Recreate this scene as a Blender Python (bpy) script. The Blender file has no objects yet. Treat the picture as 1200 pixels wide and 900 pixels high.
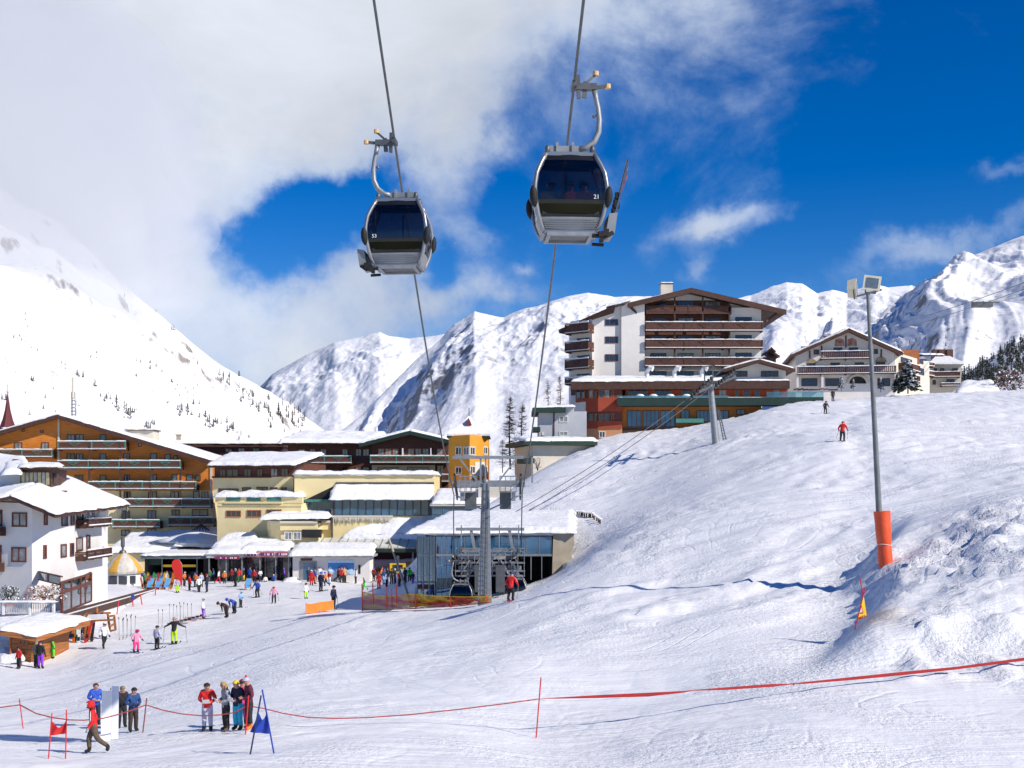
import bpy, bmesh, math, random
import numpy as np
from mathutils import Vector, Matrix
R = math.radians
rnd = random.Random(11)
sc = bpy.context.scene
COL = sc.collection
F, HY = 1400.0, 575.0            # focal length and horizon row used to turn photo measurements into metres

# ------------------------------------------------------------------ camera, sky, sun, exposure
cam_d = bpy.data.cameras.new('camera'); cam = bpy.data.objects.new('camera', cam_d); COL.objects.link(cam)
cam.location = (0, 0, 0); cam.rotation_euler = (R(90), 0, 0)
cam_d.sensor_width = 36; cam_d.lens = 36*F/1200; cam_d.shift_y = (HY-450)/1200
cam_d.clip_start = 0.5; cam_d.clip_end = 40000
sc.camera = cam
SUN_EL, SUN_AZ = 36, 32           # elevation; degrees behind the camera's right-hand side
sdir = Vector((math.cos(R(SUN_EL))*math.cos(R(SUN_AZ)), -math.cos(R(SUN_EL))*math.sin(R(SUN_AZ)), math.sin(R(SUN_EL))))
sl = bpy.data.lights.new('sun', 'SUN'); sl.energy = 4.9; sl.angle = R(0.5); sl.color = (1, 0.93, 0.83)
so = bpy.data.objects.new('sun', sl); COL.objects.link(so); so.rotation_euler = sdir.to_track_quat('Z', 'Y').to_euler()
sc.view_settings.view_transform = 'Standard'; sc.view_settings.look = 'None'
sc.view_settings.gamma = 1; sc.view_settings.exposure = 0.1
sc.cycles.volume_step_rate = 1; sc.cycles.max_bounces = 6; sc.cycles.diffuse_bounces = 3; sc.cycles.glossy_bounces = 3; sc.cycles.transparent_max_bounces = 16; sc.cycles.volume_bounces = 2

world = bpy.data.worlds.new('World'); sc.world = world; world.use_nodes = True
nt = world.node_tree; nt.nodes.clear()
N, L = nt.nodes, nt.links
def nmath(op, a, b=None, c=None, tree=None, clamp=False):
    n = (tree or nt).nodes.new('ShaderNodeMath'); n.operation = op; n.use_clamp = clamp
    for i, v in enumerate((a, b, c)):
        if v is None: continue
        if isinstance(v, (int, float)): n.inputs[i].default_value = v
        else: (tree or nt).links.new(v, n.inputs[i])
    return n.outputs[0]
sky = N.new('ShaderNodeTexSky'); sky.sky_type = 'NISHITA'; sky.sun_disc = False
sky.sun_elevation = R(SUN_EL); sky.sun_rotation = math.atan2(sdir.x, sdir.y); sky.altitude = 2000
sky.air_density = 1.0; sky.dust_density = 0.2; sky.ozone_density = 2.5
hs = N.new('ShaderNodeHueSaturation'); hs.inputs['Saturation'].default_value = 1.5; hs.inputs['Value'].default_value = 1.35
hs.inputs['Hue'].default_value = 0.515
L.new(sky.outputs[0], hs.inputs['Color'])
tc = N.new('ShaderNodeTexCoord'); sep = N.new('ShaderNodeSeparateXYZ'); L.new(tc.outputs['Generated'], sep.inputs[0])
yy = nmath('MAXIMUM', sep.outputs[1], 0.02)
uu = nmath('DIVIDE', sep.outputs[0], yy); vv = nmath('DIVIDE', sep.outputs[2], yy)   # clouds are laid out on the sky by direction
comb = N.new('ShaderNodeCombineXYZ'); L.new(uu, comb.inputs[0]); L.new(vv, comb.inputs[1])
def noise(scale, detail, rough, vec, off=(0, 0, 0), stretch=(1, 1, 1), dist=0):
    mp = N.new('ShaderNodeMapping'); mp.inputs['Location'].default_value = off; mp.inputs['Scale'].default_value = stretch
    L.new(vec, mp.inputs[0]); n = N.new('ShaderNodeTexNoise'); n.inputs['Scale'].default_value = scale
    n.inputs['Detail'].default_value = detail; n.inputs['Roughness'].default_value = rough; n.inputs['Distortion'].default_value = dist
    L.new(mp.outputs[0], n.inputs['Vector']); return n.outputs['Fac']
warpn = N.new('ShaderNodeTexNoise'); warpn.inputs['Scale'].default_value = 7.5; warpn.inputs['Detail'].default_value = 6; warpn.inputs['Roughness'].default_value = 0.6
L.new(comb.outputs[0], warpn.inputs['Vector']); wsep = N.new('ShaderNodeSeparateXYZ'); L.new(warpn.outputs['Color'], wsep.inputs[0])
uw = nmath('ADD', uu, nmath('MULTIPLY', nmath('SUBTRACT', wsep.outputs[0], 0.5), 0.13))
vw = nmath('ADD', vv, nmath('MULTIPLY', nmath('SUBTRACT', wsep.outputs[1], 0.5), 0.11))
def gauss(px, py, sx, sy, amp, rot=0):
    cx, cy = (px-600)/F, (HY-py)/F
    dx = nmath('SUBTRACT', uw, cx); dy = nmath('SUBTRACT', vw, cy)
    c, s = math.cos(R(rot)), math.sin(R(rot))
    a = nmath('ADD', nmath('MULTIPLY', dx, c*F/sx), nmath('MULTIPLY', dy, s*F/sx))
    b = nmath('ADD', nmath('MULTIPLY', dx, -s*F/sy), nmath('MULTIPLY', dy, c*F/sy))
    q = nmath('ADD', nmath('MULTIPLY', a, a), nmath('MULTIPLY', b, b))
    return nmath('MULTIPLY', nmath('EXPONENT', nmath('MULTIPLY', q, -1)), amp)
blobs = [(-60, 60, 420, 330, 1.35, 0), (330, -40, 420, 150, 1.25, 0), (720, -70, 300, 95, 0.95, 0), (150, 330, 170, 200, 0.9, 0),
         (420, 110, 170, 130, 0.75, -20), (550, 170, 85, 130, 0.5, 0),
         (322, 292, 62, 52, -1.25, 35), (392, 232, 66, 32, -1.0, 10), (360, 262, 40, 40, -.4, 0), (520, 315, 30, 30, -0.6, 0), (600, 215, 45, 90, -0.5, 0), (560, 215, 40, 90, -0.12, 0),
         (400, 378, 190, 80, 0.75, 15), (395, 300, 70, 42, .35, 20), (580, 345, 75, 32, 0.55, 5), (330, 430, 60, 40, 0.5, 0), (560, 290, 26, 60, 0.2, 0),
         (860, 250, 105, 21, 0.66, 20), (800, 270, 45, 20, 0.36, 0), (800, 322, 16, 22, 0.42, 0), (625, 306, 22, 9, 0.4, 0),
         (1080, 298, 80, 26, 0.48, 10), (1190, 260, 110, 20, 0.46, 16), (1180, 215, 60, 14, 0.42, 8)]
acc = None
for b in blobs:
    g = gauss(*b); acc = g if acc is None else nmath('ADD', acc, g)
n1 = noise(5.5, 7, 0.62, comb.outputs[0], (3.1, 1.7, 0.4), (1, 1.15, 1), 0.35)
n2 = noise(19, 6, 0.6, comb.outputs[0], (7.7, 0.3, 2.1), (1, 1, 1), 0.2)
nn = nmath('ADD', nmath('MULTIPLY', nmath('SUBTRACT', n1, 0.5), 1.9), nmath('MULTIPLY', nmath('SUBTRACT', n2, 0.5), 0.55))
cov = nmath('ADD', acc, nn)
mr = N.new('ShaderNodeMapRange'); mr.interpolation_type = 'SMOOTHSTEP'
L.new(cov, mr.inputs[0]); mr.inputs[1].default_value = 0.14; mr.inputs[2].default_value = 1.05
front = nmath('GREATER_THAN', sep.outputs[1], 0.03)
mask = nmath('MULTIPLY', nmath('MULTIPLY', mr.outputs[0], 0.95), front)
mr2 = N.new('ShaderNodeMapRange'); L.new(cov, mr2.inputs[0]); mr2.inputs[1].default_value = 0.35; mr2.inputs[2].default_value = 1.55
cr = N.new('ShaderNodeMix'); cr.data_type = 'RGBA'
cr.inputs[6].default_value = (4.6, 6.3, 9.6, 1); cr.inputs[7].default_value = (9.2, 9.7, 10.6, 1)
L.new(mr2.outputs[0], cr.inputs[0])
n3 = noise(3.4, 7, 0.6, comb.outputs[0], (1.3, 9.1, 5.5), (1, 1.6, 1), 0.3)
mr3 = N.new('ShaderNodeMapRange'); L.new(n3, mr3.inputs[0]); mr3.inputs[1].default_value = 0.3; mr3.inputs[2].default_value = 0.7
mr3.inputs[3].default_value = 0.8; mr3.inputs[4].default_value = 1.1
vs = N.new('ShaderNodeVectorMath'); vs.operation = 'SCALE'; L.new(cr.outputs[2], vs.inputs[0]); L.new(mr3.outputs[0], vs.inputs['Scale'])
mx = N.new('ShaderNodeMix'); mx.data_type = 'RGBA'; L.new(mask, mx.inputs[0]); L.new(hs.outputs[0], mx.inputs[6]); L.new(vs.outputs[0], mx.inputs[7])
bg = N.new('ShaderNodeBackground'); bg.inputs['Strength'].default_value = 0.08
L.new(mx.outputs[2], bg.inputs[0]); wo = N.new('ShaderNodeOutputWorld'); L.new(bg.outputs[0], wo.inputs[0])

# ------------------------------------------------------------------ numpy noise
class Perlin:
    def __init__(s, seed):
        r = np.random.RandomState(seed); s.p = np.tile(r.permutation(256), 3); a = r.rand(256)*2*np.pi; s.g = np.stack([np.cos(a), np.sin(a)], 1)
    def __call__(s, x, y):
        x = np.asarray(x, float); y = np.asarray(y, float)
        xi = np.floor(x).astype(int); yi = np.floor(y).astype(int); xf = x-xi; yf = y-yi
        xi &= 255; yi &= 255
        u = xf**3*(xf*(xf*6-15)+10); v = yf**3*(yf*(yf*6-15)+10)
        def gr(i, j, a, b):
            g = s.g[s.p[s.p[(xi+i) & 255]+((yi+j) & 255)]]; return g[..., 0]*a+g[..., 1]*b
        n00 = gr(0, 0, xf, yf); n10 = gr(1, 0, xf-1, yf); n01 = gr(0, 1, xf, yf-1); n11 = gr(1, 1, xf-1, yf-1)
        return (n00*(1-u)+n10*u)*(1-v)+(n01*(1-u)+n11*u)*v
def fbm(p, x, y, o=5, l=2.03, g=0.5):
    a, s, t = 1, 0, 0
    for i in range(o):
        s = s+a*p(x+i*17.3, y-i*9.1); t += a; x, y, a = x*l, y*l, a*g
    return s/t*1.6
def ridged(p, x, y, o=6, l=2.1, g=0.52):
    a, s, t = 1, 0, 0
    for i in range(o):
        n = 1-np.abs(p(x+i*7.7, y+i*3.3))*2.2; s = s+a*n; t += a; x, y, a = x*l, y*l, a*g
    return s/t
P1, P2, P3 = Perlin(1), Perlin(2), Perlin(3)
def sst(a, b, x):
    t = np.clip((x-a)/(b-a), 0, 1); return t*t*(3-2*t)

# ------------------------------------------------------------------ materials
MATS = {}
def pm(name, col, rough=0.7, metal=0, var=0.12, vs=3.0, bump=0.0, bs=20.0, stretch=(1, 1, 1), spec=0.5, emit=None):
    if name in MATS: return MATS[name]
    m = bpy.data.materials.new(name); m.use_nodes = True; t = m.node_tree; b = t.nodes['Principled BSDF']
    b.inputs['Roughness'].default_value = rough; b.inputs['Metallic'].default_value = metal; b.inputs['Specular IOR Level'].default_value = spec
    tcn = t.nodes.new('ShaderNodeTexCoord'); mp = t.nodes.new('ShaderNodeMapping'); mp.inputs['Scale'].default_value = stretch
    t.links.new(tcn.outputs['Object'], mp.inputs[0])
    n = t.nodes.new('ShaderNodeTexNoise'); n.inputs['Scale'].default_value = vs; n.inputs['Detail'].default_value = 5
    t.links.new(mp.outputs[0], n.inputs['Vector'])
    r = t.nodes.new('ShaderNodeMapRange'); t.links.new(n.outputs['Fac'], r.inputs[0]); r.inputs[1].default_value = 0.3; r.inputs[2].default_value = 0.7
    r.inputs[3].default_value = 1-var; r.inputs[4].default_value = 1+var
    v = t.nodes.new('ShaderNodeVectorMath'); v.operation = 'SCALE'; v.inputs[0].default_value = col; t.links.new(r.outputs[0], v.inputs['Scale'])
    t.links.new(v.outputs[0], b.inputs['Base Color'])
    if bump:
        n2 = t.nodes.new('ShaderNodeTexNoise'); n2.inputs['Scale'].default_value = bs; n2.inputs['Detail'].default_value = 6
        t.links.new(mp.outputs[0], n2.inputs['Vector'])
        bp = t.nodes.new('ShaderNodeBump'); bp.inputs['Distance'].default_value = bump; t.links.new(n2.outputs['Fac'], bp.inputs['Height'])
        t.links.new(bp.outputs[0], b.inputs['Normal'])
    MATS[name] = m; return m
def wood(name, col, axis='x', pitch=0.14, var=0.3):
    """boards: dark joints at a fixed pitch and grain noise"""
    if name in MATS: return MATS[name]
    m = pm(name, col, 0.6, 0, var, 2.2, 0.01, 30, (0.4, 0.4, 5) if axis == 'z' else (1, 1, 1))
    t = m.node_tree; b = t.nodes['Principled BSDF']
    tcn = t.nodes.new('ShaderNodeTexCoord'); s = t.nodes.new('ShaderNodeSeparateXYZ'); t.links.new(tcn.outputs['Object'], s.inputs[0])
    ax = {'x': 0, 'y': 1, 'z': 2}[axis]
    fr = nmath('FRACT', nmath('DIVIDE', s.outputs[ax], pitch, tree=t), tree=t)
    g = nmath('LESS_THAN', fr, 0.12, tree=t)
    k = nmath('SUBTRACT', 1.0, nmath('MULTIPLY', g, 0.45, tree=t), tree=t)
    old = b.inputs['Base Color'].links[0].from_socket
    v = t.nodes.new('ShaderNodeVectorMath'); v.operation = 'SCALE'; t.links.new(old, v.inputs[0]); t.links.new(k, v.inputs['Scale'])
    t.links.new(v.outputs[0], b.inputs['Base Color']); return m
SNOWC = (0.85, 0.85, 0.85)
snow = pm('snow', SNOWC, 0.55, 0, 0.05, 1.5, 0.12, 2.2)
white_r = pm('white_render', (0.72, 0.69, 0.66), 0.85, 0, 0.05, 0.8, 0.004, 30)
cream = pm('cream_render', (0.82, 0.68, 0.36), 0.85, 0, 0.07, 0.7, 0.004, 30)
pale = pm('pale_render', (0.62, 0.57, 0.48), 0.85, 0, 0.08, 0.7, 0.004, 30)
greyr = pm('grey_render', (0.42, 0.43, 0.46), 0.85, 0, 0.08, 0.7)
peach = pm('peach_render', (0.55, 0.27, 0.13), 0.85, 0, 0.08, 0.7)
redr = pm('red_render', (0.36, 0.06, 0.025), 0.8, 0, 0.12, 0.7)
ochre = pm('ochre_render', (0.72, 0.32, 0.03), 0.85, 0, 0.1, 0.7)
timber = wood('orange_timber', (0.66, 0.21, 0.02), 'z', 0.18, 0.25)
dtimber = wood('dark_timber', (0.085, 0.028, 0.016), 'x', 0.2, 0.35)
btimber = wood('brown_timber', (0.11, 0.035, 0.018), 'z', 0.2, 0.3)
beam = pm('beam_wood', (0.065, 0.026, 0.016), 0.7, 0, 0.3, 2)
hutw = wood('hut_wood', (0.36, 0.13, 0.035), 'z', 0.22, 0.3)
framew = pm('frame_wood', (0.13, 0.035, 0.02), 0.6, 0, 0.2, 4)
frameo = pm('frame_orange', (0.35, 0.11, 0.03), 0.6, 0, 0.2, 4)
framewh = pm('frame_white', (0.7, 0.68, 0.64), 0.6, 0, 0.05, 4)
teal = pm('teal_paint', (0.06, 0.22, 0.18), 0.6, 0, 0.15, 4)
dgreen = pm('dark_green_paint', (0.006, 0.030, 0.023), 0.7, 0, 0.2, 1)
black = pm('black_rubber', (0.006, 0.006, 0.007), 0.75, 0, 0.2, 5)
dark = pm('dark_interior', (0.02, 0.02, 0.022), 0.9, 0, 0.3, 1)
steel = pm('galvanised_steel', (0.27, 0.285, 0.30), 0.5, 0.45, 0.15, 3)
dsteel = pm('dark_steel', (0.12, 0.125, 0.13), 0.5, 0.5, 0.2, 3)
silver = pm('silver_paint', (0.27, 0.28, 0.30), 0.36, 0.6, 0.06, 2)
whitep = pm('white_paint', (0.75, 0.75, 0.75), 0.4, 0, 0.04, 3)
concrete = pm('concrete', (0.42, 0.36, 0.26), 0.9, 0, 0.15, 1.2, 0.01, 12)
redp = pm('red_paint', (0.62, 0.02, 0.02), 0.5, 0, 0.08, 3)
orangep = pm('orange_vinyl', (0.80, 0.09, 0.02), 0.5, 0, 0.1, 2.0, 0.02, 3)
yellowp = pm('yellow_paint', (0.80, 0.50, 0.02), 0.5, 0, 0.06, 3)
bluep = pm('blue_cloth', (0.015, 0.05, 0.36), 0.7, 0, 0.1, 4)
def glassy(name, col, rough=0.05, var=0.4, vs=0.6):
    return pm(name, col, rough, 0, var, vs, spec=0.9)
pane_d = glassy('pane_dark', (0.025, 0.03, 0.042)); pane_c = glassy('pane_curtain', (0.24, 0.25, 0.25), 0.15, 0.5, 1.5)
pane_b = glassy('pane_blue', (0.03, 0.11, 0.20), 0.03)
def clear_glass(name, tint, gloss=0.12):
    m = bpy.data.materials.new(name); m.use_nodes = True; t = m.node_tree; t.nodes.clear()
    o = t.nodes.new('ShaderNodeOutputMaterial'); tr = t.nodes.new('ShaderNodeBsdfTransparent'); tr.inputs[0].default_value = (*tint, 1)
    gl = t.nodes.new('ShaderNodeBsdfGlossy'); gl.inputs['Roughness'].default_value = 0.03; gl.inputs[0].default_value = (0.9, 0.95, 1, 1) if gloss < .5 else (.35, .55, .75, 1)
    fr = t.nodes.new('ShaderNodeFresnel'); fr.inputs[0].default_value = 1.5
    n = t.nodes.new('ShaderNodeTexNoise'); n.inputs['Scale'].default_value = 1.3
    k = nmath('ADD', nmath('MULTIPLY', fr.outputs[0], 0.8, tree=t), nmath('MULTIPLY', n.outputs['Fac'], gloss, tree=t), tree=t)
    mxs = t.nodes.new('ShaderNodeMixShader'); t.links.new(k, mxs.inputs[0]); t.links.new(tr.outputs[0], mxs.inputs[1]); t.links.new(gl.outputs[0], mxs.inputs[2])
    t.links.new(mxs.outputs[0], o.inputs[0]); MATS[name] = m; return m
cab_glass = clear_glass('tinted_glass', (0.46, 0.44, 0.48), 0.02)
hall_glass = clear_glass('hall_glass', (0.42, 0.62, 0.72), 0.55)
rail_glass = clear_glass('rail_glass', (0.62, 0.78, 0.76), 0.25)

# ------------------------------------------------------------------ mesh helpers
ORG = {}
class MB:
    def __init__(s): s.v, s.f, s.m = [], [], []
    def add(s, vs, fs, mi=0):
        b = len(s.v); s.v += [tuple(v) for v in vs]; s.f += [tuple(b+i for i in f) for f in fs]; s.m += [mi]*len(fs); return s
    def box(s, x0, x1, y0, y1, z0, z1, mi=0):
        return s.add([(x0, y0, z0), (x1, y0, z0), (x1, y1, z0), (x0, y1, z0), (x0, y0, z1), (x1, y0, z1), (x1, y1, z1), (x0, y1, z1)],
                     [(3, 2, 1, 0), (4, 5, 6, 7), (0, 1, 5, 4), (1, 2, 6, 5), (2, 3, 7, 6), (3, 0, 4, 7)], mi)
    def hexa(s, p, mi=0):
        return s.add(p, [(3, 2, 1, 0), (4, 5, 6, 7), (0, 1, 5, 4), (1, 2, 6, 5), (2, 3, 7, 6), (3, 0, 4, 7)], mi)
    def bar(s, a, b, w, h=None, mi=0, up=(0, 0, 1)):
        a, b = Vector(a), Vector(b); d = (b-a).normalized(); u = Vector(up)
        if abs(d.dot(u)) > 0.95: u = Vector((0, 1, 0))
        x = d.cross(u).normalized()*w/2; z = x.cross(d).normalized()*(h or w)/2
        return s.hexa([a-x-z, a+x-z, b+x-z, b-x-z, a-x+z, a+x+z, b+x+z, b-x+z], mi)
    def tube(s, pts, r, n=8, mi=0):
        pts = [Vector(p) for p in pts]; rs = r if isinstance(r, (list, tuple)) else [r]*len(pts)
        vs, fs = [], []; d0 = (pts[1]-pts[0]).normalized(); up = Vector((0, 0, 1)) if abs(d0.z) < 0.9 else Vector((1, 0, 0))
        x = d0.cross(up).normalized()
        for i, p in enumerate(pts):
            d = (pts[min(i+1, len(pts)-1)]-pts[max(i-1, 0)]).normalized()
            x = (x-d*x.dot(d)).normalized(); y = d.cross(x)
            for k in range(n):
                a = 2*math.pi*k/n; vs.append(p+(x*math.cos(a)+y*math.sin(a))*rs[i])
        for i in range(len(pts)-1):
            for k in range(n):
                fs.append((i*n+k, i*n+(k+1) % n, (i+1)*n+(k+1) % n, (i+1)*n+k))
        fs += [tuple(range(n-1, -1, -1)), tuple((len(pts)-1)*n+k for k in range(n))]
        return s.add(vs, fs, mi)
    def lathe(s, c, prof, n=16, mi=0, a0=0, a1=2*math.pi):
        vs, fs = [], []; full = abs(a1-a0-2*math.pi) < 1e-6; m = n if full else n+1
        for (r, z) in prof:
            for k in range(m):
                a = a0+(a1-a0)*k/n; vs.append((c[0]+r*math.cos(a), c[1]+r*math.sin(a), c[2]+z))
        for i in range(len(prof)-1):
            for k in range(n):
                k2 = (k+1) % m; fs.append((i*m+k, i*m+k2, (i+1)*m+k2, (i+1)*m+k))
        return s.add(vs, fs, mi)
    def ball(s, c, r, n=10, sx=1, sy=1, sz=1, mi=0):
        prof = [(math.sin(math.pi*i/6)*r+1e-4, -math.cos(math.pi*i/6)*r) for i in range(7)]
        q = MB().lathe((0, 0, 0), prof, n)
        return s.add([(c[0]+v[0]*sx, c[1]+v[1]*sy, c[2]+v[2]*sz) for v in q.v], q.f, mi)
    def prism(s, poly, y0, y1, mi=0):        # poly of (x, z), extruded along y
        n = len(poly); vs = [(p[0], y0, p[1]) for p in poly]+[(p[0], y1, p[1]) for p in poly]
        fs = [tuple(range(n)), tuple(range(2*n-1, n-1, -1))]+[(i, i+n, (i+1) % n+n, (i+1) % n) for i in range(n)]
        return s.add(vs, fs, mi)
    def foot(s, poly, z0, z1, mi=0):         # poly of (x, y), extruded up; z1 may be a list
        n = len(poly); z1 = z1 if isinstance(z1, (list, tuple)) else [z1]*n
        vs = [(p[0], p[1], z0) for p in poly]+[(p[0], p[1], z1[i]) for i, p in enumerate(poly)]
        fs = [tuple(range(n-1, -1, -1)), tuple(range(n, 2*n))]+[(i, (i+1) % n, (i+1) % n+n, i+n) for i in range(n)]
        return s.add(vs, fs, mi)
    def build(s, name, mats, parent=None, org=None, smooth=False, fix=True):
        mats = mats if isinstance(mats, (list, tuple)) else [mats]
        me = bpy.data.meshes.new(name); o = bpy.data.objects.new(name, me); COL.objects.link(o)
        if parent is not None: og = ORG.get(parent.name, Vector()); o.parent = parent
        else:
            og = Vector(org) if org is not None else Vector(); o.location = og
        ORG[o.name] = og
        me.from_pydata([(v[0]-og[0], v[1]-og[1], v[2]-og[2]) for v in s.v], [], s.f)
        for m in mats: me.materials.append(m)
        me.polygons.foreach_set('material_index', s.m)
        if smooth: me.polygons.foreach_set('use_smooth', [True]*len(s.f))
        me.update()
        if fix:
            bm = bmesh.new(); bm.from_mesh(me); bmesh.ops.recalc_face_normals(bm, faces=bm.faces); bm.to_mesh(me); bm.free()
        if smooth and smooth is not True: 
            me.set_sharp_from_angle(angle=R(smooth))
        return o
def thing(name, label, cat, org=(0, 0, 0), group=None):
    o = bpy.data.objects.new(name, None); COL.objects.link(o); o.location = org; o.empty_display_size = 0.3
    ORG[o.name] = Vector(org); o['label'] = label; o['category'] = cat
    if group: o['group'] = group
    return o
def tag(o, label, cat, group=None, kind=None):
    if label: o['label'] = label
    if cat: o['category'] = cat
    if group: o['group'] = group
    if kind: o['kind'] = kind
    return o
def struct(o): o['kind'] = 'structure'; return o
def copy_tree(o, parent=None):
    c = o.copy(); COL.objects.link(c)
    if parent is not None: c.parent = parent
    for ch in list(o.children): copy_tree(ch, c)
    return c
def W(px, py, d): return Vector(((px-600)/F*d, d, (HY-py)/F*d))
def text_mesh(txt, size, name, mat, parent=None, loc=(0, 0, 0), rot=(R(90), 0, 0), ext=0.004):
    cu = bpy.data.curves.new('t', 'FONT'); cu.body = txt; cu.size = size; cu.extrude = ext; cu.align_x = 'CENTER'; cu.align_y = 'CENTER'
    ob = bpy.data.objects.new('t', cu); COL.objects.link(ob); dg = bpy.context.evaluated_depsgraph_get()
    me = bpy.data.meshes.new_from_object(ob.evaluated_get(dg)); bpy.data.objects.remove(ob)
    me.name = name; me.materials.clear(); me.materials.append(mat)
    M = Matrix.Translation(loc) @ __import__('mathutils').Euler(rot).to_matrix().to_4x4(); me.transform(M)
    o = bpy.data.objects.new(name, me); COL.objects.link(o)
    if parent: o.parent = parent
    return o

# ------------------------------------------------------------------ the snow ground
CP = [(0,900,33),(300,900,33),(600,900,33),(900,900,33),(1200,900,33),(1400,900,33),(-200,900,33),
 (240,858,41),(105,883,38),(630,865,40),(70,778,77),(130,758,80),(390,714,93),(240,726,98),(240,695,125),(400,690,125),(330,700,112),(380,682,137),(260,683,137),(450,683,134),(180,684,134),
 (0,790,72),(0,860,45),(-200,790,72),(150,690,120),(100,720,100),(40,735,88),(-200,740,95),(0,660,180),(-200,660,180),(250,660,180),(420,655,180),(130,668,150),
 (600,705,68),(600,780,50),(600,740,60),(450,780,55),(450,740,70),(460,716,84),(520,712,82),(350,760,65),(250,800,56),(420,705,105),
 (900,830,40),(1200,800,42),(1200,860,36),(1000,738,50),(1035,660,61),(1120,700,52),(1200,650,54),(1200,740,46),(1300,650,54),(850,762,50),
 (760,722,58),(900,690,60),(800,660,68),(900,620,72),(1200,560,75),(1100,600,70),(1000,562,85),(987,517,102),(900,550,95),
 (1200,500,115),(1100,500,115),(1400,500,115),(967,485,148),(975,468,176),(1100,461,178),(1200,458,182),(1400,450,185),(930,472,168),
 (668,668,77),(640,684,75),(700,645,80),(740,615,87),(780,590,95),(800,560,106),(850,520,122),(900,490,145),(760,540,128),(720,560,120),
 (700,580,112),(650,592,108),(640,562,125),(700,525,146),(625,556,135),(660,540,140),(800,515,150),(760,505,172),(690,640,92),
 (560,706,84),(500,706,92),(560,700,90),(640,690,86),(480,690,104),(590,606,106),(520,608,108),(640,604,104),(680,604,100),
 (470,680,125),(520,640,150),(560,630,170),(620,560,165),(700,515,190),(850,495,190),
 (950,478,200),(1050,470,210),(1200,468,240),(800,505,250),(500,640,250),(1000,480,260),(0,640,260),(250,640,260),(-200,640,260),(1400,470,260)]
def _ab(px, d): return np.stack([(np.asarray(px)-600)/330., np.log(np.asarray(d)/60.)*1.7], -1)
_c = np.array(CP, float); _A = _ab(_c[:, 0], _c[:, 2]); _Z = (HY-_c[:, 1])/F*_c[:, 2]
def _phi(r): return np.where(r > 1e-9, r*r*np.log(r+1e-12), 0)
_n = len(_A); _K = _phi(np.linalg.norm(_A[:, None]-_A[None], axis=-1))+np.eye(_n)*0.01
_Pm = np.hstack([np.ones((_n, 1)), _A]); _M = np.vstack([np.hstack([_K, _Pm]), np.hstack([_Pm.T, np.zeros((3, 3))])])
_w = np.linalg.solve(_M, np.concatenate([_Z, np.zeros(3)]))
def base_z(X, Y):
    d = np.clip(Y, 30, 260); px = np.clip(X/np.maximum(Y, 30)*F+600, -200, 1400)
    a = _ab(px, d); out = np.zeros(a.shape[:-1]); flat = a.reshape(-1, 2); res = np.empty(len(flat))
    for i in range(0, len(flat), 20000):
        q = flat[i:i+20000]; res[i:i+20000] = _phi(np.linalg.norm(q[:, None]-_A[None], axis=-1)) @ _w[:_n]+_w[_n]+q @ _w[_n+1:]
    z = res.reshape(out.shape)
    far = sst(260, 700, np.maximum(Y, np.abs(X)*1.2)); return z*(1-far)+(-30)*far
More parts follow.
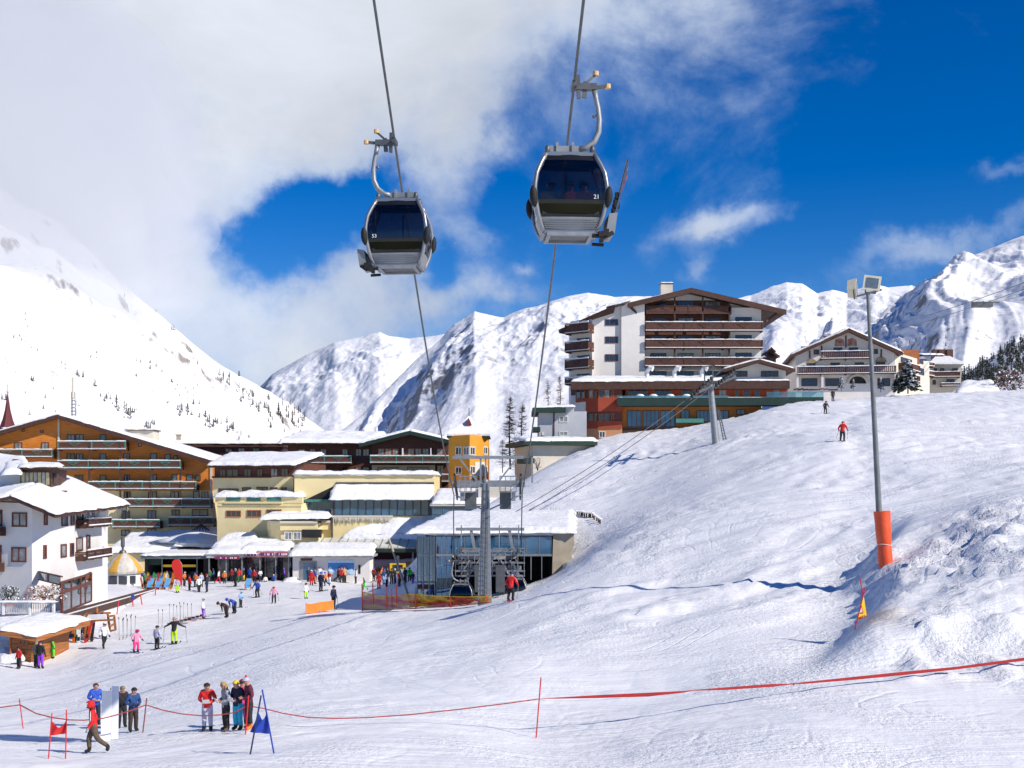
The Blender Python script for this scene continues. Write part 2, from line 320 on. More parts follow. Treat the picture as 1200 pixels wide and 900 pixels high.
def detail(X, Y):
    d = np.sqrt(X*X+Y*Y); px = X/np.maximum(Y, 5)*F+600
    slope = sst(500, 800, px)*sst(45, 60, Y)*(1-sst(180, 230, Y))
    wx = fbm(P2, X/30, Y/30, 2)
    ang = R(17)+wx*1.1*(1-slope)+0.35*wx*slope-R(8)*(1-slope)
    al = X*np.cos(ang)+Y*np.sin(ang); cr = -X*np.sin(ang)+Y*np.cos(ang)
    z = fbm(P1, X/14, Y/14, 3)*0.28
    tr = fbm(P3, al/9, cr/0.75, 3); tr3 = fbm(P1, al/16+7, cr/1.9+2, 3); z = z+tr*(0.06+0.11*slope)+tr3*(.05+.14*slope)
    z = z+fbm(P2, al/3.5, cr/2.2, 3)*0.13*slope
    rough = sst(0.05, 0.3, fbm(P1, X/11+5, Y/9+3, 2))
    lump = fbm(P2, X/0.7, Y/0.6, 3)
    foot = sst(1010, 1060, px)*sst(40, 44, Y)*(1-sst(56, 66, Y))
    chop = np.maximum(0, fbm(P3, X/1.3, Y/1.0, 4)+.05); z = z+lump*(0.10*rough*(.4+slope)+0.17*foot*(0.4+rough)+0.02)+chop*foot*.75+np.maximum(0, fbm(P1, X/.9+3, Y/.8, 4))*.28*rough*slope
    # mound edge below the lamp: the snow drops away to the left of it
    ridge = sst(0.0, 1.0, (px-(1040-(Y-61)*-4.5*0))/60-15.9)
    e = sst(-1.0, 1.3, (X-(14.2+(Y-49)*0.36+0.7*np.sin(Y*0.5)))/1.3)*sst(44, 47.5, Y)*(1-sst(63, 72, Y))
    z = z+e*1.05*(1-0.6*sst(2, 16, X-(14.2+(Y-49)*0.36)))-0.35*sst(44, 48, Y)*(1-sst(60, 70, Y))*np.exp(-((X-(12.6+(Y-49)*0.36))/2.2)**2)
    # broken ridge on the piste between lamp and station
    for (x0, y0, x1, y1, h, w) in [(5.5, 58, 13, 62, 0.55, 1.1), (8.5, 55.5, 14.5, 57, 0.4, 0.9), (1, 60, 6, 61.5, 0.3, 1.0)]:
        t = np.clip(((X-x0)*(x1-x0)+(Y-y0)*(y1-y0))/((x1-x0)**2+(y1-y0)**2), 0, 1)
        q = np.hypot(X-x0-t*(x1-x0), Y-y0-t*(y1-y0)+0.4*np.sin(X*1.3)); z = z+h*np.exp(-(q/w)**2)*(0.45+0.3*lump)
    # the churned boot track running down from the terrace
    tx = 37.5-(130-Y)*0.30+1.2*np.sin(Y*0.09); q = np.abs(X-tx)
    z = z-np.exp(-(q/1.3)**2)*sst(75, 95, Y)*(1-sst(150, 165, Y))*(0.12+0.5*np.abs(lump))
    z = z*(1-sst(200, 300, d))
    hall = (X > -7.6) & (X < 3.5) & (Y > 88.6) & (Y < 102)
    return np.where(hall, np.minimum(z, 0)-1.2-np.maximum(0, base_z(X, Y)+8.6), z)
xs = np.concatenate([-np.geomspace(1800, 78, 22), np.arange(-75, 112, 0.36), np.geomspace(115, 1800, 22)])
ys = [-60, -20, 0, 10, 18, 24]; y = 27.0
while y < 262: ys.append(y); y += max(0.26, y*0.0062)
ys = np.concatenate([np.array(ys), np.geomspace(266, 1800, 24)])
GX, GY = np.meshgrid(xs, ys); GZ = base_z(GX, GY)+detail(GX, GY)
from bisect import bisect_right
def tz(x, y):
    i = min(max(int(np.searchsorted(xs, x))-1, 0), len(xs)-2); j = min(max(int(np.searchsorted(ys, y))-1, 0), len(ys)-2)
    a = (x-xs[i])/(xs[i+1]-xs[i]); b = (y-ys[j])/(ys[j+1]-ys[j])
    return float((GZ[j, i]*(1-a)+GZ[j, i+1]*a)*(1-b)+(GZ[j+1, i]*(1-a)+GZ[j+1, i+1]*a)*b)
def hit(px, py, d0=28, d1=300):
    """walk along the line of sight to the first point of the snow ground"""
    d = d0
    while d < d1:
        p = W(px, py, d)
        if tz(p.x, p.y) >= p.z: break
        d += 0.15
    p = W(px, py, d); p.z = tz(p.x, p.y); return p
def grid_mesh(name, X, Y, Z, mat):
    h, w = X.shape; me = bpy.data.meshes.new(name); v = np.stack([X, Y, Z], -1).reshape(-1, 3)
    idx = np.arange(h*w).reshape(h, w); f = np.stack([idx[:-1, :-1], idx[:-1, 1:], idx[1:, 1:], idx[1:, :-1]], -1).reshape(-1, 4)
    me.vertices.add(len(v)); me.vertices.foreach_set('co', v.ravel()); me.loops.add(f.size); me.loops.foreach_set('vertex_index', f.ravel())
    me.polygons.add(len(f)); me.polygons.foreach_set('loop_start', np.arange(len(f))*4); me.polygons.foreach_set('loop_total', np.full(len(f), 4))
    me.polygons.foreach_set('use_smooth', np.ones(len(f), bool)); me.update(calc_edges=True); me.validate()
    me.materials.append(mat); o = bpy.data.objects.new(name, me); COL.objects.link(o); return o
def snow_ground_mat():
    m = bpy.data.materials.new('piste_snow'); m.use_nodes = True; t = m.node_tree; b = t.nodes['Principled BSDF']
    b.inputs['Roughness'].default_value = 0.5; b.inputs['Specular IOR Level'].default_value = 0.35
    tcn = t.nodes.new('ShaderNodeTexCoord')
    def nz(scale, det, st=(1, 1, 1), rot=0, dist=0):
        mp = t.nodes.new('ShaderNodeMapping'); mp.inputs['Scale'].default_value = st; mp.inputs['Rotation'].default_value = (0, 0, rot)
        t.links.new(tcn.outputs['Object'], mp.inputs[0]); n = t.nodes.new('ShaderNodeTexNoise'); n.inputs['Scale'].default_value = scale
        n.inputs['Detail'].default_value = det; n.inputs['Distortion'].default_value = dist; n.inputs['Roughness'].default_value = 0.6
        t.links.new(mp.outputs[0], n.inputs['Vector']); return n.outputs['Fac']
    patch = nz(0.12, 3)
    r = t.nodes.new('ShaderNodeMapRange'); t.links.new(patch, r.inputs[0]); r.inputs[1].default_value = 0.42; r.inputs[2].default_value = 0.6
    fine = nz(2.6, 7); tracks = nz(1.4, 4, (0.16, 2.2, 1), R(-22), 0.6); tr2 = nz(0.9, 4, (0.2, 2.6, 1), R(-48), 0.5); clump = nz(5.5, 4)
    # a curved ski track: thin grooves on distorted bands
    mp = t.nodes.new('ShaderNodeMapping'); mp.inputs['Rotation'].default_value = (0, 0, R(20)); t.links.new(tcn.outputs['Object'], mp.inputs[0])
    wv = t.nodes.new('ShaderNodeTexWave'); wv.inputs['Scale'].default_value = 0.2; wv.inputs['Distortion'].default_value = 9; wv.inputs['Detail'].default_value = 2; wv.inputs['Detail Scale'].default_value = 0.35
    t.links.new(mp.outputs[0], wv.inputs['Vector'])
    gw = nmath('MULTIPLY', nmath('POWER', wv.outputs['Fac'], 14.0, tree=t), nmath('SUBTRACT', 1.0, r.outputs[0], tree=t), tree=t)
    r4 = t.nodes.new('ShaderNodeMapRange'); t.links.new(nz(0.07, 4, (1, 1, 1), 0, .8), r4.inputs[0]); r4.inputs[1].default_value = .42; r4.inputs[2].default_value = .58; r4.inputs[3].default_value = .45; r4.inputs[4].default_value = 1.25
    h = nmath('MULTIPLY', fine, 0.42, tree=t)
    h = nmath('ADD', h, nmath('MULTIPLY', tracks, 0.8, tree=t), tree=t)
    h = nmath('ADD', h, nmath('MULTIPLY', tr2, 0.75, tree=t), tree=t)
    h = nmath('ADD', h, nmath('MULTIPLY', nmath('MULTIPLY', clump, r.outputs[0], tree=t), 1.0, tree=t), tree=t)
    h = nmath('SUBTRACT', h, nmath('MULTIPLY', gw, 0.07, tree=t), tree=t)
    h = nmath('MULTIPLY', h, r4.outputs[0], tree=t)
    # ski tracks: thin curved grooves following the contours of two slow noises
    for sc_t, st_, ro_, lv, wt in ((.045, (1, 1.6, 1), R(-15), 26, .20), (.06, (.7, 1.8, 1), R(35), 18, .16), (.11, (1, 1, 1), R(70), 9, .12)):
        cn_ = nmath('FRACT', nmath('MULTIPLY', nz(sc_t, 1.5, st_, ro_, .3), lv, tree=t), tree=t)
        gq = nmath('MAXIMUM', nmath('SUBTRACT', 1.0, nmath('DIVIDE', nmath('ABSOLUTE', nmath('SUBTRACT', cn_, .5, tree=t), tree=t), .09, tree=t), tree=t), 0.0, tree=t)
        mk_ = t.nodes.new('ShaderNodeMapRange'); t.links.new(nz(.09+sc_t, 3, (1, 1, 1), ro_*2), mk_.inputs[0]); mk_.inputs[1].default_value = .46; mk_.inputs[2].default_value = .58
        h = nmath('SUBTRACT', h, nmath('MULTIPLY', nmath('MULTIPLY', gq, mk_.outputs[0], tree=t), wt, tree=t), tree=t)
    bp = t.nodes.new('ShaderNodeBump'); bp.inputs['Distance'].default_value = 0.17; bp.inputs['Strength'].default_value = 0.65
    t.links.new(h, bp.inputs['Height']); t.links.new(bp.outputs[0], b.inputs['Normal'])
    mxc = t.nodes.new('ShaderNodeMix'); mxc.data_type = 'RGBA'; mxc.inputs[6].default_value = (*SNOWC, 1); mxc.inputs[7].default_value = (0.80, 0.81, 0.83, 1)
    t.links.new(nz(0.5, 5), mxc.inputs[0])
    # the small sandy patch beside the yellow warning sign, placed in metres
    s = t.nodes.new('ShaderNodeSeparateXYZ'); t.links.new(tcn.outputs['Object'], s.inputs[0]); SG = hit(1030, 722)
    ax = nmath('DIVIDE', nmath('SUBTRACT', s.outputs[0], SG.x, tree=t), 0.9, tree=t); ay = nmath('DIVIDE', nmath('SUBTRACT', s.outputs[1], SG.y, tree=t), 1.3, tree=t)
    q = nmath('EXPONENT', nmath('MULTIPLY', nmath('ADD', nmath('MULTIPLY', ax, ax, tree=t), nmath('MULTIPLY', ay, ay, tree=t), tree=t), -1.0, tree=t), tree=t)
    q = nmath('MULTIPLY', nmath('MULTIPLY', q, fine, tree=t), 1.1, tree=t, clamp=True)
    mx2 = t.nodes.new('ShaderNodeMix'); mx2.data_type = 'RGBA'; t.links.new(q, mx2.inputs[0]); t.links.new(mxc.outputs[2], mx2.inputs[6]); mx2.inputs[7].default_value = (0.55, 0.42, 0.27, 1)
    t.links.new(mx2.outputs[2], b.inputs['Base Color']); return m
struct(grid_mesh('snow_ground', GX, GY, GZ, snow_ground_mat()))

# ------------------------------------------------------------------ mountains
def mountain_mat(name, amount, rockc=(0.10, 0.085, 0.08), sc_=0.01, thr=0.72, width=0.12):
    """snow that lies where the surface is flat enough, bare rock where it is steep"""
    m = bpy.data.materials.new(name); m.use_nodes = True; t = m.node_tree; b = t.nodes['Principled BSDF']; b.inputs['Roughness'].default_value = 0.8
    b.inputs['Specular IOR Level'].default_value = 0.2
    g = t.nodes.new('ShaderNodeNewGeometry'); tcn = t.nodes.new('ShaderNodeTexCoord')
    def nz(scale, det=8, rough=0.6, st=(1, 1, 1)):
        mp = t.nodes.new('ShaderNodeMapping'); mp.inputs['Scale'].default_value = st; t.links.new(tcn.outputs['Object'], mp.inputs[0])
        n = t.nodes.new('ShaderNodeTexNoise'); n.inputs['Scale'].default_value = scale; n.inputs['Detail'].default_value = det
        n.inputs['Roughness'].default_value = rough; t.links.new(mp.outputs[0], n.inputs['Vector']); return n.outputs['Fac']
    s = t.nodes.new('ShaderNodeSeparateXYZ'); t.links.new(g.outputs['Normal'], s.inputs[0])
    big = nz(sc_*0.35, 4); sm = nz(sc_*3.2, 8, 0.68, (1, 1, 0.7)); st = nmath('SUBTRACT', 1.0, s.outputs[2], tree=t)
    k = nmath('ADD', nmath('MULTIPLY', st, 1.0, tree=t), nmath('MULTIPLY', nmath('SUBTRACT', sm, 0.5, tree=t), 1.25, tree=t), tree=t)
    k = nmath('ADD', k, nmath('MULTIPLY', nmath('SUBTRACT', big, 0.5, tree=t), 1.2, tree=t), tree=t)
    r = t.nodes.new('ShaderNodeMapRange'); t.links.new(k, r.inputs[0]); r.inputs[1].default_value = thr-amount; r.inputs[2].default_value = thr-amount+width
    mxc = t.nodes.new('ShaderNodeMix'); mxc.data_type = 'RGBA'; t.links.new(nmath('MULTIPLY', r.outputs[0], 0.82, tree=t), mxc.inputs[0])
    mxc.inputs[6].default_value = (0.82, 0.83, 0.85, 1); mxc.inputs[7].default_value = (*rockc, 1); t.links.new(mxc.outputs[2], b.inputs['Base Color'])
    bp = t.nodes.new('ShaderNodeBump'); bp.inputs['Distance'].default_value = 0.16/sc_; bp.inputs['Strength'].default_value = 0.6
    hgt = nmath('ADD', nz(sc_*0.8, 10, 0.58), nmath('MULTIPLY', sm, 0.35, tree=t), tree=t)
    t.links.new(hgt, bp.inputs['Height']); t.links.new(bp.outputs[0], b.inputs['Normal']); return m
MOUNT = {}
def mountain(name, ridge, foot, p0, p1, nu, nv, amp, wl, mat, seed=1, curve=1.0, jag=0.0, gully=0.0, gang=0.0, jx=1.0):
    """ridge/foot: (px, py, distance) profiles; the face between them gets crags, gullies and a real back slope"""
    P = Perlin(seed); rx = np.array(ridge, float); fx = np.array(foot, float)
    px = np.linspace(p0, p1, nu); t = np.concatenate([np.linspace(0, 1, nv), np.linspace(1, 2.0, 14)[1:]])
    PX, T = np.meshgrid(px, t); Tc = np.minimum(T, 1)
    rz, rd = np.interp(PX, rx[:, 0], (HY-rx[:, 1])/F*rx[:, 2]), np.interp(PX, rx[:, 0], rx[:, 2])
    fz, fd = np.interp(PX, fx[:, 0], (HY-fx[:, 1])/F*fx[:, 2]), np.interp(PX, fx[:, 0], fx[:, 2])
    D = fd+(rd-fd)*T; Z = fz+(rz-fz)*Tc**curve
    X = (PX-600)/F*D
    back = np.maximum(T-1, 0); Z = Z-back*(rz-fz)*0.9
    X2 = X+gang*D*0.3
    hgt = np.maximum(rz-fz, 1); down = (1-Tc)*hgt/wl
    warp = 0.22*fbm(P, X/wl/1.6+9, D/wl/1.6, 3)
    U = X/wl*jx+gang*down+warp
    spurs = ridged(P, U, down*0.32+2, 5, 2.05, 0.44)-0.45
    crag = ridged(P, X/wl*3.2+warp, (Z*2.0+D*0.9)/wl, 5, 2.1, 0.55)-0.45
    broad = fbm(P, X/wl*0.6+3, D/wl*0.5, 4, 2.0, 0.5)
    env = np.sin(np.clip(Tc, 0, 1)*math.pi*0.5)**0.8
    fade = 1-sst(0.80, 1.0, Tc)*(1-jag)
    top = sst(0.35, 0.95, Tc)
    Z = Z+(amp*(0.9*spurs+0.5*(broad-.1))+gully*crag*(0.35+0.65*top))*env*fade
    o = grid_mesh(name, X, D, Z, mat); struct(o); MOUNT[name] = (PX, X, D, Z, nv); return o
mountain('mountain_slope_left', [(-500,-40,1500),(-200,110,1450),(0,228,1400),(60,268,1420),(100,300,1440),(150,340,1470),(200,383,1500),(260,430,1560),(300,452,1600),(340,478,1650),(372,500,1700),(420,530,1750),(470,560,1800)],
         [(-500,640,420),(0,640,420),(200,630,520),(372,620,700),(470,625,800)], -500, 470, 420, 300, 80, 150, mountain_mat('left_slope', 0.2, (0.16, 0.115, 0.085), 0.014, 0.78, 0.16), 5, 1.12, 0.12, 15, 1.6)
mountain('mountain_centre_back', [(180,520,3800),(290,470,3800),(318,440,3800),(335,430,3780),(360,416,3760),(372,411,3750),(392,402,3700),(420,397,3700),(445,389,3680),(456,394,3650),(480,398,3650),(520,392,3600),(560,400,3600),(640,420,3600)],
         [(180,625,2300),(640,625,2300)], 180, 640, 300, 220, 100, 520, mountain_mat('back_massif', 0.33, (0.12, 0.11, 0.11), 0.005, 0.72, 0.25), 8, 1.05, 0.12, 40, -0.8)
mountain('mountain_centre', [(385,512,2500),(405,500,2520),(430,478,2600),(462,446,2700),(490,418,2800),(515,396,2850),(532,378,2900),(545,372,2900),(556,364,2900),(572,370,2900),(590,374,2900),(610,366,2900),(628,362,2880),(650,354,2850),(668,349,2850),(690,346,2850),(720,350,2850),(780,348,2850),(850,352,2850),(880,346,2900),(905,336,2900),(922,332,2900),(940,334,2900),(958,346,2900),(975,342,2950),(992,346,2950),(1008,340,2950),(1022,334,2950),(1040,338,2950),(1068,335,2950),(1090,345,3000),(1200,380,3000)],
         [(385,620,1500),(620,620,1300),(900,620,1200),(1200,620,1200)], 385, 1200, 560, 300, 95, 420, mountain_mat('centre_massif', 0.42, (0.09, 0.085, 0.095), 0.006, 0.72, 0.16), 12, 1.1, 0.14, 40, 0.5)
mountain('mountain_right', [(930,455,1150),(960,438,1250),(985,410,1350),(1010,385,1500),(1040,360,1650),(1060,348,1750),(1085,335,1800),(1110,322,1820),(1135,305,1850),(1160,294,1850),(1180,286,1850),(1200,276,1850),(1260,245,1850),(1400,190,1850),(1700,130,1900)],
         [(930,490,700),(1060,490,640),(1200,490,600),(1700,480,600)], 930, 1700, 420, 300, 88, 330, mountain_mat('right_massif', 0.33, (0.09, 0.08, 0.08), 0.009, 0.76, 0.14), 21, 1.15, 0.3, 34, 1.4)

low_glass = clear_glass('smoked_glass', (.16, .16, .19), 0.02)

# ================================================================== buildings
class Fac:
    """a vertical wall plane between two plan points; photo measurements (in a crop's own units) become metres on it"""
    def __init__(s, xa, da, xb, db, cv=(0, 0, 1)):
        s.cv = cv; pa, pb = cv[0]+xa/cv[2], cv[0]+xb/cv[2]
        s.A = Vector(((pa-600)/F*da, da, 0)); B = Vector(((pb-600)/F*db, db, 0)); s.B = B
        s.len = (B-s.A).length; s.t = (B-s.A).normalized(); s.n = Vector((s.t.y, -s.t.x, 0))
    def u(s, x):
        r = (s.cv[0]+x/s.cv[2]-600)/F; return (r*s.A.y-s.A.x)/(s.t.x-r*s.t.y)
    def dep(s, x): return s.A.y+s.u(x)*s.t.y
    def z(s, x, y): return (HY-(s.cv[1]+y/s.cv[2]))/F*s.dep(x)
    def P(s, x, y, o=0): 
        p = s.A+s.t*s.u(x)+s.n*o; p.z = s.z(x, y); return p
    def q(s, u, z, o=0):
        p = s.A+s.t*u+s.n*o; p.z = z; return p
    def ub(s, mb, u0, u1, z0, z1, o0, o1, mi=0):
        return mb.hexa([s.q(u0, z0, o1), s.q(u1, z0, o1), s.q(u1, z0, o0), s.q(u0, z0, o0), s.q(u0, z1, o1), s.q(u1, z1, o1), s.q(u1, z1, o0), s.q(u0, z1, o0)], mi)
    def r(s, x0, x1, y0, y1):
        xm = (x0+x1)/2; return s.u(x0), s.u(x1), s.z(xm, y1), s.z(xm, y0)
    def box(s, mb, x0, x1, y0, y1, o0, o1, mi=0):
        u0, u1, z0, z1 = s.r(x0, x1, y0, y1); return s.ub(mb, u0, u1, z0, z1, o0, o1, mi)
    def poly(s, mb, pts, o0, o1, mi=0):
        n = len(pts); vs = [s.P(x, y, o1) for x, y in pts]+[s.P(x, y, o0) for x, y in pts]
        mb.add(vs, [tuple(range(n)), tuple(range(2*n-1, n-1, -1))]+[(i, i+n, (i+1) % n+n, (i+1) % n) for i in range(n)], mi); return mb
def window(f, parent, x0, x1, y0, y1, fm=None, pn=None, mull=1, w=0.09, o=0.0, name='window', bars=0):
    fm = fm or framew; pn = pn or rnd.choice([pane_d, pane_d, pane_d, pane_c])
    u0, u1, z0, z1 = f.r(x0, x1, y0, y1); mb = MB()
    f.ub(mb, u0, u1, z1-w, z1, o-0.05, o+0.07); f.ub(mb, u0, u1, z0, z0+w, o-0.05, o+0.09)
    f.ub(mb, u0, u0+w, z0+w, z1-w, o-0.05, o+0.07); f.ub(mb, u1-w, u1, z0+w, z1-w, o-0.05, o+0.07)
    for k in range(mull):
        c = u0+(u1-u0)*(k+1)/(mull+1); f.ub(mb, c-w*0.4, c+w*0.4, z0+w, z1-w, o-0.05, o+0.06)
    for k in range(bars):
        c = z0+(z1-z0)*(k+1)/(bars+1); f.ub(mb, u0+w, u1-w, c-w*0.35, c+w*0.35, o-0.05, o+0.055)
    wo_ = mb.build(name, fm, parent); p = MB(); f.ub(p, u0+w*0.6, u1-w*0.6, z0+w*0.6, z1-w*0.6, o-0.04, o+0.02); p.build('pane', pn, wo_); return wo_
def snow_cap(a, b, c, d, th, parent, name='roof_snow', seed=0, nu=None, nv=None, jit=0.25, lump=0.35, over=0.15, top=None):
    """a thick, soft-edged layer of snow on the quad a-b-c-d (counted round the edge)"""
    if name != 'snow_bank': th *= .72; lump *= .6
    a, b, c, d = [Vector(v) for v in (a, b, c, d)]
    lu, lv = ((b-a).length+(c-d).length)/2, ((d-a).length+(c-b).length)/2
    nu = nu or int(min(90, max(8, lu/0.35))); nv = nv or int(min(40, max(6, lv/0.35)))
    U, V = np.meshgrid(np.linspace(0, 1, nu), np.linspace(0, 1, nv))
    eu, ev = over/max(lu, .1), over/max(lv, .1)
    U2, V2 = U*(1+2*eu)-eu, V*(1+2*ev)-ev
    q = [np.array(v)[None, None, :] for v in (a, b, c, d)]
    Uu, Vv = U2[..., None], V2[..., None]
    Pn = q[0]*(1-Uu)*(1-Vv)+q[1]*Uu*(1-Vv)+q[2]*Uu*Vv+q[3]*(1-Uu)*Vv
    x, y_ = Pn[..., 0]+seed*13.1, Pn[..., 1]+Pn[..., 2]*0.7
    e = np.minimum(np.minimum(U, 1-U)*lu, np.minimum(V, 1-V)*lv); prof = np.sqrt(np.clip(1-(1-np.clip(e/max(th, .05)/1.1, 0, 1))**2, 0, 1))
    h = th*prof*(1+lump*fbm(P1, x/2.2, y_/2.2, 4)*1.6)
    ea = np.exp(-e/0.4)*jit; jx_ = fbm(P2, x/1.6, y_/1.6+3, 3)*ea; 
    n = (b-a).cross(d-a).normalized(); n = n if n.z > 0 else -n
    du, dv = np.array((b-a).normalized()), np.array((d-a).normalized())
    T = Pn+np.array([0, 0, 1.0])*h[..., None]+du*(jx_*np.where(U > .5, 1, -1)*(np.minimum(U, 1-U)*lu < .6))[..., None]+dv*(jx_*np.where(V > .5, 1, -1)*(np.minimum(V, 1-V)*lv < .6))[..., None]
    B = T.copy(); B = B-np.array([0, 0, 1.0])*(h+0.02)[..., None]; sag = 0.18*np.clip(1-e/0.5, 0, 1)*fbm(P3, x/0.9, y_/0.9, 2); B[..., 2] += np.minimum(sag, 0)
    idx = np.arange(nu*nv).reshape(nv, nu); m = MB(); fs = []
    for o_, r_ in ((0, 1), (nu*nv, 0)):
        for j in range(nv-1):
            for i in range(nu-1):
                k = (idx[j, i]+o_, idx[j, i+1]+o_, idx[j+1, i+1]+o_, idx[j+1, i]+o_); fs.append(tuple(int(t) for t in k))
    rim = list(idx[0])+list(idx[1:, -1])+list(idx[-1, -2::-1])+list(idx[-2:0:-1, 0]); R_ = len(rim)
    for i in range(R_): p_, q_ = int(rim[i]), int(rim[(i+1) % R_]); fs.append((p_, q_, q_+nu*nv, p_+nu*nv))
    m.add([tuple(v) for v in T.reshape(-1, 3)]+[tuple(v) for v in B.reshape(-1, 3)], fs)
    return m.build(name, snow, parent, smooth=True)
def slab(a, b, c, d, th, parent, mat, name='roof'):
    a, b, c, d = [Vector(v) for v in (a, b, c, d)]; dn = Vector((0, 0, -th)); m = MB().hexa([a+dn, b+dn, c+dn, d+dn, a, b, c, d]); return m.build(name, mat, parent)
def shift(p, dx=0, dy=0, dz=0): return Vector((p[0]+dx, p[1]+dy, p[2]+dz))
def gable(f, parent, L_, Rg, Re, back, over=1.2, th=0.35, mat=None, sn=0.35, fascia=0.3, fm=None, seed=0, name='roof', z_under=0.0, snow_in=0.0):
    """gabled roof seen from its gable end: left eave, ridge and right eave given on wall plane f (crop units)"""
    mat = mat or beam; o1 = over
    l0, r0, e0 = f.P(*L_, o1), f.P(*Rg, o1), f.P(*Re, o1); bk = f.n*(-back-over)
    l1, r1, e1 = l0+bk, r0+bk, e0+bk
    m = MB(); dn = Vector((0, 0, -th))
    m.hexa([l0+dn, r0+dn, r1+dn, l1+dn, l0, r0, r1, l1]); m.hexa([r0+dn, e0+dn, e1+dn, r1+dn, r0, e0, e1, r1])
    n_ = f.n*0.06
    for a, b in ((l0, r0), (r0, e0)):
        m.hexa([a+dn*1.5+n_, b+dn*1.5+n_, b+dn*1.5, a+dn*1.5, a+n_, b+n_, b, a])
    ro = m.build(name, mat, parent)
    if sn:
        s_ = f.n*(-snow_in); snow_cap(l0+s_, r0+s_, r1, l1, sn, ro, 'roof_snow', seed, over=0.05); snow_cap(r0+s_, e0+s_, e1, r1, sn, ro, 'roof_snow', seed+1, over=0.05)
    return ro
def gable_wall(f, parent, x0, x1, pts, ybase, back, mat, name='wall', o=0):
    """wall outline (crop units) extruded straight back"""
    m = MB(); poly = [(x1, ybase), (x0, ybase)]+pts; f.poly(m, poly, o-back, o); return m.build(name, mat, parent)
def balcony(f, parent, x0, x1, yt, yb, out=1.5, mat=None, style='solid', sn=0.12, o=0.0, posts=3.2, rail_h=None, trim=None, postup=0.0, ends=True, slab_t=0.2):
    mat = mat or beam; trim = trim or mat; u0, u1, z0, z1 = f.r(x0, x1, yt, yb); m = MB(); rh = z1-z0-slab_t
    f.ub(m, u0, u1, z0, z0+slab_t, o, o+out)                                        # floor slab
    zt = z1; za = z0+slab_t
    runs = [(u0, u1, o+out-0.06, o+out, 0)]
    if style == 'solid':
        f.ub(m, u0, u1, za+0.06, zt-0.14, o+out-0.07, o+out-0.02)
        if ends: f.ub(m, u0, u0+0.05, za+0.06, zt-0.14, o, o+out-0.07); f.ub(m, u1-0.05, u1, za+0.06, zt-0.14, o, o+out-0.07)
    elif style == 'bars':
        k = int((u1-u0)/0.28)
        for i in range(k+1):
            c = u0+(u1-u0)*i/k; f.ub(m, c-0.07 if i else c, c+0.07 if i < k else c+0.001, za, zt-0.1, o+out-0.07, o+out-0.03)
    elif style == 'rails':
        for q_ in (0.25, 0.6): f.ub(m, u0, u1, za+rh*q_-0.07, za+rh*q_+0.07, o+out-0.07, o+out-0.02)
        for q_ in (0.25, 0.6): f.ub(m, u0, u0+.05, za+rh*q_-0.07, za+rh*q_+0.07, o, o+out-0.07); f.ub(m, u1-.05, u1, za+rh*q_-0.07, za+rh*q_+0.07, o, o+out-0.07)
    f.ub(m, u0-0.03, u1+0.03, zt-0.1, zt, o+out-0.12, o+out+0.03, 1)               # hand rail
    f.ub(m, u0-0.02, u1+0.02, z0-0.12, z0+0.02, o+out-0.1, o+out+0.02, 0)
    n = max(1, round((u1-u0)/posts))
    for i in range(n+1):
        c = u0+(u1-u0)*i/n; c = min(max(c, u0+0.08), u1-0.08)
        f.ub(m, c-0.08, c+0.08, z0-0.1, zt+0.12+postup, o+out-0.13, o+out+0.05, 1)
        f.ub(m, c-0.07, c+0.07, z0-0.2, z0-0.002, o+0.01, o+out-0.2, 0)
    if style == 'solid' and trim is not mat:                                         # painted cut-out ornaments and rails
        for i in range(n):
            a, b = u0+(u1-u0)*(i+0.5)/n, (u1-u0)/n*0.16; mid = (za+zt)/2
            m.bar(f.q(a-b, mid+rh*.25, o+out), f.q(a, mid-rh*.25, o+out), 0.07, 0.05, 1); m.bar(f.q(a+b, mid+rh*.25, o+out+.01), f.q(a, mid-rh*.25, o+out+.01), 0.07, 0.05, 1)
            f.ub(m, a-b*1.1, a+b*1.1, mid+rh*.2, mid+rh*.28, o+out-0.01, o+out+0.02, 1)
        f.ub(m, u0, u1, za+0.02, za+0.09, o+out-0.09, o+out+0.01, 1)
    bo = m.build('balcony', [mat, trim], parent)
    if sn:
        s_ = MB(); k = max(2, int((u1-u0)/0.6))
        for i in range(k):
            a, b = u0+(u1-u0)*i/k, u0+(u1-u0)*(i+1)/k; h = sn*(0.75+0.6*rnd.random())
            f.ub(s_, a, b, zt+0.002, zt+h, o+out-0.16, o+out+0.06)
        f.ub(s_, u0, u1, z0+slab_t+0.003, z0+slab_t+0.1, o+out+0.0-0.3, o+out-0.13)
        f.ub(s_, u0, u1, z0+0.03, z0+0.13, o+out+0.021, o+out+0.1)
        s_.build('balcony_snow', snow, bo)
    return bo
def chimney(parent, c, w, d, h, mat=None, cap=True):
    m = MB().box(c[0]-w/2, c[0]+w/2, c[1]-d/2, c[1]+d/2, c[2], c[2]+h); ch = m.build('chimney', mat or pale, parent)
    if cap: 
        MB().box(c[0]-w/2-.12, c[0]+w/2+.12, c[1]-d/2-.12, c[1]+d/2+.12, c[2]+h+.001, c[2]+h+.12).build('chimney_cap', beam, ch)
        e = c[2]+h+.12; snow_cap((c[0]-w/2, c[1]-d/2, e), (c[0]+w/2, c[1]-d/2, e), (c[0]+w/2, c[1]+d/2, e), (c[0]-w/2, c[1]+d/2, e), 0.25, ch, 'chimney_snow')
    return ch

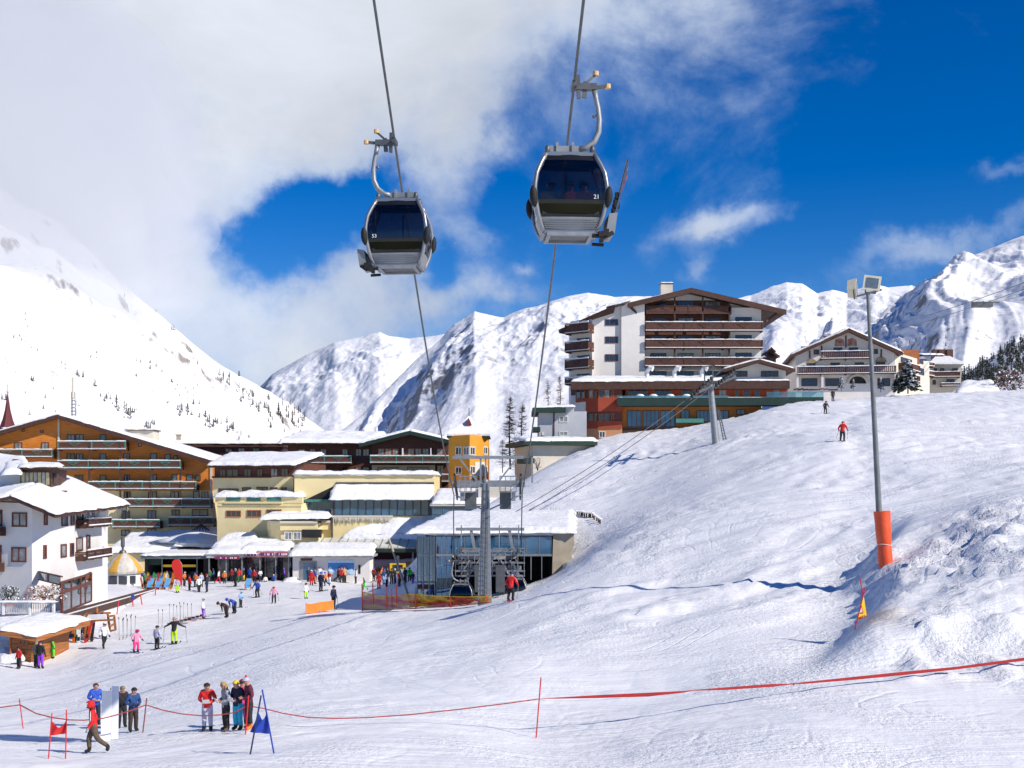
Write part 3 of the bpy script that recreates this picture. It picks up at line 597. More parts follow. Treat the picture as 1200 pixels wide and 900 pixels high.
# ---------------------------------------------------------------- timber hotel (left)
C1 = (0, 440, 4)
f = Fac(-300, 165, 985, 165, C1); root = thing('timber_hotel', 'long hotel with orange timber gable and rows of dark balconies edged in green', 'hotel', f.q(30, -12))
lower = MB(); f.poly(lower, [(985, 560), (985, 1000), (-300, 1000), (-300, 540), (985, 540)], -16, 0); lower.build('ground_storeys', cream, root)
gable_wall(f, root, -300, 985, [(-300, 340), (0, 276), (290, 192), (985, 396)], 540, 16, timber, 'timber_wall', 0.03)
gable(f, root, (-300, 352), (288, 186), (1000, 398), 18, 1.5, 0.4, beam, 0.35, seed=3)
for a_, b_, c_, d_ in ((273, 281, 205, 420), (986, 996, 400, 640)): m = MB(); f.box(m, a_, b_, c_, d_, 0.03, 0.2); m.build('downpipe', pale, root)
for x in (437, 581, 721, 860):
    m = MB(); y0 = {437: 318, 581: 318, 721: 400, 860: 400}[x]; y1 = {437: 530, 581: 612, 721: 612, 860: 612}[x]
    f.box(m, x-4, x+4, y0, y1, 1.45, 1.63); m.build('balcony_post', beam, root)
for (a, b, t, c) in [(290, 607, 311, 348), (290, 862, 401, 436), (432, 935, 499, 533), (600, 1000, 579, 615), (545, 765, 676, 710), (803, 1015, 664, 702), (-300, 266, 349, 384)]:
    balcony(f, root, a, b, t, c, 1.55, btimber, 'solid', 0.12, 0.04, 4.0, trim=teal)
Wn = [(315, 352, 276, 308), (355, 392, 276, 308), (468, 498, 276, 308), (313, 352, 366, 399), (358, 390, 366, 399), (468, 498, 366, 399), (580, 608, 364, 399), (705, 735, 364, 399), (772, 800, 368, 398),
      (812, 832, 374, 396), (350, 390, 466, 498), (468, 498, 466, 498), (583, 608, 464, 498), (702, 735, 464, 498), (805, 832, 464, 494), (875, 905, 463, 493), (915, 942, 467, 493), (580, 612, 544, 580), (695, 735, 544, 580),
      (800, 838, 544, 578), (905, 935, 542, 578), (945, 977, 544, 576), (570, 608, 634, 674), (692, 732, 632, 672), (805, 842, 629, 655), (900, 975, 627, 658), (568, 608, 724, 752), (690, 732, 718, 750), (68, 105, 313, 349), (195, 230, 313, 349), (648, 664, 319, 334), (188, 205, 256, 270), (102, 116, 250, 264), (-60, -30, 313, 349)]
for w_ in Wn: window(f, root, *w_, pn=rnd.choice([pane_b, pane_d, pane_c]), mull=1 if w_[1]-w_[0] > 30 else 0, o=0.04)
p = f.P(624, 290, -3); ch = MB().box(p.x-1.6*1.15, p.x+1.6*1.15, p.y, p.y+3, p.z-1, p.z+1.1).build('chimney', pale, root)
MB().box(p.x-2.05, p.x+2.05, p.y-.2, p.y+3.2, p.z+1.1, p.z+1.25).build('chimney_cap', beam, ch); q0 = p.z+1.25
snow_cap((p.x-2, p.y-.2, q0), (p.x+2, p.y-.2, q0), (p.x+2, p.y+3.2, q0), (p.x-2, p.y+3.2, q0), .2, ch, 'chimney_snow')
# antenna mast on its roof
p = f.P(268, 192, -6); root = thing('antenna_mast', 'lattice mast with a pale box aerial standing on the timber hotel roof', 'antenna', p)
m = MB(); h = 3.9
for i in range(3):
    a = i*2.09; m.bar(shift(p, .35*math.cos(a), .35*math.sin(a), -1), shift(p, .25*math.cos(a), .25*math.sin(a), h), 0.08)
for k in range(8):
    z = k*0.5; m.bar(shift(p, -.35, 0, z), shift(p, .35, 0, z+.25), .06); m.bar(shift(p, .35, .1, z), shift(p, -.35, .1, z+.25), .06)
m.build('mast', dsteel, root); m = MB().lathe(shift(p, 0, 0, h-1), [(.1, 0), (.22, .1), (.22, 3.0), (.1, 3.1), (.001, 3.1)], 10); m.build('aerial', pale, root)
for k in range(2): MB().lathe(shift(p, .55, 0, .6+k*1.2), [(.01, 0), (.16, .02), (.16, .9), (.01, .92)], 8).build('dish', whitep, root)

# church spire
p = W(9, 500, 230); root = thing('church_spire', 'slender dark red church spire with gilt ball and cross', 'church tower', p)
MB().lathe(shift(p, 0, 0, -6), [(2.0, 0), (2.0, 5.8)], 4).build('tower', white_r, root)
MB().lathe(p, [(1.75, -0.6), (1.0, 1.4), (0.55, 3.2), (0.12, 6.0), (0.05, 6.6)], 8).build('spire', pm('spire_red', (0.12, 0.018, 0.02), 0.6), root)
m = MB().ball(shift(p, 0, 0, 6.7), .22); m.bar(shift(p, 0, 0, 6.8), shift(p, 0, 0, 8.4), .07); m.bar(shift(p, -.35, 0, 7.8), shift(p, .35, 0, 7.8), .07); m.build('cross', pm('gilt', (0.5, 0.28, 0.05), 0.4, 0.6), root)

# flat-roofed blocks behind, seen over the timber hotel's slope
root = thing('flat_roof_block', 'low brown building under a broad flat snow roof behind the timber hotel', 'building', W(230, 540, 195))
f2 = Fac(170, 195, 332, 195); m = MB(); f2.box(m, 160, 332, 524, 640, -22, 0); m.build('wall', dtimber, root)
f2.box(MB(), 0, 0, 0, 0, 0, 0)
r_ = MB(); f2.box(r_, 156, 334, 520, 524, -23, 0.8); r_ = r_.build('roof', beam, root)
snow_cap(f2.P(156, 519.8, .8), f2.P(334, 519.8, .8), f2.P(334, 519.8, -23), f2.P(156, 519.8, -23), .75, r_, seed=9)
for x in (268, 283, 300): window(f2, root, x-4, x+4, 525, 532, mull=1)
m = MB(); f2.box(m, 202, 206.5, 509, 519, -3, -2.2); f2.box(m, 201, 207.5, 508, 509.5, -3.1, -2.1); m.build('chimney', concrete, root)

# ---------------------------------------------------------------- annex with brown upper floor and cream parapet
C2 = (250, 470, 4)
f = Fac(0, 152, 375, 150, C2); root = thing('cream_annex', 'cream building with brown timber top storey and snow-laden roof terrace', 'building', f.q(0, -12))
m = MB(); f.box(m, 0, 375, 355, 440, -12, 0); m.build('middle_storey', cream, root)
m = MB(); f.box(m, 6, 375, 290, 355, -12, .02); m.build('timber_storey', btimber, root)
f3 = Fac(10, 148, 415, 146, C2); m = MB(); f3.box(m, 18, 413, 478, 800, -4, 0); f3.box(m, 14, 416, 486, 492, 0, .1); m.build('lower_storeys', cream, root)
m = MB(); f3.box(m, 10, 418, 450, 478, -.35, .05); f3.box(m, 55, 325, 472, 480, .05, .25, 0); m.build('parapet', cream, root)
for a, b in ((62, 128), (158, 222), (253, 318)):
    g = MB(); f3.box(g, a, b, 447, 468, .06, .12); g.build('glass_panel', teal, root)
snow_cap(f3.P(6, 450, .15), f3.P(400, 448, .15), f3.P(400, 445, -3), f3.P(6, 447, -3), .85, root, 'parapet_snow', 4, lump=.9)
for a, b, t, c in ((60, 130, 513, 543), (157, 225, 511, 543), (250, 320, 508, 540)): window(f3, root, a, b, t, c, frameo, pane_d, 2)
for a, b, t, c in ((25, 60, 410, 436), (62, 118, 410, 436), (136, 177, 404, 434), (203, 256, 402, 430), (266, 302, 404, 420), (318, 345, 404, 416)): window(f, root, a, b, t, c, framew, pane_d, 1, o=.0)
for a, b, t, c in ((30, 58, 319, 354), (62, 118, 319, 354), (143, 178, 318, 354), (204, 232, 318, 354), (268, 303, 315, 355), (317, 352, 315, 355)): window(f, root, a, b, t, c, framew, None, 1, o=.02)
r_ = slab(f.P(0, 300, 1.2), f.P(395, 300, 1.2), f.P(360, 252, -11), f.P(-40, 252, -11), .35, root, beam)
snow_cap(f.P(4, 300, 1.2), f.P(396, 298, 1.2), f.P(380, 238, -10), f.P(-70, 238, -10), .5, r_, seed=12, lump=.5, over=.35)
m = MB(); f.box(m, -2, 272, 352, 360, 0, .35); m.build('ledge', beam, root)

# ---------------------------------------------------------------- dark brown chalet hotel
f = Fac(340, 178, 1105, 178, C2); root = thing('brown_chalet_hotel', 'dark brown timber hotel with a wide gable and long balconies over a cream base', 'hotel', f.q(10, -12))
m = MB(); f.box(m, 345, 745, 196, 800, -14, -.8); m.build('wing_wall', btimber, root)
gable_wall(f, root, 742, 1100, [(742, 190), (925, 146), (1100, 186)], 800, 14, btimber, 'gable_wall')
gable(f, root, (690, 200), (925, 141), (1110, 184), 16, 1.6, .4, dgreen, .5, seed=21)
r_ = slab(f.P(325, 200, 1.0), f.P(735, 200, 1.0), f.P(735, 142, -12), f.P(340, 142, -12), .3, root, beam, 'wing_roof')
snow_cap(f.P(322, 196, 1.2), f.P(720, 196, 1.2), f.P(760, 140, -12), f.P(345, 134, -12), .75, r_, seed=23, lump=.6, over=.4)
balcony(f, root, 395, 650, 259, 291, 1.3, btimber, 'solid', .12, -.8, 5, trim=teal); balcony(f, root, 740, 1106, 259, 290, 1.5, btimber, 'solid', .14, 0, 4, trim=teal)
m = MB(); f.box(m, 745, 1040, 300, 420, 0, .5); m.build('cream_storey', cream, root)
for a, b in ((395, 425), (447, 475), (498, 527), (600, 628), (663, 692), (698, 728)): window(f, root, a, b, 223, 258, framew, pane_c, 1, o=-.78); window(f, root, a, b, 308, 330, framew, None, 1, o=-.78)
for a, b in ((772, 802), (806, 836), (840, 868), (912, 942), (946, 976), (980, 1010), (1048, 1078)): window(f, root, a, b, 222, 254, frameo, pane_c, 1, o=0.01)
for a, b in ((770, 870), (910, 1010)): window(f, root, a, b, 310, 332, frameo, pane_d, 3, o=.5)
window(f, root, 1048, 1080, 300, 345, framew, pane_d, 1)
for x in (890, 1022): m = MB(); f.box(m, x-2, x+2, 222, 256, 0, 1.4); m.build('partition', whitep, root)
balcony(f, root, 1036, 1106, 345, 378, 1.0, btimber, 'solid', .12, .02, 4, trim=teal)
for a, b, t, c in ((1045, 1085, 395, 440),): window(f, root, a, b, t, c, framew, pane_d, 1)

# ---------------------------------------------------------------- cream restaurant block
f = Fac(380, 148, 1035, 148, C2); root = thing('cream_restaurant', 'long cream flat-topped building with a glazed sun room under a snowy glass roof', 'building', f.q(10, -12))
m = MB(); f.poly(m, [(1035, 350), (1035, 470), (565, 470), (420, 470), (420, 640), (380, 640), (380, 350)], -16, 0); m.build('upper_wall', cream, root)
m = MB(); f.box(m, 418, 575, 470, 640, -16, -.3); m.build('side_glazing', pane_b, root)
m = MB(); f.poly(m, [(420, 468), (562, 400), (562, 470)], 0.004, .05); m.build('dark_interior_sheet', dark, root); m = MB(); f.box(m, 420, 565, 461, 472, .06, .6); m.build('awning', teal, root)  # dark triangle on the wall stands for the dark interior below the slope
m = MB(); f.box(m, 565, 1040, 536, 700, -14, 2.2); m.build('lower_wall', cream, root)
for k in range(12):
    a = 582+k*36.2; window(f, root, a, a+34.5, 461, 534, dsteel, pane_b, 0, .05, 2.3)
m = MB(); f.box(m, 572, 1030, 455, 536, .01, 2.27); m.build('sun_room', dsteel, root)
r_ = slab(f.P(565, 459, 3.0), f.P(1036, 459, 3.0), f.P(1030, 388, .02), f.P(572, 388, .02), .15, root, steel, 'sun_room_roof')
snow_cap(f.P(563, 458, 3.05), f.P(1036, 458, 3.05), f.P(1030, 392, .1), f.P(572, 392, .1), .28, r_, seed=31)
m = MB(); f.box(m, 575, 1035, 380, 388, 0.003, .12); m.build('gutter', dsteel, root)
r_ = MB(); f.box(r_, 376, 1038, 343, 350, -16.2, .25); r_ = r_.build('roof_edge', pale, root)
snow_cap(f.P(380, 343, .2), f.P(1036, 343, .2), f.P(1036, 343, -16), f.P(380, 343, -16), .6, r_, seed=33, lump=.7)
m = MB(); f.box(m, 570, 850, 534, 544, 2.2, 2.6); m.build('ledge', pale, root)
# icicles under the sun room ledge
m = MB()
for k in range(46):
    x = 575+k*6+rnd.random()*3; p = f.P(x, 546, 2.55); h = .15+.5*rnd.random(); MB().tube([p, shift(p, 0, 0, -h)], [.05, .008], 5).build('icicle', snow, root)
# curved entrance wing
m = MB(); c = f.P(380, 600, -1.0)
pts = [(f.P(275, 600, 3.0).x, f.P(275, 600, 3.0).y), (f.P(300, 600, 4.2).x, f.P(300, 600, 4.2).y), (f.P(350, 600, 5.0).x, f.P(350, 600, 5.0).y), (f.P(520, 600, 5.0).x, f.P(520, 600, 5.0).y), (f.P(520, 600, 2.2).x, f.P(520, 600, 2.2).y), (f.P(562, 600, 2.2).x, f.P(562, 600, 2.2).y), (f.P(562, 600, -4).x, f.P(562, 600, -4).y), (f.P(275, 600, -4).x, f.P(275, 600, -4).y)]
z0_, z1_ = f.z(400, 600), f.z(400, 556); m.foot(pts, z0_, z1_); m.foot([(x, y+0.4) for x, y in pts[:-2]]+[(x, y-.4) for x, y in pts[-2:]], -12, z0_-.002); m.build('entrance_wing', cream, root)
m = MB(); m.foot([(x, y-.25) for x, y in pts], z1_-.3, z1_-.05); m.build('entrance_cornice', pale, root)
snow_cap(f.P(262, 550, 5.3), f.P(565, 545, 5.3), f.P(560, 528, -1), f.P(290, 528, -1), .75, root, 'canopy_snow', 35, lump=.5)
fe = Fac(275, 143.0, 560, 143.0, C2)
for a, b in ((336, 372), (376, 414)): window(fe, root, a, b, 612, 650, whitep, pane_c, 1, o=.35, name='door')
m = MB(); fe.box(m, 418, 506, 602, 640, -.4, .3); m.build('gateway', dark, root)
m = MB(); f.box(m, 566, 574, 460, 640, 2.28, 2.45); m.build('downpipe', dsteel, root)

# ---------------------------------------------------------------- yellow tower house
C3 = (460, 460, 3.4625)
root = thing('yellow_tower_house', 'bright ochre tower house with white framed windows and pointed snowy roof', 'house', W(550, 640, 158))
fa = Fac(228, 160, 313, 157, C3); fb = Fac(313, 157, 388, 161, C3)
cx_ = fa.A, fa.B, fb.B
m = MB(); ft = [(fa.A.x, fa.A.y), (fa.B.x, fa.B.y), (fb.B.x, fb.B.y), (fb.B.x, fb.B.y+8), (fa.A.x, fa.A.y+8)]; zt = fa.z(300, 172); m.foot(ft, -12, zt); m.build('wall', ochre, root)
for ff, a, b, t, c in ((fa, 256, 282, 219, 255), (fa, 288, 312.5, 219, 255), (fb, 314, 334, 219, 255), (fb, 368, 385, 219, 252), (fa, 256, 282, 300, 335), (fb, 314, 334, 297, 330), (fb, 368, 385, 297, 330)):
    window(ff, root, a, b, t, c, framewh, pane_d, 1, .14)
m = MB(); fb.box(m, 332, 372, 282, 340, 0, .12); m.build('white_frame', framewh, root)
cx, cy = (fa.A.x+fb.B.x)/2, 162.5; w2 = (fb.B.x-fa.A.x)/2
ze = zt; r_ = MB().lathe((cx, cy, ze-.25), [(w2*1.55, 0), (w2*1.55, .22), (w2*.9, .9), (w2*.42, 1.7), (.12, 2.6), (.01, 2.8)], 4, a0=math.pi/4, a1=math.pi/4+2*math.pi).build('roof', dgreen, root)
MB().lathe((cx, cy, ze-.1), [(w2*1.53, .1), (w2*1.55, .38), (w2*.95, 1.15), (w2*.46, 2.0), (.14, 2.85), (.001, 2.95)], 4, a0=math.pi/4, a1=math.pi/4+2*math.pi).build('roof_snow', snow, r_)
m = MB(); m.bar((cx, cy, ze+2.6), (cx, cy, ze+3.9), .09); m.build('finial', beam, root)
m = MB(); pm_ = Vector((cx, cy-w2*.62, ze+2.6)); m.prism([(cx-.42, ze+1.5), (cx+.42, ze+1.5), (cx, ze+2.5)], cy-w2*.62, cy-.1); m.build('dormer', framew, root)
# small terrace house with snow roof and glass front left of the pylon
root = thing('terrace_pavilion', 'low pavilion with glazed front and snow roof below the ochre tower house', 'pavilion', W(550, 640, 140))
f = Fac(505, 140, 600, 140); m = MB(); f.box(m, 506, 596, 592, 660, -8, 0); m.build('wall', pane_b, root)
m = MB(); f.box(m, 504, 598, 590, 593, -8, .3); f.box(m, 560, 598, 571, 592, -8, -1.5); m.build('parapet', pale, root); snow_cap(f.P(506, 590, .2), f.P(596, 590, .2), f.P(590, 574, -7), f.P(510, 574, -7), .4, root, 'roof_snow', 41)
for k in range(7): window(f, root, 507+k*12.5, 518+k*12.5, 595, 602, steel, pane_b, 0, .06)

# ---------------------------------------------------------------- grey house and cream garage left of the big hotel
C4 = (600, 320, 3.43)
f = Fac(82, 160, 300, 160, C4); root = thing('grey_house', 'small grey flat-roofed house with dark green eaves beside the tall hotel', 'house', f.q(2, 0))
m = MB(); f.box(m, 108, 300, 556, 760, -9, 0); f.box(m, 170, 250, 538, 556, -9, 0); m.build('wall', greyr, root)
r_ = MB(); f.box(r_, 82, 215, 543, 562, -9, 1.2); f.box(r_, 82, 113, 620, 638, -3, 1); r_ = r_.build('eaves', dgreen, root)
snow_cap(f.P(90, 543, 1), f.P(250, 538, 1), f.P(250, 538, -9), f.P(90, 543, -9), .35, r_, seed=43)
for a, b, t, c in ((190, 225, 574, 600), (190, 225, 636, 654), (120, 128, 640, 652)): window(f, root, a, b, t, c, framewh, pane_c, 1)
m = MB(); f.box(m, 166, 171, 562, 655, 0, .1); m.build('downpipe', beam, root)
f = Fac(45, 148, 330, 150, C4); root = thing('cream_garage', 'squat cream building with thick snow roof and dark green eaves on the slope edge', 'building', f.q(2, 0))
m = MB(); f.box(m, 85, 330, 690, 960, -10, 0); m.build('wall', pale, root)
r_ = MB(); f.box(r_, 42, 332, 676, 693, -10, 1.3); f.box(r_, 42, 84, 745, 765, -3, 1); r_ = r_.build('eaves', dgreen, root)
snow_cap(f.P(44, 676, 1.2), f.P(331, 676, 1.2), f.P(300, 656, -9), f.P(70, 656, -9), .5, r_, seed=45, lump=.8)
window(f, root, 285, 312, 703, 727, framewh, pane_c, 1)

# ---------------------------------------------------------------- tall hotel on the hill
f = Fac(527, 190, 1000, 190, C4); root = thing('tall_hillside_hotel', 'tall cream hotel with five rows of brown balconies on the hill', 'hotel', f.q(10, 6))
fl = Fac(437, 188, 527, 190, C4)
m = MB(); f.poly(m, [(1000, 470), (527, 470), (527, 112), (712, 74), (1000, 136)], -15, -.6); m.build('wall', white_r, root)
m = MB(); f.box(m, 874, 1000, 140, 470, -.6, .3); m.build('side_bay', white_r, root)
m = MB(); f.box(m, 535, 872, 108, 262, -.6, -.5); m.build('loggia_shade_sheet', btimber, root)  # dark brown sheet stands in for the shade inside the deep loggias
m = MB(); f.poly(m, [(437, 140), (530, 112), (530, 470), (437, 470)], -14, 1.2); f.poly(m, [(320, 168), (437, 134), (437, 470), (320, 470)], -14, .6); m.build('stair_tower', white_r, root)
fw = Fac(235, 191, 322, 188.4, C4); m = MB()
fp = [(fw.A.x, fw.A.y), (fw.B.x, fw.B.y), (fw.B.x, fw.B.y+12), (fw.A.x+.3, fw.A.y+12)]; m.foot(fp, 0, fw.z(280, 190)); m.build('wing_wall', white_r, root)
gable(f, root, (462, 128), (712, 68), (1090, 156), 15, 2.2, .55, beam, 0, seed=51, name='main_roof')
r0 = f.P(712, 66, 2.0); l0 = f.P(462, 126, 2.0); l1 = f.P(430, 126, -13); r1 = f.P(712, 66, -13)
snow_cap(f.P(470, 122, .5), f.P(640, 82, .5), f.P(640, 82, -12), f.P(470, 122, -12), .25, root, 'roof_snow', 52)
# left wing roof: eave falls to the left, seen edge on with snow above
r_ = MB(); r_.hexa([fw.P(212, 246, 1.5), f.P(408, 150, 2.6), f.P(408, 150, -12), fw.P(212, 246, -12), fw.P(208, 232, 1.5), f.P(408, 138, 2.6), f.P(408, 138, -12), fw.P(208, 232, -12)]); r_ = r_.build('wing_roof', beam, root)
snow_cap(f.P(380, 142, 2.2), f.P(470, 118, 2.2), f.P(500, 90, -11), f.P(400, 120, -11), .45, r_, 'roof_snow', 53)
for (a, b, t, c, mt) in [(535, 876, 136, 166, 0), (532, 1000, 203, 237, 0), (532, 1000, 273, 306, 0), (530, 1000, 345, 378, 0)]:
    balcony(f, root, a, b, t, c, 1.8, dtimber, 'solid', .12 if t > 150 else 0.0, -.5 if t < 150 else -.1, 6.2, trim=beam)
for (t, c) in ((112, 134), (178, 201), (250, 271), (320, 343), (393, 414)):
    for a, b in ((558, 622), (668, 732), (778, 840)):
        if t == 112 and a == 558: a = 575
        window(f, root, a, b, t, c, framew, None, 3, .09, -.5 if t < 260 else -.6)
for (t, c) in ((178, 202), (250, 271), (321, 344), (393, 412)): window(f, root, 896, 962, t, c, framew, None, 2, .09, .3)
for x in (650, 762, 868):
    m = MB(); f.box(m, x-3, x+3, 100, 345, 1.05, 1.28); m.build('balcony_post', beam, root)
for (t, c) in ((188, 213), (257, 284), (328, 356)): window(f, root, 373, 425, t, c, framew, pane_d, 2, .09, .62)
for (t, c) in ((207, 243), (280, 316), (350, 386), (424, 446)):
    balcony(fw, root, 236, 330, t, c, 1.6, dtimber, 'solid', .22, .02, 6, trim=beam)
    window(fw, root, 262, 312, t-19, t-1, framew, pane_d, 2)
m = MB(); f.bar = None
for a, b in (((470, 140), (530, 195)), ((1010, 200), (1060, 165))): m.bar(f.P(*a, 1.6), f.P(*b, .4), .3)
m.build('roof_brace', beam, root)
ch = chimney(root, f.P(633, 84, -4), 1.9, 1.6, 2.2, pale)
for x in (745, 840, 930): m = MB(); p = f.P(x, 75+(x-712)*.235, -5); m.box(p.x-.25, p.x+.25, p.y, p.y+.5, p.z-.5, p.z+1.3); m.build('vent_pipe', dsteel, root)

# ---------------------------------------------------------------- terrace restaurant at its foot
f = Fac(235, 177, 1200, 175, C4); root = thing('red_terrace_restaurant', 'red and ochre restaurant with dark green terrace at the foot of the tall hotel', 'restaurant', f.q(5, 3))
m = MB(); f.box(m, 455, 1108, 448, 512, -8, 0); m.build('upper_wall', redr, root)
m = MB(); f.box(m, 440, 1000, 536, 700, -8, .4); m.build('lower_wall', pm('ochre_wood', (0.42, 0.15, 0.03), .8), root)
m = MB(); cxx = f.P(375, 500, -2.0); zt1, zb1 = f.z(375, 455), f.z(375, 625)
def bay(z0, z1, mat, nm, gr=0):
    a = f.P(255, 500, -3); b = f.P(300, 500, -.2); c = f.P(345, 500, 1.1); d = f.P(440, 500, 1.3); e = f.P(455, 500, -3)
    q = MB(); pp = [(v.x, v.y-gr) for v in (a, b, c, d, e)]; q.foot(pp, z0, z1); return q.build(nm, mat, root)
bay(f.z(0, 560), f.z(0, 505), redr, 'bay_upper_band', .15); bay(f.z(0, 505)+.002, zt1, framew, 'bay_core'); bay(f.z(0, 627), f.z(0, 598), redr, 'bay_lower_band', .15); bay(f.z(0, 598)+.002, f.z(0, 560)-.002, framew, 'bay_lower_core'); bay(f.z(0, 1000), f.z(0, 627)-.002, peach, 'bay_base')
fb1 = Fac(345, 175.8, 440, 175.6, C4); fb2 = Fac(300, 177.1, 345, 175.9, C4); fb0 = Fac(255, 179.9, 300, 177.2, C4)
for ff, a, b in ((fb1, 348, 368), (fb1, 371, 402), (fb1, 406, 436), (fb2, 312, 330), (fb2, 332, 344), (fb0, 262, 280), (fb0, 284, 298)):
    window(ff, root, a, b, 468, 503, frameo, None, 0, .1, .2); window(ff, root, a, b, 565, 596, frameo, None, 0, .1, .2)
window(fb1, root, 350, 375, 636, 662, framewh, pane_d, 1, .1, .2)
m = MB(); fb0.box(m, 258, 300, 520, 566, .1, .4); fb0.box(m, 262, 300, 600, 640, .1, .5); m.build('white_balcony', white_r, root)
for a, b in ((465, 545), (570, 640), (680, 735), (760, 800), (830, 862), (895, 912), (928, 960), (975, 998), (1050, 1075)):
    window(f, root, a, b, 468, 502, frameo, None, max(0, int((b-a)/28)), .1)
m = MB(); f.box(m, 420, 1235, 507, 538, .4, 3.2); m.build('terrace', dgreen, root)
g = MB(); f.box(g, 420, 860, 499, 507, 3.1, 3.15); f.box(g, 1010, 1235, 484, 507, 3.1, 3.15); g.build('terrace_glazing', rail_glass, root)
snow_cap(f.P(425, 506, 2.9), f.P(1230, 506, 2.9), f.P(1230, 506, .3), f.P(425, 506, .3), .12, root, 'terrace_snow', 60)
for a, b, t, c, k in ((462, 520, 553, 620, 2), (525, 590, 553, 620, 3), (595, 655, 553, 620, 2), (677, 712, 550, 587, 1), (740, 800, 553, 600, 3), (805, 870, 553, 600, 2), (900, 935, 548, 570, 1)):
    window(f, root, a, b, t, c, framew, pane_b, k, .1, .42)
m = MB(); f.box(m, 418, 770, 626, 700, .4, .9); m.build('plinth', pm('plinth_brown', (0.05, .03, .022), .9), root)
m = MB(); f.box(m, 655, 765, 588, 604, .9, 2.0); m.build('small_balcony', teal, root)
r_ = MB(); f.box(r_, 236, 1108, 438, 470, -9, 1.8); ro = r_.build('roof', beam, root)
snow_cap(f.P(238, 440, 1.7), f.P(845, 436, 1.7), f.P(830, 405, -7), f.P(290, 405, -7), .55, ro, seed=61, lump=.5)
snow_cap(f.P(895, 436, 1.7), f.P(1108, 436, 1.7), f.P(1108, 430, -2), f.P(895, 430, -2), .3, ro, seed=62)
m = MB(); f.poly(m, [(1105, 440), (895, 440), (895, 388), (990, 360), (1105, 388)], -10, -1); m.build('gable_block', white_r, root)
gable(f, root, (845, 388), (988, 350), (1132, 388), 8, 1.3, .35, beam, .3, seed=63, name='gable_roof')
for a, b in ((895, 950), (1005, 1075)): window(f, root, a, b, 391, 414, framew, pane_d, 3, .1, -.98)
for x in (545, 655, 765):
    d_ = f.P(x, 408, -1); q = MB(); q.tube([shift(d_, 0, 0, -.5), shift(d_, 0, 0, .6), shift(d_, .35, -.2, 1.1), shift(d_, .8, -.4, .9)], [.28, .3, .36, .42], 10); q.build('vent_cowl', whitep, root)
for k, x in enumerate((512, 565, 632, 696)):
    p = f.P(x, 500, 1.9); t_ = thing('terrace_table', 'round terrace table under a cushion of snow on the green terrace', 'table', p, 'snowed-in tables on the green terrace')
    q = MB().lathe(shift(p, 0, 0, -.8), [(.3, 0), (.05, .05), (.05, .72)], 8); q.build('pedestal', steel, t_); MB().lathe(shift(p, 0, 0, -.08), [(.001, 0), (.62, 0), (.62, .05), (.001, .05)], 14).build('tabletop', beam, t_)
    MB().lathe(p, [(.6, -.02), (.62, .15), (.4, .3), (.001, .36)], 14).build('snow_cushion', snow, t_, smooth=True)
# snowed-in terrace boxes right end
p = f.P(1000, 505, 4.5)

# ---------------------------------------------------------------- painted chalet on the right
C5 = (890, 310, 3.87)
f = Fac(165, 190, 612, 188, C5); root = thing('painted_chalet', 'broad white chalet with painted gable, two long balconies and a cluttered snowy roof', 'chalet', f.q(8, 15))
gable_wall(f, root, 165, 612, [(165, 404), (398, 306), (612, 392)], 620, 18, white_r, 'wall')
gable(f, root, (133, 416), (400, 296), (640, 402), 18, 1.8, .4, beam, .42, seed=71)
fs_ = Fac(612, 188, 775, 204, C5); m = MB(); fs_.box(m, 614, 770, 420, 620, -3, 0); m.build('side_wall', pale, root)
balcony(f, root, 274, 504, 397, 430, 1.4, dtimber, 'bars', .12, 0, 4, trim=beam); balcony(f, root, 167, 612, 466, 498, 1.5, dtimber, 'bars', .12, 0, 4, trim=beam)
for a, b, t, c in ((336, 376, 376, 399), (405, 447, 376, 399), (246, 270, 386, 408), (520, 537, 383, 406), (216, 254, 447, 470), (322, 364, 445, 468), (433, 474, 444, 466), (528, 570, 441, 464)): window(f, root, a, b, t, c, framew, pane_d, 1)
for a, b in ((190, 262), (298, 362), (535, 592)): window(f, root, a, b, 516, 552, framew, pane_d, 3)
art = pm('fresco_pink', (0.42, .22, .17), .9, 0, .5, 1.6); art2 = pm('fresco_tan', (0.36, .28, .18), .9, 0, .4, 1.4)
for a, b in ((341, 386), (397, 442)): m = MB(); f.poly(m, [(a, 370), (b, 370), (b-3, 340), ((a+b)/2, 333), (a+3, 340)][::-1], .004, .03); m.build('fresco', art, root)
for a, b, t, c in ((208, 262, 425, 447), (524, 578, 415, 441)): m = MB(); f.poly(m, [(a, c), (b, c), (b-8, t+8), ((a+b)/2, t), (a+8, t+8)][::-1], .004, .03); m.build('fresco', art2, root)
m = MB(); n = 12; ar = [(445+44*math.cos(math.pi*i/n), 540-38*math.sin(math.pi*i/n)) for i in range(n+1)]; f.poly(m, ar[::-1], .004, .08); m.build('arch_door', dark, root)
m = MB()
for i in range(n): a_, b_ = ar[i], ar[i+1]; m.bar(f.P(*a_, .1), f.P(*b_, .1), .35, .35)
m.build('arch_surround', pale, root)
for x in (228, 282, 392, 496, 552):
    m = MB(); f.box(m, x-3, x+3, 320+abs(x-398)*.42, 375+abs(x-398)*.3, .0, .12); m.build('gable_strut', beam, root)
for x in (170, 282, 612): m = MB(); f.box(m, x-6, x+4, 498, 560, 0, 1.3); m.build('pillar', white_r, root)
for (t, c) in ((452, 480), (500, 528)): balcony(fs_, root, 630, 700, t, c, 1.0, dtimber, 'solid', .12, 0, 5)
for a, b, t, c in ((722, 742, 430, 450), (722, 745, 470, 500), (640, 690, 425, 448)): window(fs_, root, a, b, t, c, framew, pane_d, 1)
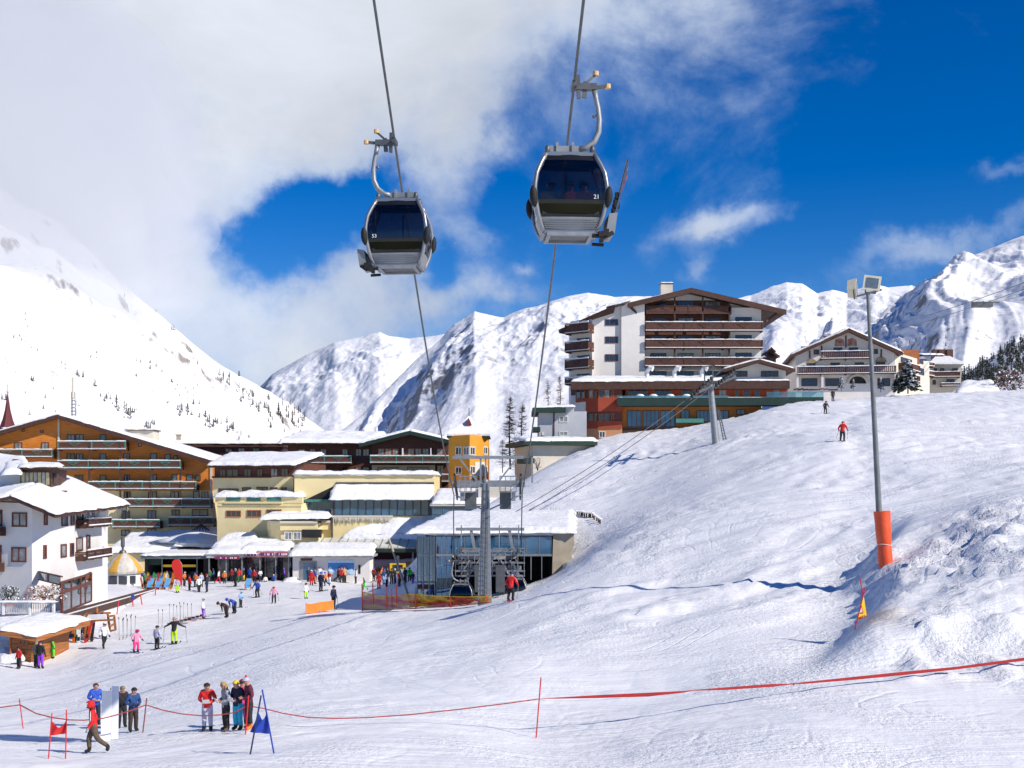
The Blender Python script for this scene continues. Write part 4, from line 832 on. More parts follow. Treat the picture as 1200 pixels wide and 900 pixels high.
for k in range(34):      # dark logs and stones lying on the roof
    s_ = 1 if k % 2 else -1; x = 400+s_*(10+rnd.random()*190); y = 300+abs(x-400)*.42; o_ = -rnd.random()*14; p = f.P(x, y, o_); p.z += .35
    MB().bar(shift(p, -.6*rnd.random()-.3, 0, 0), shift(p, .5, .6*rnd.random(), .1), .35, .3).build('roof_log', beam, root)
for k in range(12): p = f.P(330+k*14, 326-abs(k-5)*-1, -1-k*.3); p.z = f.P(400, 300).z+.5-abs(k-5.5)*.25; MB().bar(shift(p, -.5), shift(p, .5, .2), .4, .4).build('roof_log', beam, root)
m = MB(); p = f.P(640, 360, -10); 
root2 = root
ch = MB().box(p.x+2, p.x+5, p.y, p.y+2, p.z-3, p.z+.2).build('dormer', frameo, root)
# second chalet behind to the right
f = Fac(775, 215, 915, 214, C5); root = thing('hip_roof_house', 'small pale house with hipped snow roof and wooden balcony right of the painted chalet', 'house', f.q(4, 15))
m = MB(); f.box(m, 775, 915, 455, 640, -9, 0); m.build('wall', pale, root)
c0 = [f.P(768, 455, .8), f.P(925, 455, .8), f.P(925, 455, -10), f.P(768, 455, -10)]; ap = [f.P(820, 408, -4), f.P(870, 408, -4)]
m = MB(); m.add(c0+ap, [(0, 1, 5, 4), (1, 2, 5), (2, 3, 4, 5), (3, 0, 4), (3, 2, 1, 0)]); ro = m.build('roof', beam, root)
m = MB(); up = Vector((0, 0, .35)); m.add([v+up for v in c0+ap]+[v+Vector((0, 0, .02)) for v in c0], [(0, 1, 5, 4), (1, 2, 5), (2, 3, 4, 5), (3, 0, 4), (0, 1, 7, 6), (1, 2, 8, 7), (2, 3, 9, 8), (3, 0, 6, 9)]); m.build('roof_snow', snow, ro)
balcony(f, root, 776, 905, 489, 512, 1.2, dtimber, 'solid', .12, 0, 5); balcony(f, root, 820, 905, 540, 552, 1.2, dtimber, 'solid', .12, 0, 5)
for a, b, t, c in ((820, 838, 470, 488), (875, 900, 470, 488), (790, 805, 470, 486), (785, 800, 525, 545), (850, 885, 520, 540)): window(f, root, a, b, t, c, framew, pane_d, 1)
for x in (840, 877, 812): chimney(root, f.P(x, 425, -4), 1.1, 1.1, 2.0, dtimber, False)
f = Fac(700, 208, 800, 212, C5); root = thing('balcony_annex', 'narrow timber and white house wedged between painted chalet and hip-roofed house', 'house', f.q(1, 15))
m = MB(); f.box(m, 722, 772, 430, 640, -6, 0); m.build('wall', pale, root); r_ = slab(f.P(715, 410, 1), f.P(812, 412, 1), f.P(812, 395, -6), f.P(715, 395, -6), .3, root, beam); snow_cap(f.P(715, 410, 1), f.P(812, 412, 1), f.P(812, 398, -6), f.P(715, 398, -6), .35, r_, seed=75)
for (t, c) in ((445, 462), (485, 505)): balcony(f, root, 724, 770, t, c, 1.0, dtimber, 'solid', .12, 0, 5); window(f, root, 730, 755, t-16, t-1, framew, pane_d, 1)
# roofs peeping out between the tall hotel and the painted chalet
f = Fac(0, 230, 80, 230, C5); root = thing('distant_cabin', 'little snow-roofed brown hut glimpsed behind the tall hotel terrace', 'hut', f.q(1, 15))
m = MB(); f.box(m, 8, 75, 420, 500, -6, 0); m.build('wall', dtimber, root); gable(f, root, (-2, 415), (44, 386), (88, 415), 6, .8, .3, beam, .5, seed=77); gable(f, root, (22, 396), (46, 378), (66, 396), 2, 1.6, .2, beam, .3, seed=78, name='dormer_roof')
for a, b in ((15, 32), (42, 60)): window(f, root, a, b, 424, 438, framew, pane_d, 1)

# ---------------------------------------------------------------- white house bottom left
V = lambda x, y, d: W(x/4, 440+y/4, d)
root = thing('white_house', 'white rendered house with brown framed windows and a broad snowy roof', 'house', W(40, 700, 95))
fl = Fac(-240, 92, 150, 89, C1); fm_ = Fac(150, 89, 237, 90, C1); fr_ = Fac(237, 90, 350, 94, C1); fr2 = Fac(350, 96, 505, 104, C1)
foot = [(v.x, v.y) for v in (fl.A, fl.B, fm_.B, fr_.B, fr2.A, fr2.B)]+[(fr2.B.x-6, 112), (fl.A.x, 112)]
eave = lambda v, z: z
zt_ = [fl.z(-240, 590)*.9, fl.z(150, 600), fm_.z(237, 640), fr_.z(350, 632), fr2.z(350, 632), fr2.z(505, 622), -2.5, -2]
m = MB(); m.foot(foot, -13, zt_); 
g0 = [fl.P(-240, 640), fl.P(45, 560), fl.P(150, 606)]
m.add([fl.P(-240, 640, .0)+Vector((0, .3, 0)), fl.P(150, 640)+Vector((0, .3, 0)), fl.P(150, 604)+Vector((0, .3, 0)), fl.P(40, 566)+Vector((0, .3, 0)), fl.P(-240, 640)+Vector((0, 6, 0)), fl.P(150, 640)+Vector((0, 6, 0)), fl.P(150, 604)+Vector((0, 6, 0)), fl.P(40, 566)+Vector((0, 6, 0))],
      [(0, 1, 2, 3), (7, 6, 5, 4), (2, 1, 5, 6), (3, 2, 6, 7), (0, 3, 7, 4)]); m.build('wall', white_r, root)
A_, B_, C_, D_ = V(45, 560, 88), V(258, 648, 87.5), V(606, 602, 104), V(285, 466, 108)
r_ = MB(); dn = Vector((0, 0, -.32)); r_.hexa([A_+dn, B_+dn, C_+dn, D_+dn, A_, B_, C_, D_])
E_, G_ = V(-260, 640, 88), V(-200, 500, 112); r_.hexa([E_+dn, A_+dn, D_+dn, G_+dn, E_, A_, D_, G_]); r_ = r_.build('roof', beam, root)
snow_cap(A_, B_, C_, D_, .38, r_, seed=81, over=.1, lump=.25); snow_cap(E_, A_, D_, G_, .38, r_, seed=82, over=.1)
m = MB()
for k in range(40):
    icem = MATS.get('ice') or clear_glass('ice', (.8, .88, .92), .45); t_ = rnd.random(); p = B_.lerp(C_, .3+.7*t_); p.z -= .25; h = .1+rnd.random()**2*.75; MB().tube([p, shift(p, 0, 0, -h)], [.045, .006], 5).build('icicle', icem, root)
for ff, a, b, t, c, k in ((fl, 58, 128, 642, 710, 1), (fl, 55, 125, 805, 875, 1), (fl, -30, 12, 630, 706, 0), (fl, -30, 8, 794, 876, 0), (fl, -120, -70, 642, 710, 1), (fm_, 205, 223, 640, 702, 0), (fm_, 202, 219, 794, 858, 0),
                       (fr_, 287, 315, 650, 706, 0), (fr_, 330, 347, 645, 702, 0), (fr_, 283, 310, 790, 852, 0), (fr_, 327, 345, 785, 847, 0), (fr2, 358, 388, 642, 694, 0), (fr2, 356, 386, 758, 822, 0), (fr2, 403, 421, 748, 812, 0), (fr2, 440, 452, 660, 694, 0)):
    window(ff, root, a, b, t, c, framew, rnd.choice([pane_c, pane_d]), k, .11)
for ff, a, b, t, c in ((fr2, 355, 465, 670, 702), (fr2, 352, 468, 813, 850), (fl, -100, 28, 706, 738), (fl, -100, 22, 872, 905)): balcony(ff, root, a, b, t, c, 1.0, beam, 'rails', .1, 0, 1.8)
# glazed roof lantern
fL = Fac(95, 98, 240, 97, C1); fR = Fac(240, 97, 285, 100, C1)
ln = MB(); pp = [(v.x, v.y) for v in (fL.A, fL.B, fR.B)]+[(fR.B.x-1, 104), (fL.A.x, 104)]; ln.foot(pp, fL.z(150, 530), fL.z(150, 440)); ln = ln.build('roof_lantern', dtimber, root)
for k in range(7): a = 103+k*19; m = MB(); fL.box(m, a, a+15, 455, 512, .02, .06); m.build('pane', pane_c if k % 2 else pm('pane_straw', (.42, .38, .22), .3), ln)  # panes alternate between curtain grey and a pale yellow base colour
m = MB(); fR.box(m, 248, 262, 458, 510, .02, .06); m.build('pane', pane_d, ln)
m = MB(); a = .6; m.foot([(pp[0][0]-a, pp[0][1]-a), (pp[1][0]+.1, pp[1][1]-a), (pp[2][0]+a, pp[2][1]-.2), (pp[3][0]+a, 105), (pp[4][0]-a, 105)], fL.z(150, 441), fL.z(150, 432)); m.build('lantern_roof', beam, ln)
snow_cap(W(22, 547.5, 97), W(71, 546.5, 96.5), W(73, 545, 104), W(22, 545, 105), .35, ln, 'lantern_snow', 84)
snow_cap(V(-60, 470, 100), V(140, 440, 99), V(120, 400, 110), V(-60, 385, 112), .7, root, 'back_roof_snow', 85)
snow_cap(V(15, 465, 96), V(95, 462, 96), V(110, 425, 103), V(30, 420, 103), .6, root, 'back_roof_snow', 86)
slab(V(-60, 474, 100), V(140, 444, 99), V(130, 440, 110), V(-60, 440, 112), .9, root, white_r, 'back_block')
m = MB(); p = V(71, 392, 104); m.box(p.x-.25, p.x+.25, p.y, p.y+.5, p.z-1.6, p.z); p = V(295, 545, 97); m.box(p.x-.2, p.x+.2, p.y, p.y+.4, p.z-1, p.z+.1); m.build('vent_pipe', framew, root)

# ================================================================== cableway: near cabins, cables, towers, valley station
C8 = (0, 640, 5); CC4 = (180, 640, 4); CC5 = (400, 640, 4)
def make_cabin(num, side, rack_skis):
    """eight-seat cabin; origin at the floor centre, front towards -Y; side=+1 hanger sweeps out to the right"""
    root = thing('gondola_cabin', 'x', 'gondola')
    H = 2.36; prof = [(0.0, .70), (.22, .83), (.55, .95), (1.0, 1.04), (1.35, 1.055), (1.75, .99), (2.1, .84), (H, .70)]
    def hw(z): return float(np.interp(z, [p[0] for p in prof], [p[1] for p in prof]))
    def hy(z): return hw(z)*0.80-.03
    zs = np.linspace(0.12, H-.04, 16)
    m = MB()
    for sx in (-1, 1):
        for sy in (-1, 1): 
            q = MB().tube([(sx*(hw(z)-.03), sy*(hy(z)-.03), z) for z in zs], .065, 8); q.build('corner_post', silver, root, smooth=True)
    for nm, z, w in (('bottom_rim', .12, .07), ('top_rim', H-.04, .06)):
        a, b = hw(z)-.03, hy(z)-.03; q = MB()
        for p, r in (((-a, -b), (a, -b)), ((a, -b), (a, b)), ((a, b), (-a, b)), ((-a, b), (-a, -b))): q.bar((*p, z), (*r, z), w*1.5, w*1.6)
        q.build(nm, silver, root)
    def panel(z0, z1, mat, nm, inset=.05, sides=(0, 1, 2, 3), steps=6, th=.02, bow=0.05):
        for sd in sides:
            q = MB(); zz = np.linspace(z0, z1, steps+1); n = 6; g = []
            for k, z in enumerate(zz):
                a, b = hw(z)-inset, hy(z)-inset; row = []
                for i in range(n+1):
                    t = -1+2*i/n; bw = bow*(1-t*t)
                    row.append({0: (t*a, -b-bw, z), 1: (a+bw, t*b, z), 2: (-t*a, b+bw, z), 3: (-a-bw, -t*b, z)}[sd])
                g.append(row)
            vs = [v for r_ in g for v in r_]; off = [(v[0]*(1-th/a), v[1]*(1-th/b), v[2]) for v in vs]; w_ = n+1; fs = []
            for k in range(steps):
                for i in range(n): a0 = k*w_+i; fs += [(a0, a0+1, a0+w_+1, a0+w_), tuple(len(vs)+j for j in (a0+w_, a0+w_+1, a0+1, a0))]
            rim = list(range(w_))+[k*w_+n for k in range(1, steps+1)]+[steps*w_+i for i in range(n-1, -1, -1)]+[k*w_ for k in range(steps-1, 0, -1)]
            for i in range(len(rim)): a0, b0 = rim[i], rim[(i+1) % len(rim)]; fs.append((a0, a0+len(vs), b0+len(vs), b0))
            q.add(vs+off, fs); o = q.build(nm, mat, root, smooth=30)
            yield sd, o
    blackp = pm('cabin_black', (.012, .012, .014), .25, 0, .1, 2)
    ws = dict(panel(.50, .86, low_glass, 'lower_window')); ws2 = dict(panel(.97, 2.13, cab_glass, 'window'))
    list(panel(.861, .969, blackp, 'window_band', .045)); list(panel(2.131, H-.06, blackp, 'header', .045)); 
    for sd, o in panel(.16, .499, pm('ribbed_aluminium', (.27, .28, .29), .45, .4, .1, 3), 'lower_panel', .045): pass
    q = MB()
    for k in range(5): z = .2+k*.058; a = hw(z)-.1; q.bar((-a, -hy(z)-.01, z), (a, -hy(z)-.01, z), .03, .02)
    q.build('panel_rib', silver, root)
    q = MB()
    for sx in (-1, 1): q.bar((sx*.02, -hy(1)-.0, .5), (sx*.02, -hy(1), .86), .001, .001)
    q = MB().box(-.03, .03, hy(1.6)-.02, hy(1.6)+.01, 1.0, 2.1); q.build('door_seam', blackp, root)
    q = MB().box(-.7, .7, -.6, .6, .06, .13); q.build('floor', dsteel, root)
    q = MB(); q.box(-.66, .66, -.62, -.5, .0, .1); q.box(-.66, .66, .5, .62, .0, .1); q.box(-.66, -.55, -.49, .49, .0, .05); q.box(.55, .66, -.49, .49, .0, .05); q.build('undercarriage', steel, root)
    q = MB().foot([(-.66, -.5), (.66, -.5), (.66, .5), (-.66, .5)], H-.05, H+.04); q.build('roof', silver, root)
    for sx in (-1, 1):
        for sy in (-1, 1):
            MB().lathe((sx*.64, sy*.48, H), [(.001, 0), (.075, 0), (.08, .12), (.05, .2), (.001, .24)], 10).build('buffer_knob', dsteel, root, smooth=True)
            z0 = .78; q = MB(); pts = [(sx*(hw(z)+.02), sy*(hy(z)+.0), z) for z in np.linspace(.76, 1.34, 8)]; q.tube(pts, [.04, .085, .105, .11, .11, .105, .085, .04], 10); q.build('bumper', black, root, smooth=True)
    # benches seen through the glass
    for sy in (-1, 1): q = MB(); q.box(-.78, .78, min(sy*.36, sy*.66), max(sy*.36, sy*.66), .5, .58); q.box(-.8, .8, sy*.68-.03, sy*.68+.03, .58, .95); q.build('bench', dark, root)
    s = side
    # hanger: level beam over the roof, then the tube that sweeps up to the grip
    q = MB().bar((-s*.62, 0, H+.24), (s*.30, 0, H+.24), .16, .17); hg = q.build('roof_beam', steel, root)
    for x in (-.33, .12): q = MB(); q.box(s*x-.035, s*x+.035, -.13, .13, H+.02, H+.42); q.build('beam_bracket', steel, root)
    cv = [(s*.28, H+.24), (s*.52, H+.3), (s*.75, H+.48), (s*.88, H+.76), (s*.90, H+1.1), (s*.86, H+1.45), (s*.80, H+1.72), (s*.76, H+1.95)]
    q = MB().tube([(x, 0, z) for x, z in cv], [.085, .085, .085, .085, .08, .075, .075, .085], 10); q.build('hanger_arm', steel, root, smooth=True)
    q = MB(); q.bar((s*.86, 0, H+1.25), (s*.76, 0, H+1.22), .05); q.ball((s*.74, 0, H+1.2), .05); q.build('latch', dsteel, root)
    gx, gz = s*.02+s*.1, H+2.08
    q = MB(); q.box(min(s*.18, s*.82), max(s*.18, s*.82), -.1, .1, gz-.12, gz+.06); q.bar((s*.28, 0, gz+.3), (s*.3, 0, gz-.36), .1, .16); q.bar((s*.5, 0, gz+.12), (s*.46, 0, gz-.34), .13, .1); q.bar((s*.16, -.28, gz), (s*.16, .28, gz), .13, .15)
    q.bar((s*.4, 0, gz), (s*.78, .05, gz+.34), .07); q.bar((s*.7, 0, gz-.05), (s*1.12, 0, gz), .09); q.build('cable_grip', dsteel, root)
    roller = pm('roller_tan', (.6, .38, .16), .6)
    for c in ((s*1.14, 0, gz), (s*.8, .05, gz+.38)): MB().lathe((0, 0, 0), [(.001, -.06), (.09, -.06), (.09, .06), (.001, .06)], 10).build('guide_roller', roller, root).location = c
    # ski basket hung on the outside
    q = MB(); c = Vector((s*1.2, 0, .35))
    for k in range(4): y = -.5+k*.34; q.hexa([(s*1.02, y-.14, .12), (s*1.26, y-.14, .08), (s*1.26, y+.14, .08), (s*1.02, y+.14, .12), (s*1.10, y-.14, .62), (s*1.34, y-.14, .66), (s*1.34, y+.14, .66), (s*1.10, y+.14, .62)])
    q.build('ski_quiver', steel, root)
    q = MB(); q.tube([(s*.6, -.7, -.02), (s*1.0, -.72, -.05), (s*1.2, -.66, .08)], .06, 8); q.tube([(s*.75, .6, 0), (s*1.1, .6, -.02)], .05, 6); q.bar((s*1.03, -.75, .12), (s*1.03, .75, .12), .1); q.bar((s*.78, -.76, .0), (s*1.05, -.76, .04), .2, .14); q.build('rack_arm', black, root)
    t = text_mesh(num, .17, 'cabin_number', whitep, root, (s*-.0+.72*1, -hy(1.0)+.02-.015, 1.05), (R(90), 0, 0)) if num == '21' else text_mesh(num, .17, 'cabin_number', whitep, root, (-.72, -hy(1.0)+.005, 1.05), (R(90), 0, 0))
    return root
def place_cabin(root, px, py, d, yaw, sc_=1.0):
    p = W(px, py, d); root.location = p; root.rotation_euler = (0, 0, R(yaw)); root.scale = (sc_,)*3
D21, D53 = 31.0, 36.8
cab21 = make_cabin('21', 1, True); cab21['label'] = 'silver gondola cabin number 21 with three passengers and skis in its side rack'
place_cabin(cab21, 666, 281, D21, 3, .90)
cab53 = make_cabin('53', -1, False); cab53['label'] = 'empty silver gondola cabin number 53 hanging from the left cable'
place_cabin(cab53, 468, 318, D53, -4, .90)
cab21['group'] = cab53['group'] = 'gondola cabins on the cableway'
bpy.context.view_layer.update()
# skis standing in the rack of cabin 21: each pair a thing of its own
ski_cols = [(.05, .05, .06), (.4, .4, .42), (.3, .05, .04), (.06, .1, .2)]
for k in range(4):
    y = -.5+k*.34; M = cab21.matrix_world
    a, b = M @ Vector((1.17, y, .15)), M @ Vector((1.62+.04*k, y-.1, 1.95+.12*((k*2) % 3)))
    t = thing('ski_pair', ['silver tipped pair of skis foremost in the rack of cabin 21', 'dark pair of skis second from the front in the rack of cabin 21', 'reddish pair of skis third from the front in the rack of cabin 21', 'rearmost pair of skis in the rack of cabin 21'][k], 'skis', a, 'skis in the cabin rack')
    d_ = (b-a); 
    for j in (-1, 1):
        q = MB(); o_ = Vector((0, .035*j, 0)); q.bar(a+o_, a+d_*.93+o_, .12, .045, up=(1, 0, .2)); q.bar(a+d_*.93+o_, b+o_+Vector((.02*j+.02, .06*j, .06)), .07, .025, up=(1, 0, .2)); q.build('ski', pm('ski_%d' % k, ski_cols[(k+j) % 4], .35, 0, .2, 8), t)
    q = MB(); c = a+d_*.42; q.box(c.x-.09, c.x+.04, c.y-.09, c.y+.09, c.z-.1, c.z+.1); c = a+d_*.54; q.box(c.x-.1, c.x+.02, c.y-.07, c.y+.07, c.z-.06, c.z+.06); q.build('binding', black, t)
def gripw(c, s): return c.matrix_world @ Vector((s*.16, 0, 2.36+2.08))
g21, g53 = gripw(cab21, 1), gripw(cab53, -1)
PY = 80.0
pR, pL = W(612, 576, PY), W(532, 580, PY)
def cable(name, lab, pts, r, grp=None, cat='cable'):
    o = MB().tube(pts, r, 8).build(name, dsteel, None, pts[0], smooth=True); tag(o, lab, cat, grp); return o
def ext(a, b, n, sag):      # from tower a through grip b and on over the camera
    d_ = b-a; out = []
    for k in range(n+1):
        t = k/n*1.95; p = a+d_*t; p.z -= sag*4*(t*(1-t)) if t <= 1 else sag*0.0; 
        if t > 1: p.z += (t-1)*sag*4*.9
        out.append(p)
    return out
cable('haul_cable', 'right-hand steel cable carrying gondola cabin 21', [W(611, 655, 88), W(611, 640, 87), W(611.5, 600, 82)]+ext(pR, g21, 26, .9), .038, 'cableway cables')
cable('haul_cable', 'left-hand steel cable carrying gondola cabin 53', [W(532, 655, 88), W(532, 640, 87), W(531.5, 604, 82)]+ext(pL, g53, 26, .9), .038, 'cableway cables')

def sheaves(parent, a, b, n, r=.22, nm='sheave_train', off=0.0, mat=None):
    """a rocker frame with a row of wheels along a-b"""
    a, b = Vector(a), Vector(b); q = MB(); q.bar(a, b, .1, .16); so_ = q.build(nm, dsteel, parent)
    side = (b-a).normalized().cross(Vector((0, 0, 1))).normalized()
    for k in range(n):
        c = a.lerp(b, (k+.5)/n)+Vector((0, 0, .16)); u = (b-a).normalized(); v = side.cross(u)
        for s_ in (-1, 1):
            vs = []; 
        ring = [c+(u*math.cos(2*math.pi*i/12)+v*math.sin(2*math.pi*i/12))*r for i in range(12)]
        w = MB(); w.add([p-side*.07 for p in ring]+[p+side*.07 for p in ring], [tuple(range(12)), tuple(range(23, 11, -1))]+[(i, i+12, (i+1) % 12+12, (i+1) % 12) for i in range(12)]); w.build('wheel', mat or black, so_)
    return so_
# tower in front of the station
gz = hit(568, 698, 60, 120); 
root = thing('cableway_tower', 'tall steel cableway tower with crossarm and black sheave trains before the glass station', 'pylon', W(568, 700, 80))
q = MB(); base = W(568, 706, 80); top = W(569, 566, 80)
def tapered(q, a, b, wa, wb, da=None, db=None):
    da, db = da or wa, db or wb
    q.hexa([(a.x-wa/2, a.y-da/2, a.z), (a.x+wa/2, a.y-da/2, a.z), (a.x+wa/2, a.y+da/2, a.z), (a.x-wa/2, a.y+da/2, a.z), (b.x-wb/2, b.y-db/2, b.z), (b.x+wb/2, b.y-db/2, b.z), (b.x+wb/2, b.y+db/2, b.z), (b.x-wb/2, b.y+db/2, b.z)])
base.z -= 1.5; tapered(q, base, top, 1.0, .5, .8, .5); q.build('shaft', steel, root)
q = MB()
for s_ in (-.14, .14): q.bar(Vector((base.x+s_, 79.5, base.z+1)), Vector((top.x+s_, 79.7, top.z)), .04)
for k in range(24): z = base.z+1.2+k*.33; q.bar((base.x-.16, 79.5, z), (base.x+.16, 79.5, z), .05, .04)
q.build('ladder', dsteel, root)
zc = W(0, 566, 80).z
q = MB(); q.bar((pL.x-.2, 80, zc-.1), (pR.x+.2, 80, zc-.1), .4, .34); q.bar((pL.x, 80, zc+.1), (pR.x, 80, zc+.1), .2, .15); q.build('crossarm', steel, root)
za = W(0, 536, 80).z
q = MB(); q.bar((pL.x-.1, 80, za), (pR.x+.1, 80, za), .22, .2)
for x in (-1.9, 1.55): 
    q.bar((x-.2, 80, zc), (x-.2, 80, za), .12)
for x, s_ in ((pL.x+.9, 1), (pR.x-.9, -1)): q.bar((x-s_*.5, 80, za-.1), (x+s_*.6, 80, zc+.2), .35, .1)
q.bar((top.x, 80, zc), (top.x, 80, za), .1); q.build('service_gantry', steel, root)
for x0, s_, nm in ((pL.x, 1, 0), (pR.x, -1, 1)):
    for yy_ in (0,):
        a = Vector((x0+s_*.12, 78.0, zc+.35)); b = Vector((x0+s_*.12, 82.2, zc-1.1)); sheaves(root, a, b, 8, .19)
    q = MB(); q.box(min(x0+s_*.4, x0+s_*1.5), max(x0+s_*.4, x0+s_*1.5), 79, 81.4, zc-.62, zc-.55)
    for x in np.linspace(x0+s_*.4, x0+s_*1.5, 4):
        for y_ in (79, 81.4): q.bar((x, y_, zc-.6), (x, y_, zc+.45), .045)
    for z in (zc-.1, zc+.45): 
        for y_ in (79, 81.4): q.bar((x0+s_*.4, y_, z), (x0+s_*1.5, y_, z), .05)
    q.build('catwalk', steel, root)
    q = MB(); q.box(min(x0+s_*.75, x0+s_*1.5), max(x0+s_*.75, x0+s_*1.5), 79.6, 80.4, zc-1.75, zc-.63); q.build('equipment_box', dsteel, root)
    q = MB(); q.box(min(x0+s_*.45, x0+s_*.72), max(x0+s_*.45, x0+s_*.72), 79.2, 79.9, zc-1.2, zc-.63); q.build('motor', steel, root)
    q = MB(); q.bar((x0+s_*.1, 80, zc-.8), (top.x, 80, zc-1.9), .1); q.build('stay', steel, root)
q = MB().ball((top.x, 79.9, top.z+.1), .2, sz=1.0); q.build('cap', steel, root)

# valley station: glass hall
f = Fac(175, 90, 645, 90, C3); fS = Fac(99, 92.5, 175, 90, C3); zf = -9.5
root = thing('lift_station', 'glass-fronted lift valley station with snow-covered flat roof and sandy end wall', 'lift station', f.q(5, -8.2))
zt = f.z(300, 583); ztop = f.z(300, 568)
q = MB(); foot = [(fS.A.x, fS.A.y), (f.A.x, f.A.y), (f.B.x+.4, f.B.y), (f.B.x+1.2, 101), (fS.A.x+.5, 101)]; q.foot(foot, zt+.05, ztop); ro = q.build('roof', pm('roof_edge_white', (.66, .67, .68), .5), root)
q = MB(); q.foot([(p[0], p[1]+.2) for p in foot], zf, f.z(300, 815)-.25); q.build('floor', dark, root)
q = MB(); q.box(foot[0][0]+.4, foot[2][0], 96.2, 96.5, zf, zt+.04); q.build('back_wall', dark, root)
q = MB(); q.box(foot[2][0]-.4, foot[2][0]-.1, 90.3, 96.1, zf, zt+.04); q.build('side_wall', dark, root)
for ff, a, b, n, t, c, mat in ((fS, 101, 172, 3, 584, 840, hall_glass), (f, 178, 240, 3, 584, 840, hall_glass), (f, 240, 645, 8, 584, 655, pane_b)):
    for k in range(n):
        u0, u1 = a+(b-a)*k/n, a+(b-a)*(k+1)/n; p_ = MB(); ff.box(p_, u0+.6, u1-.6, t, c, -.04, 0); p_.build('glass_panel', mat, root)
q = MB()
for ff, xs_, t, c in ((fS, (101, 125, 149, 172), 584, 840), (f, (178, 199, 220, 241), 584, 840), (f, [241+50.5*k for k in range(9)], 584, 660)):
    for x in xs_: ff.box(q, x-1, x+1, t, c, -.08, .03)
f.box(q, 176, 648, 655, 664, -.1, .06); f.box(q, 176, 242, 700, 703, -.08, .04); fS.box(q, 100, 174, 660, 663, -.08, .04); fS.box(q, 100, 174, 740, 743, -.08, .04)
f.box(q, 560, 564, 664, 760, -.1, .05); f.box(q, 604, 607, 664, 755, -.1, .05); q.build('mullions', steel, root)
q = MB(); f.poly(q, [(652, 572), (738, 569), (735, 592), (738, 620), (724, 650), (728, 672), (712, 700), (700, 730), (668, 790), (646, 800)][::-1], -1.0, .1); q.build('end_wall', concrete, root)
q = MB()
for k in range(11): fS.box(q, 103, 118, 560, 562, 0, 0.05)
a, b = f.P(104, 580, .15), f.P(652, 572, .15)
z_ = ztop; sn_ = snow_cap((fS.A.x-.2, 92.4, z_), (f.B.x+1.6, 89.7, z_), (f.B.x+2.3, 103, z_+1.2), (fS.A.x+2.0, 103, z_+1.0), .55, ro, 'roof_snow', 91, lump=.35, over=.25)
snow_cap((f.A.x-2, 89.95, z_-.02), (f.B.x+1.7, 89.85, z_+.02), (f.B.x+1.7, 90.5, z_+.1), (f.A.x-2, 90.6, z_+.1), .3, ro, 'roof_snow', 92, lump=.8)
# drive machinery visible in the hall mouth
machp = pm('machine_grey', (.24, .25, .27), .5, .3, .35, 3); root = thing('lift_machinery', 'silver bullwheel frame with wheels and walkways in the open mouth of the glass station', 'machinery', W(570, 690, 88))
zm = W(0, 650, 88).z
q = MB(); 
for y_, r_ in ((88.6, 2.25),): q.lathe((W(570, 0, 88).x, y_+1.6, zm-.25), [(r_-.35, -.12), (r_, -.12), (r_, .12), (r_-.35, .12), (r_-.35, -.12)], 28)
for k in range(6): a = k*math.pi/3; c = W(570, 0, 88).x; q.bar((c, 90.2, zm-.25), (c+2.1*math.cos(a), 90.2+2.1*math.sin(a), zm-.25), .16)
q.build('bullwheel', machp, root)
for x0, s_ in ((pL.x+.1, 1), (pR.x-.1, -1)):
    sheaves(root, (x0+s_*.1, 86.0, zm+.35), (x0+s_*.1, 89.6, zm+.1), 6, .24, mat=dsteel); sheaves(root, (x0+s_*.8, 86.2, zm-.75), (x0+s_*.8, 89.6, zm-.75), 7, .2, mat=dsteel)
    for z in (zm-.5, zm+.05, zm-1.1, zm-1.45): q = MB(); q.bar((x0-s_*.35, 86.4, z), (x0+s_*2.1, 86.4, z+.02), .09, .12); q.bar((x0+s_*.2, 86.0, z), (x0+s_*.3, 89.8, z), .1); q.build('side_beam', machp, root)
    q = MB()
    for x in np.linspace(x0-s_*.3, x0+s_*2.0, 6): q.bar((x, 86.35, zm-1.5), (x, 86.35, zm+.55), .05)
    q.bar((x0-s_*.3, 86.3, zm+.55), (x0+s_*2.0, 86.3, zm+.55), .06); q.bar((x0-s_*.3, 86.3, zm+.3), (x0+s_*2.0, 86.3, zm+.3), .04); q.build('railing', machp, root)
    q = MB(); q.box(min(x0+s_*1.1, x0+s_*1.75), max(x0+s_*1.1, x0+s_*1.75), 86.0, 86.3, zm-2.6, zm-.65); q.build('control_box', dsteel, root)
    for k in range(5):
        q = MB(); c = Vector((x0+s_*(.15+.42*k), 86.1, zm-.1-.24*(k % 3))); q.lathe((0, 0, 0), [(.001, -.05), (.17, -.05), (.17, .05), (.001, .05)], 10); o = q.build('tyre_wheel', dsteel, root); o.location = c-ORG[root.name]; o.rotation_euler = (R(90), 0, 0)
    q = MB()
    for k in range(9): a = (x0+s_*(.1+.22*k), 86.15+.1*(k % 2), zm-1.3+.35*(k % 3)); q.bar(a, (a[0]+s_*.2, a[1], a[2]+.3), .09); 
    q.build('linkage', machp, root)
q = MB(); q.bar((pL.x, 86.8, zm-.9), (pR.x, 86.8, zm-.9), .22, .3); q.bar((pL.x, 86.8, zm+.35), (pR.x, 86.8, zm+.35), .16, .2); q.build('cross_beam', machp, root)
za2 = W(0, 620, 87).z
q = MB(); q.bar((pL.x-.2, 86.8, za2), (pR.x+.2, 86.8, za2), .2, .22)
for x in (pL.x+.9, pR.x-.9): q.bar((x, 86.8, za2), (x+(.3 if x < 0 else -.3), 86.8, zm+.3), .22, .1)
for x in (pL.x+.2, -.8-.9, pR.x-1.6, pR.x-.2): q.bar((x, 86.8, za2+.3), (x, 86.8, zm), .08)
